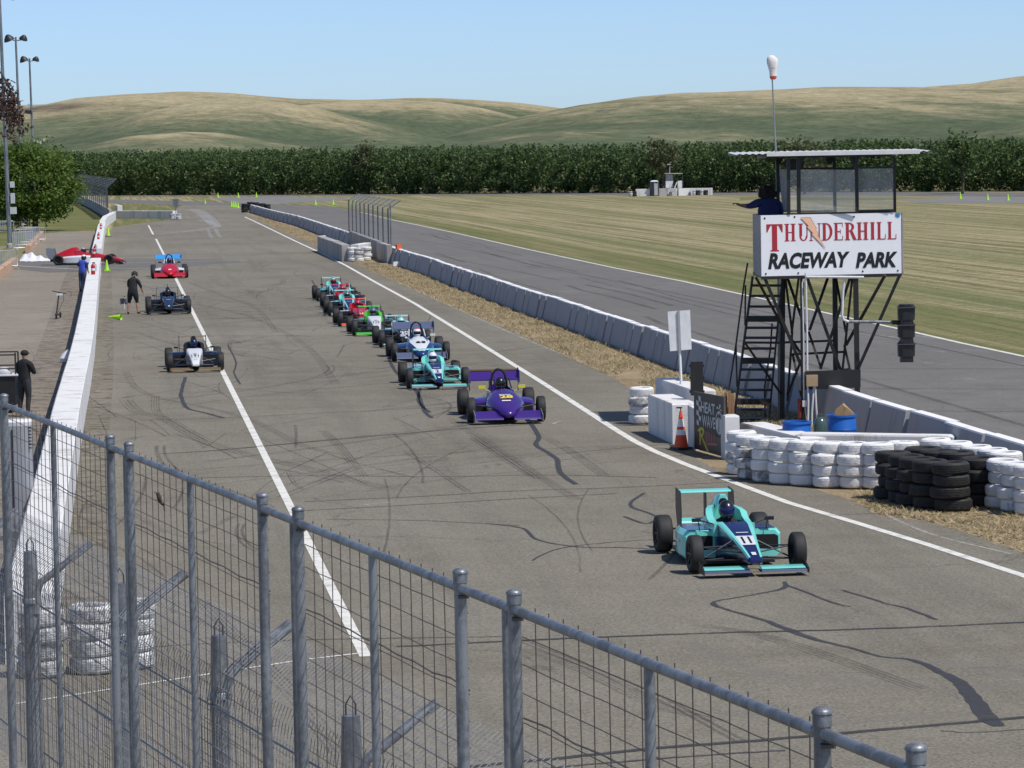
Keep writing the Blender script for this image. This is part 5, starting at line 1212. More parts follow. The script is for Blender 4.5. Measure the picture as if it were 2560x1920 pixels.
def ring(y, w, z0, z1, e=4.0, cx=0.0, n=20):
    zc, h = (z0 + z1) / 2, (z1 - z0) / 2; out = []
    for k in range(n):
        a = 2 * PI * (k + 0.5) / n; c, s = math.cos(a), math.sin(a)
        out.append(Vector((cx + w * math.copysign(abs(c) ** (2 / e), c), y, zc + h * math.copysign(abs(s) ** (2 / e), s))))
    return out
def body_loft(st, e=4.0): return MB().loft([ring(s[0], s[1], s[2], s[3], s[4] if len(s) > 4 else e) for s in st])
def wheel(root, x, y, r, w, name='tyre'):
    s = 1 if x > 0 else -1; mb = MB(); h = w / 2
    mb.lathe([(r * 0.62, -h * 0.9), (r * 0.72, -h), (r * 0.88, -h * 0.96), (r * 0.965, -h * 0.80), (r * 0.995, -h * 0.5), (r, 0), (r * 0.995, h * 0.5), (r * 0.965, h * 0.80), (r * 0.88, h * 0.96), (r * 0.72, h), (r * 0.62, h * 0.9)], (x, y, r), 28, 'X')
    t = mb.build(name, 'tyre_rubber', root, 50, False)
    mb = MB(); mb.lathe([(r * 0.62, h * 0.86), (r * 0.58, h * 0.6), (r * 0.5, h * 0.35), (r * 0.2, h * 0.5), (r * 0.12, h * 0.62), (0.0, h * 0.62)], (x, y, r), 16, 'X'); mb.lathe([(r * 0.62, -h * 0.86), (r * 0.5, -h * 0.5), (0.0, -h * 0.4)], (x, y, r), 16, 'X')
    for k in range(6):
        a = k * PI / 3; mb.bar((x + s * h * 0.58, y, r), (x + s * h * 0.72, y + math.cos(a) * r * 0.58, r + math.sin(a) * r * 0.58), 0.03, 0.02)
    mb.build('rim', 'rim_black', t, 40, False)
def plates(root, topz, y0, y1, w0, w1, mat, name, lift=0.005, n=5):
    """panel lying on the nose top between y0 and y1"""
    vs = []
    for k in range(n + 1):
        t = k / n; y = y0 + (y1 - y0) * t; w = w0 + (w1 - w0) * t; vs += [(-w, y, topz(y) + lift), (w, y, topz(y) + lift)]
    MB().add(vs, [(2 * k, 2 * k + 1, 2 * k + 3, 2 * k + 2) for k in range(n)]).build(name, mat, root, None, False)
def decal(root, topz, s, cx, cy, wid, hei, mat, name='number', lift=0.012, bold=0.02):
    vs, fs, w, h = text_shape(s, 1.0, bold)
    pts = []
    for x, v in vs:
        y = cy + v / h * hei; pts.append((cx + x / w * wid, y, topz(y) + lift))
    MB().add(pts, fs).build(name, mat, root, None, False)
def interp(st):
    ys = [s[0] for s in st]; zs = [s[3] for s in st]
    return lambda y: float(np.interp(y, ys, zs))

def driver(root, loc, rz, scale, helmet, label, visor='visor', suit='suit_dark', stripe=None, seat=(0, 0.10, 0.50), peak=None):
    """upper body in the cockpit; hands on the wheel ahead"""
    M = Matrix.Rotation(rz, 3, 'Z'); p = Vector(loc) + M @ (Vector(seat) * scale)
    d = thing('person', label, 'person', tuple(p), rz, 'drivers seated in the racing cars', scale)
    mb = MB()
    secs = [(0.10, 0.15, 0.10, -0.30), (0.07, 0.19, 0.12, -0.12), (0.04, 0.215, 0.12, 0.0), (0.03, 0.20, 0.10, 0.08), (0.02, 0.10, 0.075, 0.13), (0.01, 0.06, 0.06, 0.18), (0.0, 0.055, 0.06, 0.25)]
    mb.loft([[Vector((rx * math.copysign(abs(math.cos(a)) ** 0.8, math.cos(a)), cy + ry * math.sin(a), z)) for a in [2 * PI * k / 16 for k in range(16)]] for cy, rx, ry, z in secs])
    for s in (-1, 1):
        mb.tube([(s * 0.19, 0.03, 0.04), (s * 0.23, -0.10, -0.10), (s * 0.16, -0.30, -0.06), (s * 0.11, -0.40, -0.01)], [0.055, 0.048, 0.038, 0.03], 8)
        for k in range(4): mb.tube([(s * 0.11, -0.40, -0.01 + 0.012 * k), (s * 0.09, -0.43, 0.0 + 0.014 * k), (s * 0.075, -0.41, 0.0 + 0.014 * k)], 0.010, 5)
        mb.tube([(s * 0.11, -0.39, 0.0), (s * 0.085, -0.40, 0.05)], 0.011, 5)
    mb.build('body', suit, d, 60, False)
    mb = MB(); mb.ball((0, -0.02, 0.255), (0.125, 0.145, 0.145), 18, 12); mb.ball((0, -0.09, 0.18), (0.095, 0.085, 0.075), 14, 8)
    h = mb.build('helmet', helmet, d, 80, False)
    vs = []; n = 10
    for z, f in ((0.205, 0.92), (0.25, 1.0), (0.295, 0.96)):
        for k in range(n + 1):
            a = -PI / 2 + (k / n - 0.5) * 2.1; vs.append((0.131 * f * math.cos(a) * (0.98 if z < 0.22 else 1), -0.02 + 0.153 * f * math.sin(a) - (0.012 if z < 0.24 else 0.004), z))
    MB().add(vs, [(r * (n + 1) + k, r * (n + 1) + k + 1, (r + 1) * (n + 1) + k + 1, (r + 1) * (n + 1) + k) for r in range(2) for k in range(n)]).build('visor', visor, h, 80, False)
    if stripe:
        MB().loft([[Vector((0.128 * math.sin(t) * math.cos(a), -0.02 + 0.148 * math.sin(t) * math.sin(a), 0.256 + 0.148 * math.cos(t))) for a in [2 * PI * k / 18 for k in range(18)]] for t in (0.02, 0.35, 0.7)], None, False).build('helmet_cap', stripe, h, 80, False)
    return d

def place(px, py, yaw, axle, scale):
    """origin of a car whose front axle stands over the picture point"""
    p = P(px, py); f = Vector((math.sin(yaw), -math.cos(yaw), 0)); o = p - f * axle * scale
    return Vector((o.x, o.y, 0)), yaw

def car_a(px, py, yaw, label, c, num=None, scale=1.0, halo=False, helmet='car_black', hlabel='', visor='visor', stripe=None, num_col='number_black', plate='car_white', low=False, suit='suit_dark', loc=None, small=None):
    """modern single seater with airbox; c: colours by part"""
    if loc is None: o, rz = place(px, py, yaw, 1.38, scale)
    else: o, rz = loc, yaw
    t = thing('racing_car', label, 'race car', tuple(o), rz, 'open wheel racing cars', scale)
    B = lambda mb, n, m, s=None: mb.build(n, m, t, s, False)
    nose = [(-2.12, 0.085, 0.19, 0.235, 5), (-2.05, 0.105, 0.165, 0.275, 6), (-1.8, 0.125, 0.165, 0.35, 6), (-1.4, 0.165, 0.18, 0.45, 7), (-1.0, 0.21, 0.15, 0.54, 8), (-0.7, 0.245, 0.10, 0.605, 8), (-0.5, 0.255, 0.07, 0.63, 8)]
    tz = interp(nose)
    B(body_loft(nose), 'nose', c['nose'], 40)
    B(body_loft([(-0.5, 0.255, 0.07, 0.60, 6), (-0.1, 0.29, 0.05, 0.50, 6), (0.5, 0.30, 0.05, 0.50, 6), (1.1, 0.24, 0.06, 0.46, 5), (1.7, 0.14, 0.12, 0.36, 4)]), 'monocoque', c.get('tub', c['nose']), 40)
    if c.get('panel'):
        plates(t, tz, -2.03, -1.62, 0.055, 0.085, c['panel'], 'nose_stripe'); plates(t, tz, -1.20, -0.56, 0.115, 0.165, c['panel'], 'nose_stripe')
    if c.get('edge'):
        for s in (-1, 1):
            vs = []; n = 8
            for k in range(n + 1):
                y = -2.06 + k / n * 1.56; w = float(np.interp(y, [q[0] for q in nose], [q[1] for q in nose])); z = tz(y)
                vs += [(s * (w * 0.68), y, z + 0.004), (s * w * 0.93, y, z + 0.004), (s * (w + 0.005), y, z - 0.03)]
            B(MB().add(vs, [(3 * k + j, 3 * k + j + 1, 3 * k + j + 4, 3 * k + j + 3)[::s] for k in range(n) for j in range(2)]), 'nose_edge', c['edge'], 60)
    if num:
        plates(t, tz, -1.60, -1.22, 0.105, 0.135, plate, 'number_panel', 0.006)
        decal(t, tz, num, 0, -1.41, (0.09, 0.13, 0.215)[len(num) - 1], 0.27, num_col, bold=0.03 if len(num) < 3 else 0.008)
    plates(t, tz, -1.10, -1.075, 0.09, 0.09, c.get('script', 'number_white'), 'script_mark', 0.013, 2)
    if num and len(num) == 3: plates(t, tz, -1.235, -1.195, 0.05, 0.05, 'number_black', 'team_mark', 0.013, 2); plates(t, tz, -1.78, -1.765, 0.05, 0.05, 'number_black', 'script_mark', 0.013, 2)
    if c.get('badge'): plates(t, tz, -2.0, -1.9, 0.03, 0.035, c['badge'], 'badge', 0.012)
    # cockpit rim and headrest wings
    for s in (-1, 1):
        B(MB().loft([[Vector((s * x, y, z)) for x, z in ((xa, za), (xa + 0.10, za - 0.02), (xa + 0.12, 0.42), (xa - 0.01, 0.42))] for y, xa, za in ((-0.52, 0.20, 0.63), (-0.25, 0.215, 0.61), (0.0, 0.215, 0.66), (0.12, 0.21, 0.74), (0.32, 0.17, 0.78), (0.50, 0.10, 0.80))][::s]), 'cockpit_side', c['cover'], 40)
    # engine cover with airbox: narrow A shaped section
    secs = []
    for y, zt_, wt, wb, zb_ in ((0.36, 0.945, 0.065, 0.16, 0.50), (0.42, 0.96, 0.085, 0.19, 0.48), (0.70, 0.925, 0.08, 0.24, 0.44), (1.10, 0.78, 0.06, 0.22, 0.40), (1.5, 0.60, 0.04, 0.14, 0.36), (1.85, 0.46, 0.02, 0.05, 0.34)):
        h = zt_ - zb_; half = [(wb, zb_), (wb * 0.92, zb_ + 0.25 * h), (wt * 1.25, zb_ + 0.62 * h), (wt, zb_ + 0.86 * h), (wt * 0.55, zt_)]
        secs.append([Vector((x, y, z)) for x, z in half] + [Vector((-x, y, z)) for x, z in half[::-1]])
    cover = B(MB().loft(secs), 'engine_cover', c['cover'], 45)
    MB().loft([ring(y, w, 0.77, zt2, 2.6, 0, 14) for y, w, zt2 in ((0.352, 0.062, 0.905), (0.368, 0.060, 0.903))]).build('air_intake', 'intake_dark', cover, None, False)
    # sidepods
    for s in (-1, 1):
        pod = B(MB().loft([[Vector((s * x, y, z)) for x, z in ((0.26, 0.09), (xo - 0.03, 0.09), (xo, 0.13), (xo, zt_ - 0.07), (xo - 0.06, zt_), (0.26, zt_ + 0.01))] for y, xo, zt_ in ((-0.36, 0.70, 0.475), (-0.30, 0.735, 0.50), (0.2, 0.745, 0.50), (0.8, 0.66, 0.47), (1.25, 0.42, 0.42), (1.5, 0.30, 0.38))][::s]), 'sidepod', c['pod'], 30)
        MB().loft([[Vector((s * x, y, z)) for x, z in ((0.36, 0.21), (0.66, 0.19), (0.69, 0.22), (0.69, 0.385), (0.64, 0.415), (0.30, 0.42), (0.30, 0.25))] for y in (-0.362, -0.35)][::s]).build('intake', 'intake_dark', pod, None, False)
        if c.get('pod_top'):
            MB().add([(s * 0.29, -0.33, 0.512), (s * 0.66, -0.30, 0.506), (s * 0.67, 0.2, 0.507), (s * 0.60, 0.75, 0.482), (s * 0.29, 0.75, 0.486), (s * 0.29, 0.2, 0.513)], [(0, 1, 2, 5), (5, 2, 3, 4)]).build('pod_top', c['pod_top'], pod, None, False)
        # mirrors
        mb = MB(); mb.tube([(s * 0.24, -0.42, 0.58), (s * 0.52, -0.40, 0.66)], 0.010, 5); mb.tube([(s * 0.50, -0.40, 0.50), (s * 0.52, -0.40, 0.64)], 0.008, 5); mb.box((s * 0.55, -0.40, 0.66), (0.13, 0.06, 0.05)); B(mb, 'mirror', c.get('mirror', 'carbon'))
    for s in (-1, 1): B(MB().add([(s * 0.748, -0.05, 0.30), (s * 0.748, 0.28, 0.30), (s * 0.748, 0.28, 0.34), (s * 0.748, -0.05, 0.34)], [(0, 1, 2, 3)[::s]]), 'side_mark', c.get('side_mark', 'number_white'))
    B(MB().box((0, 0.45, 0.045), (1.15, 2.2, 0.03)), 'floor', 'carbon')
    B(MB().loft([ring(1.2, 0.17, 0.14, 0.42, 4), ring(1.9, 0.08, 0.18, 0.34, 4)]), 'gearbox', 'carbon', 40)
    # wings
    fw = []
    for s in (-1, 1):
        w = B(MB().loft([[Vector((s * x, y, z)) for y, z in ((-2.14, 0.060), (-2.11, 0.092), (-1.95, 0.094), (-1.84, 0.080), (-1.95, 0.055))] for x in (0.08, 0.755)][::s]), 'front_wing', c['wing_low'], 40)
        MB().loft([[Vector((s * x, y, z)) for y, z in ((-2.04, 0.098), (-2.0, 0.112), (-1.84, 0.130), (-1.82, 0.122), (-1.95, 0.100))] for x in (0.10, 0.75)][::s]).build('flap', c['wing'], w, 40, False)
        MB().loft([[Vector((s * x, y, z)) for y, z in ((-2.16, 0.04), (-2.14, 0.11), (-1.98, 0.16), (-1.74, 0.20), (-1.72, 0.04))] for x in (0.757, 0.772)][::s]).build('endplate', c.get('endplate', 'carbon'), w, None, False)
    zt_ = 0.87
    rw = B(MB().loft([[Vector((x, y, z)) for y, z in ((1.74, zt_ - 0.005), (1.76, zt_ + 0.012), (1.88, zt_ + 0.020), (1.99, zt_ + 0.026), (2.0, zt_ + 0.018), (1.88, zt_ - 0.008))] for x in (-0.405, 0.405)]), 'rear_wing', c['rear_wing'], 40)
    MB().loft([[Vector((x, y, z)) for y, z in ((1.68, 0.40), (1.70, 0.43), (1.92, 0.46), (1.90, 0.42))] for x in (-0.405, 0.405)]).build('lower_wing', c['rear_wing'], rw, None, False)
    for s in (-1, 1):
        MB().loft([[Vector((s * x, y, z)) for y, z in ((1.62, 0.32), (1.60, 0.60), (1.66, 0.89), (2.06, 0.92), (2.06, 0.60), (1.92, 0.32))] for x in (0.406, 0.421)][::s]).build('endplate', c.get('rear_plate', 'carbon'), rw, None, False)
    MB().box((0, 1.82, 0.60), (0.02, 0.16, 0.5)).build('pylon', 'carbon', rw, None, False)
    # suspension and wheels
    for s in (-1, 1):
        mb = MB()
        for y1, z1, y2, z2 in ((-1.62, 0.30, -1.38, 0.36), (-1.10, 0.34, -1.38, 0.36), (-1.62, 0.19, -1.38, 0.17), (-1.10, 0.17, -1.38, 0.17), (-1.25, 0.45, -1.36, 0.18)):
            mb.tube([(s * 0.15, y1, z1), (s * 0.66, y2, z2)], 0.013, 6)
        B(mb, 'wishbone', 'arm_grey')
        mb = MB()
        for y1, z1, y2, z2 in ((1.1, 0.34, 1.38, 0.36), (1.6, 0.34, 1.38, 0.36), (1.1, 0.16, 1.38, 0.17), (1.6, 0.17, 1.38, 0.17)):
            mb.tube([(s * 0.14, y1, z1), (s * 0.64, y2, z2)], 0.014, 6)
        B(mb, 'wishbone', 'arm_grey')
        wheel(t, s * 0.76, -1.38, 0.275, 0.195); wheel(t, s * 0.745, 1.37, 0.288, 0.245)
    if halo:
        B(MB().tube([(-0.23, 0.28, 0.70), (-0.26, 0.0, 0.80), (-0.20, -0.30, 0.82), (0, -0.48, 0.80), (0.20, -0.30, 0.82), (0.26, 0.0, 0.80), (0.23, 0.28, 0.70)], 0.028, 8), 'halo', 'carbon', 60); B(MB().tube([(0, -0.48, 0.80), (0, -0.62, 0.60)], 0.022, 8), 'halo_stay', 'carbon', 60)
    if c.get('camera'): B(MB().tube([(0, 0.6, 0.93), (0.0, 0.62, 1.06)], 0.012, 6), 'antenna', 'carbon')
    driver(t, o, rz, scale, helmet, hlabel, visor, suit, stripe)
    return t

def car_b(px, py, yaw, label, c, num=None, scale=1.0, helmet='car_black', hlabel='', visor='visor_dark', stripe=None, num_col='number_black', suit='suit_dark', wide=1.0):
    """older single seater: broad rounded nose, open roll hoop, wide wings"""
    o, rz = place(px, py, yaw, 1.32, scale)
    t = thing('racing_car', label, 'race car', tuple(o), rz, 'open wheel racing cars', scale)
    B = lambda mb, n, m, s=None: mb.build(n, m, t, s, False)
    nose = [(-2.10, 0.05, 0.17, 0.24, 2.2), (-2.04, 0.11, 0.13, 0.285, 2.3), (-1.85, 0.20, 0.11, 0.36, 2.4), (-1.5, 0.33 * wide, 0.10, 0.46, 2.5), (-1.15, 0.43 * wide, 0.10, 0.55, 2.6), (-0.85, 0.40 * wide, 0.09, 0.63, 2.6), (-0.6, 0.34, 0.07, 0.68, 2.6), (-0.48, 0.31, 0.07, 0.68, 2.6)]
    tz = interp(nose)
    B(body_loft(nose), 'nose', c['nose'], 70)
    if c.get('nose_top'):
        vs = []; n = 8
        for k in range(n + 1):
            y = -1.95 + k / n * 1.42; w = float(np.interp(y, [-1.95, -1.5, -1.1, -0.8, -0.5], [0.09, 0.20, 0.30, 0.30, 0.25]))
            W_ = float(np.interp(y, [q[0] for q in nose], [q[1] for q in nose])); zb_ = float(np.interp(y, [q[0] for q in nose], [q[2] for q in nose])); zc_, h_ = (tz(y) + zb_) / 2, (tz(y) - zb_) / 2
            for f in (-1, -0.5, 0, 0.5, 1): vs.append((f * w, y, zc_ + h_ * max(0.0, 1 - min(0.98, abs(f * w) / W_) ** 2.5) ** (1 / 2.5) + 0.010))
        B(MB().add(vs, [(5 * k + j, 5 * k + j + 1, 5 * k + j + 6, 5 * k + j + 5) for k in range(n) for j in range(4)]), 'nose_top', c['nose_top'], 60)
    if num: decal(t, tz, num, 0.02, -1.22, 0.30, 0.20, num_col, lift=0.02, bold=0.04)
    if c.get('bands'):
        for y0, y1, w_, m_ in c['bands']: plates(t, tz, y0, y1, w_, w_, m_, 'nose_band', 0.014, 2)
    B(body_loft([(-0.48, 0.30, 0.07, 0.60, 4), (-0.1, 0.31, 0.06, 0.52, 4), (0.5, 0.30, 0.06, 0.52, 4), (1.0, 0.24, 0.08, 0.50, 4), (1.6, 0.12, 0.14, 0.38, 4)]), 'monocoque', c.get('tub', c['nose']), 45)
    for s in (-1, 1):
        B(MB().loft([[Vector((s * x, y, z)) for x, z in ((xa, za), (xa + 0.06, za - 0.03), (xa + 0.10, 0.40), (xa - 0.01, 0.40))] for y, xa, za in ((-0.50, 0.20, 0.67), (-0.2, 0.24, 0.62), (0.15, 0.23, 0.66), (0.45, 0.16, 0.70))][::s]), 'cockpit_side', c.get('side', c['nose']), 40)
        B(MB().loft([[Vector((s * x, y, z)) for x, z in ((0.28, 0.10), (xo - 0.02, 0.10), (xo, 0.14), (xo - 0.02, zt_ - 0.03), (xo - 0.10, zt_), (0.28, zt_ + 0.04))] for y, xo, zt_ in ((-0.45, 0.70, 0.36), (-0.35, 0.74, 0.40), (0.3, 0.76, 0.43), (0.9, 0.62, 0.40), (1.2, 0.40, 0.36))][::s]), 'sidepod', c['pod'], 40)
        B(MB().box((s * 0.50, -0.457, 0.25), (0.34, 0.02, 0.17)), 'intake', 'intake_dark')
        mb = MB(); mb.tube([(s * 0.26, -0.36, 0.60), (s * 0.40, -0.34, 0.70)], 0.010, 5); mb.box((s * 0.45, -0.34, 0.72), (0.16, 0.09, 0.065)); B(mb, 'mirror', c.get('mirror', 'carbon'))
    B(body_loft([(0.42, 0.17, 0.45, 0.78, 2.4), (0.8, 0.20, 0.42, 0.70, 2.4), (1.3, 0.12, 0.36, 0.52, 2.4), (1.65, 0.05, 0.32, 0.42, 2.4)]), 'engine_cover', c.get('cover', c['nose']), 60)
    arch = [(0.185 * math.cos(a) * (1.0 if abs(math.cos(a)) > 0.5 else 0.98), 0.40, 0.62 + 0.46 * math.sin(a) ** 0.8) for a in [PI * k / 10 for k in range(11)]]
    B(MB().tube([(0.21, 0.40, 0.40)] + arch + [(-0.21, 0.40, 0.40)], 0.026, 8), 'roll_hoop', 'carbon', 60)
    mb = MB()
    for s in (-1, 1): mb.tube([(s * 0.14, 0.40, 1.02), (s * 0.18, 0.95, 0.60)], 0.018, 6)
    B(mb, 'hoop_brace', 'carbon')
    for s in (-1, 1): B(MB().tube([(s * 0.22, 0.36, 0.86), (s * 0.25, 0.0, 0.66)], 0.016, 6), 'cockpit_brace', c.get('brace', 'carbon'))
    B(MB().box((0, 0.35, 0.045), (1.2, 2.1, 0.03)), 'floor', 'carbon')
    B(MB().loft([ring(1.1, 0.18, 0.14, 0.42, 4), ring(1.85, 0.09, 0.18, 0.34, 4)]), 'gearbox', 'carbon', 40)
    for s in (-1, 1):
        w = B(MB().loft([[Vector((s * x, y, z)) for y, z in ((-2.10, 0.10), (-2.08, 0.13), (-1.90, 0.175), (-1.66, 0.265), (-1.655, 0.25), (-1.88, 0.145))] for x in (0.12, 0.74)][::s]), 'front_wing', c['wing'], 40)
        MB().loft([[Vector((s * x, y, z)) for y, z in ((-2.12, 0.06), (-2.12, 0.20), (-1.64, 0.30), (-1.62, 0.06))] for x in (0.742, 0.757)][::s]).build('endplate', c.get('endplate', 'wing_grey'), w, None, False)
    hw = c.get('rear_half', 0.62); zr = c.get('rear_z', 0.92)
    rw = B(MB().loft([[Vector((x, y, z)) for y, z in ((1.42, zr - 0.155), (1.42, zr - 0.13), (1.60, zr - 0.05), (1.84, zr + 0.06), (1.85, zr + 0.045), (1.62, zr - 0.09))] for x in (-hw, hw)]), 'rear_wing', c['rear_wing'], 40)
    if c.get('rear_lip'): MB().loft([[Vector((x, y, z)) for y, z in ((1.80, zr + 0.055), (1.80, zr + 0.085), (1.88, zr + 0.10), (1.88, zr + 0.06))] for x in (-hw, hw)]).build('wing_lip', c['rear_lip'], rw, None, False)
    for s in (-1, 1):
        MB().loft([[Vector((s * x, y, z)) for y, z in ((1.40, zr - 0.20), (1.46, zr + 0.07), (1.92, zr + 0.12), (1.92, zr - 0.20), (1.78, zr - 0.42), (1.66, zr - 0.38), (1.72, zr - 0.22))] for x in (hw + 0.001, hw + 0.016)][::s]).build('endplate', c.get('rear_plate', c['rear_wing']), rw, None, False)
    MB().box((0, 1.62, zr - 0.28), (0.025, 0.2, 0.42)).build('pylon', 'carbon', rw, None, False)
    for s in (-1, 1):
        for ya, r in ((-1.32, 0.28), (1.30, 0.29)):
            mb = MB()
            for y1, z1, y2, z2 in ((ya - 0.25, 0.32, ya, 0.37), (ya + 0.25, 0.34, ya, 0.37), (ya - 0.25, 0.17, ya, 0.17), (ya + 0.25, 0.17, ya, 0.17)): mb.tube([(s * 0.2, y1, z1), (s * 0.66, y2, z2)], 0.013, 6)
            B(mb, 'wishbone', 'arm_grey')
        wheel(t, s * 0.78, -1.32, 0.28, 0.19); wheel(t, s * 0.755, 1.30, 0.295, 0.25)
    driver(t, o, rz, scale, helmet, hlabel, visor, suit, stripe, (0, 0.08, 0.52))
    return t

YAW = R(6.4)
teal_navy = dict(nose='navy', edge='teal', tub='navy', cover='teal', pod='teal', pod_top='navy', wing='teal', wing_low='navy', rear_wing='teal', badge='car_white')
car_a(1866, 1427, R(7.5), 'turquoise and navy racing car numbered 11 leading the column', teal_navy, '11', hlabel='driver in black helmet with blue visor in the turquoise leading car', helmet='car_black')
car_b(1265.5, 1054, R(5.2), 'purple racing car with yellow number 28 and wide rear wing', dict(nose='purple', pod='purple', wing='purple', rear_wing='purple', rear_lip='gold', mirror='mirror_yellow', bands=[(-1.07, -1.04, 0.13, 'number_white'), (-1.50, -1.43, 0.10, 'number_white')], rear_half=0.56, endplate='wing_grey', rear_z=0.90), '28', 1.03, 'car_black', 'driver in glossy black helmet in the purple car', num_col='number_yellow', suit='suit_red')
car_a(1094, 969, R(6.0), 'turquoise and navy racing car with number 2', dict(teal_navy, wing_low='wing_grey', tub='grey_green'), '2', 0.97, hlabel='driver in white helmet with blue visor in the number 2 car', helmet='car_white')
car_b(1051.6, 901, R(5.5), 'white and blue racing car with black number 63', dict(nose='mid_blue', nose_top='car_white', pod='mid_blue', wing='silver_blue', rear_wing='silver_blue', rear_half=0.62, mirror='car_white', brace='car_white', side='mid_blue', rear_z=0.96), '63', 1.0, 'car_white', 'driver in red and white helmet in the white and blue car', stripe='car_red', suit='suit_blue')
car_a(1012, 866, YAW, 'black racing car numbered 124 with pale turquoise rear wing', dict(nose='car_black', tub='dark_blue', cover='aqua_pale', pod='dark_blue', wing='aqua_pale', wing_low='carbon', rear_wing='aqua_pale', badge='car_white'), '124', 0.98, hlabel='driver in pale aqua helmet in the black car', helmet='aqua_pale', visor='visor_dark')
car_a(941, 837, YAW, 'dark racing car numbered 123 with bright green wings and white nose', dict(nose='car_white', tub='grey_green', cover='green', pod='grey_green', wing='green', wing_low='green', rear_wing='green', camera=1), '123', 0.98, hlabel='driver in dark chrome helmet in the green winged car', helmet='silver_blue', visor='visor_dark')
car_a(902, 814, YAW, 'red racing car numbered 114 with orange rear wing', dict(nose='car_red', tub='car_red', cover='car_red', pod='dark_blue', pod_top='car_white', wing='wing_orange', wing_low='wing_orange', rear_wing='wing_orange', rear_plate='car_white', camera=1), '114', 0.98, hlabel='driver in red helmet in the orange winged red car', helmet='car_red', visor='visor_dark', num_col='number_white', plate='car_red')
car_a(874, 788, YAW, 'turquoise racing car between the two red cars', dict(teal_navy, pod='dark_blue', pod_top='teal', wing_low='car_white'), None, 0.98, hlabel='driver in dark green helmet in the car between the red cars', helmet='grey_green', visor='visor_dark')
car_a(862, 771, YAW, 'red racing car with red rear wing, second from the back', dict(nose='car_red', tub='car_red', cover='car_red', pod='dark_blue', pod_top='car_white', wing='car_white', wing_low='car_red', rear_wing='car_red', rear_plate='car_white', camera=1), None, 0.98, hlabel='driver in red helmet in the second car from the back', helmet='car_red', visor='visor_dark')
car_a(840, 751, YAW, 'turquoise racing car at the very back of the column', teal_navy, None, 1.0, hlabel='driver in white topped dark red helmet in the last car', helmet='suit_red', stripe='car_white', visor='visor_dark')
car_a(488.6, 927, YAW, 'black racing car with white nose numbered 191', dict(nose='car_white', tub='carbon', cover='carbon', pod='dark_blue', wing='gold', wing_low='gold', rear_wing='gold', rear_plate='carbon'), '191', 0.97, hlabel='driver in dark helmet with blue collar in car 191', helmet='car_black', suit='suit_blue')
car_a(422.5, 784, YAW, 'all black racing car beside the man in shorts', dict(nose='dark_blue', tub='carbon', cover='car_black', pod='dark_blue', wing='carbon', wing_low='carbon', rear_wing='silver_blue', camera=1, badge='car_white'), None, 1.05, hlabel='driver in black helmet in the all black car', helmet='car_black', visor='visor_dark')
car_b(425, 695, YAW, 'red and white racing car with light blue rear wing', dict(nose='car_red', pod='car_white', side='car_red', wing='car_red', rear_wing='sky_blue', cover='sky_blue', brace='car_white', bands=[(-1.75, -1.62, 0.07, 'number_white')], endplate='car_red', rear_half=0.62, rear_z=0.98), None, 1.10, 'car_black', 'driver in dark red helmet in the red and light blue car', stripe='suit_red', wide=1.05)
red_c = P(213, 661)
car_a(0, 0, R(90), 'red and white racing car crossing through the wall opening', dict(nose='car_red', tub='car_red', cover='car_red', pod='car_white', wing='wing_grey', wing_low='car_red', rear_wing='wing_grey', rear_plate='wing_grey'), None, 1.10, True, hlabel='driver in black and white helmet in the car crossing at the wall', helmet='car_black', stripe='car_white', loc=Vector((red_c.x, red_c.y, 0)))
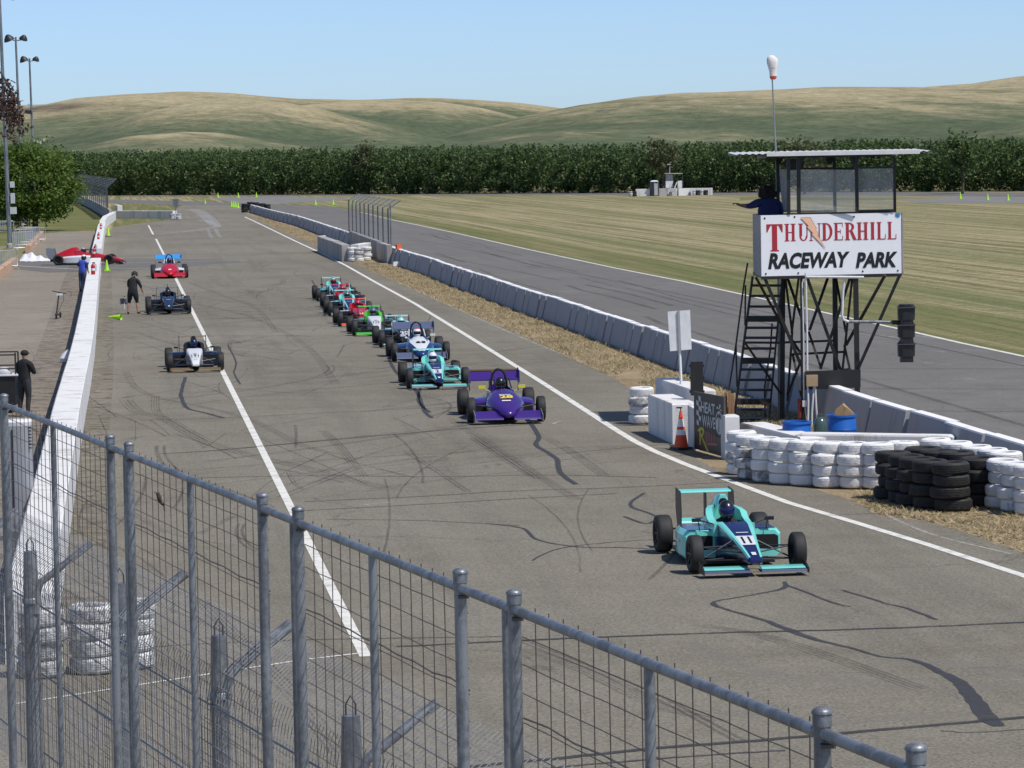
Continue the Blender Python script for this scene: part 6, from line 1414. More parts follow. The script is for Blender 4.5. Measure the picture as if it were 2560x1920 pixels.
# ================================================================== people on foot
paint('skin', (0.42, 0.24, 0.16), 0.6, 0, 0.06); paint('skin_brown', (0.16, 0.085, 0.055), 0.6, 0, 0.06); paint('cloth_black', (0.012, 0.012, 0.013), 0.85, 0, 0.25, 8); paint('cloth_charcoal', (0.035, 0.035, 0.038), 0.85, 0, 0.25, 8); paint('cloth_blue', (0.035, 0.075, 0.42), 0.8, 0, 0.2, 8); paint('cloth_navy', (0.012, 0.022, 0.10), 0.85, 0, 0.2, 8); paint('denim', (0.05, 0.075, 0.13), 0.9, 0, 0.3, 12); paint('shoe_white', (0.6, 0.6, 0.6), 0.7); paint('hair_dark', (0.012, 0.010, 0.009), 0.9, 0, 0.3, 30)
def figure(name, label, foot, rz, joints, edges, mats, height_scale=1.0):
    """one continuous skinned body from a joint skeleton; edges carry the material of their region"""
    root = thing(name, label, 'person', tuple(foot), rz, None, height_scale)
    keys = list(joints); idx = {k: i for i, k in enumerate(keys)}
    me = bpy.data.meshes.new('skel'); me.from_pydata([joints[k][0] for k in keys], [(idx[a], idx[b]) for a, b, m_ in edges], [])
    ob = bpy.data.objects.new('skel', me); COL.objects.link(ob)
    md = ob.modifiers.new('s', 'SKIN'); md.use_smooth_shade = True; sub = ob.modifiers.new('d', 'SUBSURF'); sub.levels = 2; sub.render_levels = 2
    for i, k in enumerate(keys):
        r = joints[k][1]; r = r if isinstance(r, tuple) else (r, r)
        me.skin_vertices[0].data[i].radius = r; me.skin_vertices[0].data[i].use_root = (k == 'pelvis')
    dg = bpy.context.evaluated_depsgraph_get(); dg.update()
    body = bpy.data.meshes.new_from_object(ob.evaluated_get(dg)); bpy.data.objects.remove(ob)
    body.materials.clear(); names = sorted(set(m_ for _, _, m_ in edges)); [body.materials.append(MATS[m_]) for m_ in names]
    A = np.array([joints[a][0] for a, b, m_ in edges], float); Bv = np.array([joints[b][0] for a, b, m_ in edges], float); mi = [names.index(m_) for _, _, m_ in edges]
    rad = np.array([(np.mean(joints[a][1]) + np.mean(joints[b][1])) / 2 for a, b, m_ in edges])
    for p in body.polygons:
        c = np.array(p.center); d = Bv - A; t = np.clip(((c - A) * d).sum(1) / np.maximum((d * d).sum(1), 1e-9), 0, 1)
        p.material_index = mi[int(np.argmin(np.linalg.norm(c - (A + d * t[:, None]), axis=1) / rad))]
        p.use_smooth = True
    link('body', body, root)
    return root
def hand(J, E, side, wrist, palm, skin, point=False, up=(0, 0, 0)):
    w, p = Vector(wrist), Vector(palm); d = (p - w).normalized(); s = Vector((0, 1, 0)) if abs(d.y) < 0.8 else Vector((1, 0, 0)); s = (s - d * s.dot(d)).normalized(); n = d.cross(s)
    J[side + 'palm'] = (tuple(p), (0.036, 0.02)); E.append((side + 'wrist', side + 'palm', skin))
    for k, (off, L) in enumerate(((-0.03, 0.06), (-0.01, 0.075), (0.01, 0.07), (0.03, 0.055))):
        a = p + d * 0.035 + s * off; b_ = a + d * L * 0.55 + n * 0.012; c_ = b_ + d * L * 0.25 + n * 0.03
        J[side + 'f%da' % k] = (tuple(a), 0.0095); J[side + 'f%db' % k] = (tuple(b_), 0.009); J[side + 'f%dc' % k] = (tuple(c_), 0.008)
        E += [(side + 'palm', side + 'f%da' % k, skin), (side + 'f%da' % k, side + 'f%db' % k, skin), (side + 'f%db' % k, side + 'f%dc' % k, skin)]
    a = p - s * 0.045 + Vector(up) * 0.5; b_ = a + d * 0.03 - s * 0.02 + Vector(up)
    J[side + 'ta'] = (tuple(a), 0.011); J[side + 'tb'] = (tuple(b_), 0.009); E += [(side + 'palm', side + 'ta', skin), (side + 'ta', side + 'tb', skin)]
def skeleton(mats, lean=0.0, arms=None, legs=None, head=(0, 0, 0), build=1.0, armk=1.15, legk=1.0):
    """facing +y. mats: shirt, sleeve, forearm, trousers, shin, shoe, skin"""
    S, SL, FA, TR, SH, SO, SK = mats; l = lean
    J = {'pelvis': ((0, 0, 0.95), (0.155 * build, 0.12 * build)), 'belly': ((0, l * 0.25, 1.10), (0.15 * build, 0.12 * build)), 'chest': ((0, l * 0.65, 1.30), (0.175 * build, 0.12 * build)), 'collar': ((0, l * 0.95, 1.45), (0.10, 0.08)), 'neck': ((0, l * 1.1 + 0.01, 1.52), 0.055), 'head': ((head[0], l * 1.2 + 0.025 + head[1], 1.62 + head[2]), (0.085, 0.10)), 'crown': ((head[0] * 1.2, l * 1.2 + 0.02 + head[1], 1.70 + head[2]), (0.07, 0.08))}
    E = [('pelvis', 'belly', S), ('belly', 'chest', S), ('chest', 'collar', S), ('collar', 'neck', SK), ('neck', 'head', SK), ('head', 'crown', SK)]
    arms = arms or {}
    for sd, s in (('l', -1), ('r', 1)):
        sh, el, wr, pa = arms.get(sd, ((s * 0.19, l * 0.9, 1.41), (s * 0.25, l * 0.6 - 0.03, 1.14), (s * 0.235, l * 0.7 + 0.08, 0.92), (s * 0.23, l * 0.7 + 0.11, 0.85)))
        J[sd + 'shoulder'] = (sh, 0.076 * armk); J[sd + 'mid'] = (tuple((Vector(sh) + Vector(el)) / 2), 0.066 * armk); J[sd + 'elbow'] = (el, 0.048 * armk); J[sd + 'wrist'] = (wr, 0.032)
        E += [('collar', sd + 'shoulder', S), (sd + 'shoulder', sd + 'mid', SL), (sd + 'mid', sd + 'elbow', FA if FA == SL else SL), (sd + 'elbow', sd + 'wrist', FA)]
        hand(J, E, sd, wr, pa, SK)
        hp, kn, an, to = (legs or {}).get(sd, ((s * 0.10, 0, 0.88), (s * 0.115, 0.02, 0.50), (s * 0.12, -0.02, 0.10), (s * 0.135, 0.14, 0.045)))
        J[sd + 'hip'] = (hp, 0.118 * legk); J[sd + 'thigh'] = (tuple((Vector(hp) + Vector(kn)) / 2), 0.102 * legk); J[sd + 'knee'] = (kn, 0.076 * legk if TR == SH else 0.066); J[sd + 'calf'] = (tuple(Vector(kn) * 0.65 + Vector(an) * 0.35 + Vector((0, -0.02, 0))), 0.07 * legk if TR == SH else 0.06); J[sd + 'ankle'] = (an, 0.056 * legk if TR == SH else 0.042); J[sd + 'heel'] = ((an[0], an[1] - 0.02, 0.045), 0.042); J[sd + 'toe'] = (to, (0.045, 0.04))
        E += [('pelvis', sd + 'hip', TR), (sd + 'hip', sd + 'thigh', TR), (sd + 'thigh', sd + 'knee', TR), (sd + 'knee', sd + 'calf', SH), (sd + 'calf', sd + 'ankle', SH), (sd + 'ankle', sd + 'heel', SO), (sd + 'heel', sd + 'toe', SO)]
    return J, E
# man in black at the pit wall, arms folded, seen from behind
J, E = skeleton(('cloth_black', 'cloth_black', 'cloth_charcoal', 'cloth_charcoal', 'cloth_charcoal', 'shoe_white', 'skin'), 0.02, {'l': ((-0.20, 0.02, 1.40), (-0.26, 0.10, 1.14), (-0.05, 0.24, 1.16), (0.03, 0.25, 1.18)), 'r': ((0.20, 0.02, 1.40), (0.27, 0.10, 1.15), (0.06, 0.25, 1.20), (-0.02, 0.26, 1.19))}, {'l': ((-0.1, 0, 0.88), (-0.12, 0.01, 0.5), (-0.15, -0.02, 0.10), (-0.19, 0.13, 0.045)), 'r': ((0.1, 0, 0.88), (0.11, 0.03, 0.5), (0.10, 0.0, 0.10), (0.13, 0.16, 0.045))}, build=1.12)
f = P(63, 1041); m1 = figure('person', 'man in black cap, shirt and trousers standing with folded arms left of the wall', f, R(-28), J, E, None, 0.91)
mb = MB(); mb.ball((0, 0.045, 1.685), (0.105, 0.125, 0.085), 16, 8); mb.loft([[Vector((x, 0.14, 1.68 + 0.006 * k)), Vector((x * 0.8, 0.24, 1.66 + 0.006 * k))] if False else [Vector((-0.09, 0.13, 1.675 + 0.012 * k)), Vector((0.09, 0.13, 1.675 + 0.012 * k)), Vector((0.06, 0.235, 1.66 + 0.012 * k)), Vector((-0.06, 0.235, 1.66 + 0.012 * k))] for k in (0, 1)]); mb.build('cap', 'cloth_black', m1, 50, False)
# man in shorts leaning towards the black car
J, E = skeleton(('cloth_black', 'cloth_black', 'skin', 'cloth_black', 'skin', 'cloth_black', 'skin'), 0.12, {'l': ((-0.19, 0.12, 1.38), (-0.25, 0.22, 1.13), (-0.12, 0.40, 1.02), (-0.07, 0.45, 1.0)), 'r': ((0.20, 0.11, 1.38), (0.31, 0.16, 1.13), (0.36, 0.26, 0.90), (0.37, 0.29, 0.83))}, {'l': ((-0.11, 0, 0.88), (-0.17, 0.04, 0.5), (-0.21, -0.02, 0.10), (-0.24, 0.14, 0.045)), 'r': ((0.11, 0, 0.88), (0.17, 0.03, 0.5), (0.21, 0.0, 0.10), (0.25, 0.15, 0.045))}, (0.03, 0.05, -0.02), 1.2, 1.15, 1.2)
f = P(333, 785); m2 = figure('person', 'man in black shirt and shorts standing beside the black racing car', f, R(-12), J, E, None, 0.97)
mb = MB(); mb.ball((0.03, 0.215, 1.665), (0.10, 0.115, 0.09), 16, 8); mb.build('cap', 'cloth_charcoal', m2, 60, False)
mb = MB(); mb.tube([(-0.09, 0.22, 1.61), (-0.10, 0.21, 1.70), (0.03, 0.20, 1.775), (0.16, 0.21, 1.70), (0.15, 0.22, 1.61)], 0.014, 6); mb.ball((-0.08, 0.225, 1.60), (0.03, 0.045, 0.05), 8, 6); mb.ball((0.14, 0.225, 1.60), (0.03, 0.045, 0.05), 8, 6); mb.build('headphones', 'cone_black', m2, 50, False)
mb = MB()
for x0, x1, z0, z1 in ((-0.10, 0.10, 1.335, 1.345), (-0.10, 0.10, 1.235, 1.245), (-0.11, -0.10, 1.235, 1.345), (0.10, 0.11, 1.235, 1.345), (-0.08, 0.06, 1.30, 1.325), (-0.07, 0.08, 1.255, 1.285)):
    mb.add([(x0, -0.065 + 0.4 * (z0 - 1.2), z0), (x1, -0.065 + 0.4 * (z0 - 1.2), z0), (x1, -0.065 + 0.4 * (z1 - 1.2), z1), (x0, -0.065 + 0.4 * (z1 - 1.2), z1)], [(0, 1, 2, 3)])
mb.build('shirt_print', 'number_white', m2, None, False)
# person in blue vest at the wall
J, E = skeleton(('cloth_blue', 'cloth_navy', 'skin', 'denim', 'denim', 'cloth_black', 'skin'), 0.06, {'l': ((-0.19, 0.05, 1.40), (-0.28, 0.14, 1.22), (-0.24, 0.20, 1.42), (-0.22, 0.22, 1.50)), 'r': ((0.19, 0.05, 1.40), (0.26, 0.02, 1.14), (0.28, 0.12, 0.92), (0.28, 0.14, 0.85))}, None, (0.02, 0.05, -0.03), 1.15)
f = P(207, 729); m3 = figure('person', 'person in blue vest, jeans and dark helmet leaning at the pit wall', f, R(-18), J, E, None, 0.98)
mb = MB(); mb.ball((0.025, 0.15, 1.63), (0.13, 0.145, 0.14), 16, 10); mb.build('helmet', 'car_black', m3, 60, False)
mb = MB(); mb.ball((0.025, 0.15, 1.70), (0.105, 0.12, 0.085), 14, 8); mb.build('helmet_cap', 'number_white', m3, 60, False)
# flagger on the tower, arm stretched out to the left
J, E = skeleton(('cloth_navy', 'cloth_navy', 'skin_brown', 'cloth_black', 'cloth_black', 'cloth_black', 'skin_brown'), 0.0, {'l': ((-0.21, 0.0, 1.42), (-0.38, 0.08, 1.35), (-0.54, 0.16, 1.37), (-0.61, 0.18, 1.40)), 'r': ((0.21, 0.0, 1.41), (0.28, 0.06, 1.15), (0.20, 0.26, 1.05), (0.17, 0.30, 1.04))}, None, (-0.03, 0.03, -0.04), 1.5, 1.3)
f = T(1923, 690, 1.3); m4 = figure('person', 'person in navy shirt and headset pointing left from the tower', (f.x, f.y, 3.37), R(8), J, E, None, 1.10)
rr_ = RNG.normal(size=(60, 3)); rr_ /= np.linalg.norm(rr_, axis=1)[:, None]; mb = MB(); mb.ball((0.0, 0.04, 1.60), (0.18, 0.17, 0.145), 16, 10)
for d_ in rr_:
    if d_[2] > -0.5: mb.ball((0.0 + d_[0] * 0.17, 0.04 + d_[1] * 0.16, 1.61 + d_[2] * 0.135), 0.04, 6, 4)
mb.build('hair', 'hair_dark', m4, 60, False)
mb = MB(); mb.tube([(-0.15, 0.04, 1.60), (-0.14, 0.04, 1.74), (-0.06, 0.04, 1.82), (0.05, 0.04, 1.80), (0.12, 0.04, 1.70)], 0.014, 6); mb.ball((-0.17, 0.04, 1.58), (0.035, 0.05, 0.06), 8, 6); mb.ball((0.17, 0.04, 1.58), (0.035, 0.05, 0.06), 8, 6); mb.build('headset', 'cone_black', m4, 50, False)
# ================================================================== near fences
# spectator fence: panels of galvanised pipe with stock mesh, in the foreground
CAPZ = CAM_H - 1.87
def fpt_px(px, y): return P(px, y, CAPZ)
FB = fpt_px(322, 1100); FE = fpt_px(2055, 1760); FD = (FE - FB).normalized()
def along(px):       # point of the fence line seen at picture column px (at cap height)
    lo, hi = -60.0, 19.0
    for _ in range(50):
        m_ = (lo + hi) / 2; p = FB + FD * m_; d = CAM_M.transposed() @ (p - Vector((0, 0, CAM_H))); x = 1280 + FPX * d.x / -d.z
        if x < px: lo = m_
        else: hi = m_
    return FB + FD * lo
RAILZ = CAPZ - 0.10
FS = Vector((-FD.y, FD.x, 0)); FS = FS if FS.x > 0 else -FS
def fence_panel(a, b, label, mid=None, lead=0.0, stub=True):
    L = (b - a).length; t = thing('fence_panel', label, 'fence', (a.x, a.y, 0), 0, 'galvanised mesh fence panels in the foreground')
    z = lambda p, h: Vector((p.x, p.y, h))
    for p in (a, b):
        post = MB().tube([z(p, 0), z(p, CAPZ - 0.03)], 0.030, 14).build('post', 'galvanised', t, 60)
        MB().lathe([(0.0335, -0.055), (0.0335, -0.014), (0.037, -0.012), (0.037, -0.004), (0.030, 0.004), (0.018, 0.010), (0.0, 0.013)], z(p, CAPZ - 0.02), 14).build('cap', 'galvanised', post, 50)
        MB().box(z(p + FS * 0.0 + FD * 0.05, RAILZ - 0.035), (0.05, 0.05, 0.012)).build('bracket', 'rust_wire', t)
    MB().tube([z(a - FD * lead, RAILZ), z(b, RAILZ)], 0.022, 12).build('top_rail', 'galvanised', t, 60)
    for m_ in ([a.lerp(b, 0.5)] + ([a - FD * min(lead * 0.35, 0.12)] if stub and lead else [])):
        MB().tube([z(m_, 0), z(m_, RAILZ - 0.005)], 0.022, 12).build('mid_post', 'galvanised', t, 60)
    w = MB(); n = int(L / 0.205); off = FS * 0.034
    for i in range(1, n + 1):
        s0 = i * L / (n + 1); bow = random.gauss(0, 0.010); pts = [z(a + FD * (s0 + bow * math.sin(h * 2.3) + random.gauss(0, 0.003)), h) + off for h in np.linspace(1.2, RAILZ + 0.027, 14)]
        w.tube(pts, 0.0027, 4, cap=False)
    for k in range(20):
        h = RAILZ - 0.12 - 0.125 * k; pts = [z(a + FD * (L * j / 10), h + random.gauss(0, 0.002)) + off for j in range(11)]
        w.tube(pts, 0.0027, 4, cap=False)
        if k == 3: w.tube([p + Vector((0, 0, 0.02 + 0.01 * (j % 2))) for j, p in enumerate(pts)], 0.0045, 4, cap=False)
    tag(w.build('wire_mesh', 'rust_wire', t), kind='stuff')
    return t
cols = [(-420, -110), (10, 275), (322, 655), (745, 1150), (1285, 2055), (2290, 4200)]
names = ['galvanised mesh fence panel at the far left, cut by the frame', 'second fence panel from the left, crossing in front of the white wall', 'third fence panel from the left, with the small bird on it', 'fourth fence panel from the left, over the end of the lane line', 'fifth and largest whole fence panel, right of the middle', 'fence panel cut off at the bottom right']
prevb = None; PANEL = []
for (x0, x1), nm in zip(cols, names):
    a, b = along(x0), along(x1)
    if x1 > 2560: b = a + FD * 3.5
    lead = (a - prevb).length if prevb is not None else 0.3
    PANEL.append((a, b)); fence_panel(a, b, nm, lead=lead); prevb = b
# catch fence beyond it: posts with arms bent towards the lane, mesh curving over
CZ = 2.7
cp_ = [P(75, 1378, CZ), P(300, 1458, CZ), P(547, 1588, CZ), P(877, 1788, CZ)]
CD = (cp_[3] - cp_[0]).normalized(); CS = Vector((-CD.y, CD.x, 0)); CS = CS if CS.x > 0 else -CS
cpts = [Vector((p.x, p.y, 0)) for p in cp_]; cpts = [cpts[0] - CD * 3.3] + cpts + [cpts[-1] + CD * 3.5, cpts[-1] + CD * 7.0]
cf = thing('catch_fence', 'catch fence with bent over posts standing just behind the near fence', 'fence', tuple(cpts[0]))
for i, p in enumerate(cpts):
    po = MB().tube([p, p + Vector((0, 0, CZ - 0.75)), p + Vector((0, 0, CZ - 0.3)), p + Vector((0, 0, CZ))], [0.075, 0.07, 0.068, 0.058], 14).build('post', 'galvanised', cf, 60)
    MB().lathe([(0.078, -0.04), (0.078, 0.0), (0.07, 0.01)], p + Vector((0, 0, CZ - 0.42)), 14).build('collar', 'galvanised', po, 50)
    MB().tube([p + Vector((-0.03, 0, CZ - 0.02)), p + Vector((-0.03, 0, CZ + 0.07)), p + Vector((0, 0, CZ + 0.12)), p + Vector((0.03, 0, CZ + 0.07)), p + Vector((0.03, 0, CZ - 0.02))], 0.007, 6).build('lifting_eye', 'dark_galv', po)
    for k, off in enumerate((0.05,) if i in (1, 4) else (-0.05, 0.05)):
        q = p + CD * off; MB().tube([q + CS * 0.03 + Vector((0, 0, CZ - 0.55)), q + CS * 0.045 + Vector((0, 0, CZ - 0.36)), q + CS * 0.085 + Vector((0, 0, CZ - 0.27)), q + CS * 0.54 + Vector((0, 0, CZ + 0.05))], 0.031, 12).build('arm', 'galvanised', cf, 60)
w = MB(); LA = (cpts[-1] - cpts[0]).length
prof_ = [(0.10, h) for h in np.arange(0.6, CZ - 0.5, 0.28)] + [(0.11, CZ - 0.48), (0.13, CZ - 0.36), (0.17, CZ - 0.26), (0.23, CZ - 0.19), (0.36, CZ - 0.08), (0.53, CZ + 0.05)]
for s0 in np.arange(0, LA, 0.08):
    w.tube([cpts[0] + CD * s0 + CS * x + Vector((0, 0, h)) for x, h in prof_], 0.0034, 3, cap=False)
L_acc = 0.0; last = None
fine = []
for (x0, h0), (x1, h1) in zip(prof_, prof_[1:]):
    n_ = max(1, int(math.hypot(x1 - x0, h1 - h0) / 0.08 + 0.5)); fine += [(x0 + (x1 - x0) * k / n_, h0 + (h1 - h0) * k / n_) for k in range(n_)]
for x, h in fine: w.tube([cpts[0] + CD * (LA * j / 16) + CS * x + Vector((0, 0, h)) for j in range(17)], 0.0034, 3, cap=False)
tag(w.build('wire_mesh', 'wire_steel', cf), kind='stuff')
for h in (0.9, 1.6, 2.2): MB().tube([cpts[0] + CS * 0.09 + Vector((0, 0, h)), cpts[-1] + CS * 0.09 + Vector((0, 0, h))], 0.008, 5).build('cable', 'galvanised', cf)
# the bird on the third panel
a, b = PANEL[2]; hz_ = RAILZ - 0.12 - 0.125 * 1
lo = None
for j in range(400):
    p = a.lerp(b, j / 400); d = CAM_M.transposed() @ (Vector((p.x, p.y, hz_)) - Vector((0, 0, CAM_H)))
    if 1280 + FPX * d.x / -d.z >= 386: lo = p; break
bp = Vector((lo.x, lo.y, hz_)) + FS * 0.034
paint('bird_brown', (0.05, 0.04, 0.032), 0.8); paint('bird_pale', (0.30, 0.26, 0.21), 0.8)
bird = thing('small_bird', 'small brown bird perched on the wires of the near fence', 'bird', tuple(bp))
mb = MB(); mb.loft([[bp + Vector((x + r * math.cos(t), r * 0.85 * math.sin(t), z)) for t in [2 * PI * k / 10 for k in range(10)]] for x, z, r in ((0.020, -0.024, 0.006), (0.014, -0.008, 0.017), (0.008, 0.010, 0.023), (0.002, 0.028, 0.021), (-0.005, 0.040, 0.014), (-0.009, 0.048, 0.0145), (-0.011, 0.057, 0.013), (-0.011, 0.065, 0.006), (-0.011, 0.067, 0.001))]); mb.build('body', 'bird_brown', bird, 80)
mb = MB(); mb.tube([bp + Vector((-0.025, 0, 0.063)), bp + Vector((-0.040, 0, 0.062))], [0.004, 0.001], 6); mb.build('beak', 'cone_black', bird)
mb = MB(); mb.ball(bp + Vector((0.018, -0.014, 0.012)), (0.010, 0.006, 0.026), 8, 6); mb.build('wing', 'bird_pale', bird, 80)
mb = MB(); mb.prism([bp + Vector((0.02, -0.004, -0.02)), bp + Vector((0.028, -0.004, -0.02)), bp + Vector((0.035, -0.004, -0.06)), bp + Vector((0.026, -0.004, -0.06))], (0, 0.008, 0)); mb.build('tail', 'bird_brown', bird)
for s in (-1, 1): MB().tube([bp + Vector((0.0, 0.006 * s, 0.0)), bp + Vector((0.004, 0.006 * s, 0.016))], 0.0015, 5).build('leg', 'cone_black', bird)
# ================================================================== light poles, barricades and other things on the left
paint('lamp_dark', (0.02, 0.02, 0.022), 0.5); paint('box_pale', (0.55, 0.56, 0.57), 0.5); paint('barricade_steel', (0.55, 0.57, 0.60), 0.4, 0.4); paint('tarp_white', (0.72, 0.72, 0.74), 0.6)
def light_pole(base, H, r, label, heads=True, speaker=True, tilt=R(0.7)):
    t = thing('light_pole', label, 'light pole', tuple(base), 0, 'tall floodlight poles on the left')
    top = base + Vector((-math.sin(tilt) * H, 0, H)); at = lambda h: base + Vector((-math.sin(tilt) * h, 0, h))
    MB().tube([at(0), at(H * 0.5), top], [r, r * 0.82, r * 0.62], 12).build('pole', 'galvanised', t, 60)
    MB().lathe([(r * 1.5, 0), (r * 1.5, 0.25), (r * 1.05, 0.32)], base, 12).build('base_plate', 'old_concrete', t)
    if heads:
        MB().tube([at(H - 0.35) + Vector((-0.75, 0, 0.2)), at(H - 0.35), at(H - 0.35) + Vector((0.7, 0, 0.1))], 0.05, 8).build('cross_arm', 'galvanised', t)
        for s, x in ((-1, -0.72), (1, 0.78)):
            c = at(H - 0.15) + Vector((x, 0, 0.1)); M = Matrix.Rotation(s * 0.35, 3, 'Y') @ Matrix.Rotation(0.3, 3, 'X'); k_ = 0.62 if s < 0 else 0.5
            mb = MB(); mb.lathe([(0.12, 0.45), (0.3, 0.35), (0.62, -0.05), (0.74, -0.38), (0.70, -0.38), (0.0, -0.25)], (0, 0, 0), 14); mb.v = [tuple(c + M @ (Vector(v) * k_ * 1.15)) for v in mb.v]; mb.build('floodlight', 'lamp_dark', t, 50)
    if speaker:
        hs = H * 0.66; MB().box(at(hs) + Vector((-0.35, -0.2, 0)), (0.9, 0.5, 0.42), Matrix.Rotation(0.15, 3, 'Y'), None, 0.8).build('speaker_horn', 'lamp_dark', t); MB().tube([at(hs) + Vector((-0.5, 0, 0)), at(hs) + Vector((0.5, 0, 0.1))], 0.04, 6).build('speaker_bracket', 'galvanised', t)
        MB().box(at(hs + 0.8) + Vector((-0.3, 0, 0)), (0.25, 0.2, 0.3)).build('small_box', 'box_pale', t)
    return t, at
b1_ = P(25, 619)
t, at = light_pole(b1_, 18.4, 0.17, 'nearest floodlight pole with white boxes on its side', True, True, R(0.9))
for h, w_, hh in ((4.6, 0.30, 0.45), (3.6, 0.28, 0.75), (2.7, 0.45, 0.5)):
    MB().box(at(h) + Vector((0.36, -0.05, 0)), (w_, 0.3, hh)).build('meter_box', 'box_pale', t)
q = PD(122, 95, 392.0); light_pole(Vector((PD(58, 530, 345.0).x, 345.0, 0)), 18.3, 0.16, 'middle floodlight pole rising out of the shade tree', True, True, R(0.9))
light_pole(Vector((PD(89, 530, 415.0).x, 415.0, 0)), 18.3, 0.17, 'farthest floodlight pole rising out of the shade tree', True, True, R(0.8))
# pair of antenna panels behind the tree
p = PD(98, 360, 420.0); an = thing('antenna_mast', 'short mast with two crossed pale panels above the tree', 'mast', (p.x, 420, 0)); MB().tube([(p.x, 420, 0), (p.x, 420, p.z)], 0.09, 6).build('pole', 'dark_galv', an)
for s in (-1, 1): MB().box((p.x + s * 0.35, 420, p.z + 0.3), (0.9, 0.12, 0.28), Matrix.Rotation(-s * 0.7, 3, 'Y')).build('panel', 'box_pale', an)
# crowd barricades
def barricade(a, b, label, hgt=1.08):
    t = thing('crowd_barricade', label, 'barricade', tuple(a), 0, 'steel crowd barricades by the light pole'); d = (b - a).normalized(); up = Vector((0, 0, 1)); n_ = Vector((-d.y, d.x, 0)); 
    MB().tube([a + up * 0.2, a + up * (hgt - 0.06), a + d * 0.06 + up * hgt, b - d * 0.06 + up * hgt, b + up * (hgt - 0.06), b + up * 0.2, a + up * 0.2], 0.03, 6).build('frame', 'barricade_steel', t, 60)
    L = (b - a).length
    for i in range(1, 12): MB().tube([a + d * (L * i / 12) + up * 0.2, a + d * (L * i / 12) + up * hgt], 0.016, 5).build('bar', 'barricade_steel', t)
    for f_ in (0.15, 0.85): p = a + d * L * f_; MB().tube([p + n_ * 0.35, p + up * 0.2, p - n_ * 0.35], 0.022, 5).build('foot', 'barricade_steel', t)
for i, (p0, p1, nm) in enumerate((((33, 627), (60, 617), 'nearest white steel barricade beside the light pole'), ((38, 619), (68, 609), 'second white steel barricade, just behind the nearest one'), ((50, 612), (72, 604), 'third barricade in the bunch by the pole'), ((64, 606), (82, 597), 'rearmost dark barricade by the tree trunk'), ((-6, 676), (9, 668), 'barricade cut by the left edge near the tan kerb'), ((-30, 585), (20, 580), 'distant barricade left of the light pole'))):
    a, b = P(*p0), P(*p1)
    b = a + (b - a).normalized() * 2.0 if (b - a).length > 2.0 and i < 4 else b
    barricade(a, a + Vector((1.35, 0.9 + 0.5 * (i % 2), 0)) if i < 4 else (a + Vector((0.9, 1.8, 0)) if i == 4 else a + Vector((2.2, 0.3, 0))), nm, 1.3 if i < 3 else 1.1)
# tan kerb blocks
kb = [P(44, 661), P(-60, 750)]
def kerb(name, a, b, n, label, group, h=0.42, w_=0.32):
    for i in range(n):
        p, q = a.lerp(b, i / n), a.lerp(b, (i + 1) / n - 0.02); d = (q - p).normalized(); s = Vector((d.y, -d.x, 0))
        mb = MB(); mb.loft([[x + s * o_ + Vector((0, 0, z)) for o_, z in ((0, -0.03), (0.03, h - 0.05), (0.07, h), (w_ - 0.07, h), (w_ - 0.03, h - 0.05), (w_, -0.03))] for x in (p, q)])
        solo(name, mb, 'tan_block', label % nth(i + 1), 'kerb', group)
kerb('kerb_block', P(44, 664), P(-70, 752), 3, '%s tan kerb block from the service lane, at the left edge', 'tan kerb blocks near the service lane', 0.5, 0.4)
kerb('kerb_block', P(110, 592), P(76, 633), 5, '%s tan kerb block from the tree, beside the barricades', 'tan kerb blocks beside the barricades', 0.5, 0.4)
# white tarp heap
c = P(82, 653); vs = []; n1_, n2_ = 18, 8
for i in range(n1_ + 1):
    for j in range(n2_ + 1):
        u, v_ = i / n1_, j / n2_; x = -0.7 + 2.0 * u; env = max(0, 0.72 * (1 - u) ** 0.8 * math.sin(PI * v_) ** 0.7 * (0.35 + min(1, u * 5) * 0.65)); vs.append((c.x + x, c.y + (v_ - 0.5) * 1.6, max(0.0, env * (0.75 + 0.35 * math.sin(i * 0.75 + j * 0.9) * math.cos(j * 0.8 - i * 0.5)) + 0.03 * random.random())))
mb = MB(); mb.add(vs, [(i * (n2_ + 1) + j, (i + 1) * (n2_ + 1) + j, (i + 1) * (n2_ + 1) + j + 1, i * (n2_ + 1) + j + 1) for i in range(n1_) for j in range(n2_)])
solo('tarp', mb, 'tarp_white', 'crumpled white tarp heaped beside the barricades', 'tarp', smooth=15)
# dark board fence and white picnic tables under the tree
fr_ = P(52, 566); bf = thing('board_fence', 'dark wooden board fence in the shade under the tree', 'fence', tuple(fr_))
paint('dark_wood', (0.05, 0.04, 0.032), 0.9)
for i in range(9): MB().box((fr_.x - 0.9 + 0.22 * i, fr_.y, 0.75 + 0.02 * (i % 3)), (0.17, 0.04, 1.5)).build('board', 'dark_wood', bf)
for i, (px, py) in enumerate(((8, 560), (-25, 566), (14, 575))):
    p = P(px, py); tb_ = thing('picnic_table', ['pale picnic table in the shade nearest the light pole', 'pale picnic table cut by the left edge', 'nearest pale picnic table behind the light pole'][i], 'table', tuple(p), 0, 'pale tables in the shade on the left'); MB().box((p.x, p.y, 0.75), (1.6, 0.8, 0.06)).build('table_top', 'tarp_white', tb_)
    for s in (-1, 1):
        MB().box((p.x, p.y + s * 0.65, 0.45), (1.6, 0.28, 0.05)).build('bench', 'tarp_white', tb_); MB().bar((p.x + s * 0.6, p.y - 0.6, 0), (p.x + s * 0.6, p.y + 0.3, 0.74), 0.06, 0.06).build('leg', 'dark_galv', tb_); MB().bar((p.x + s * 0.6, p.y + 0.6, 0), (p.x + s * 0.6, p.y - 0.3, 0.74), 0.06, 0.06).build('leg', 'dark_galv', tb_)
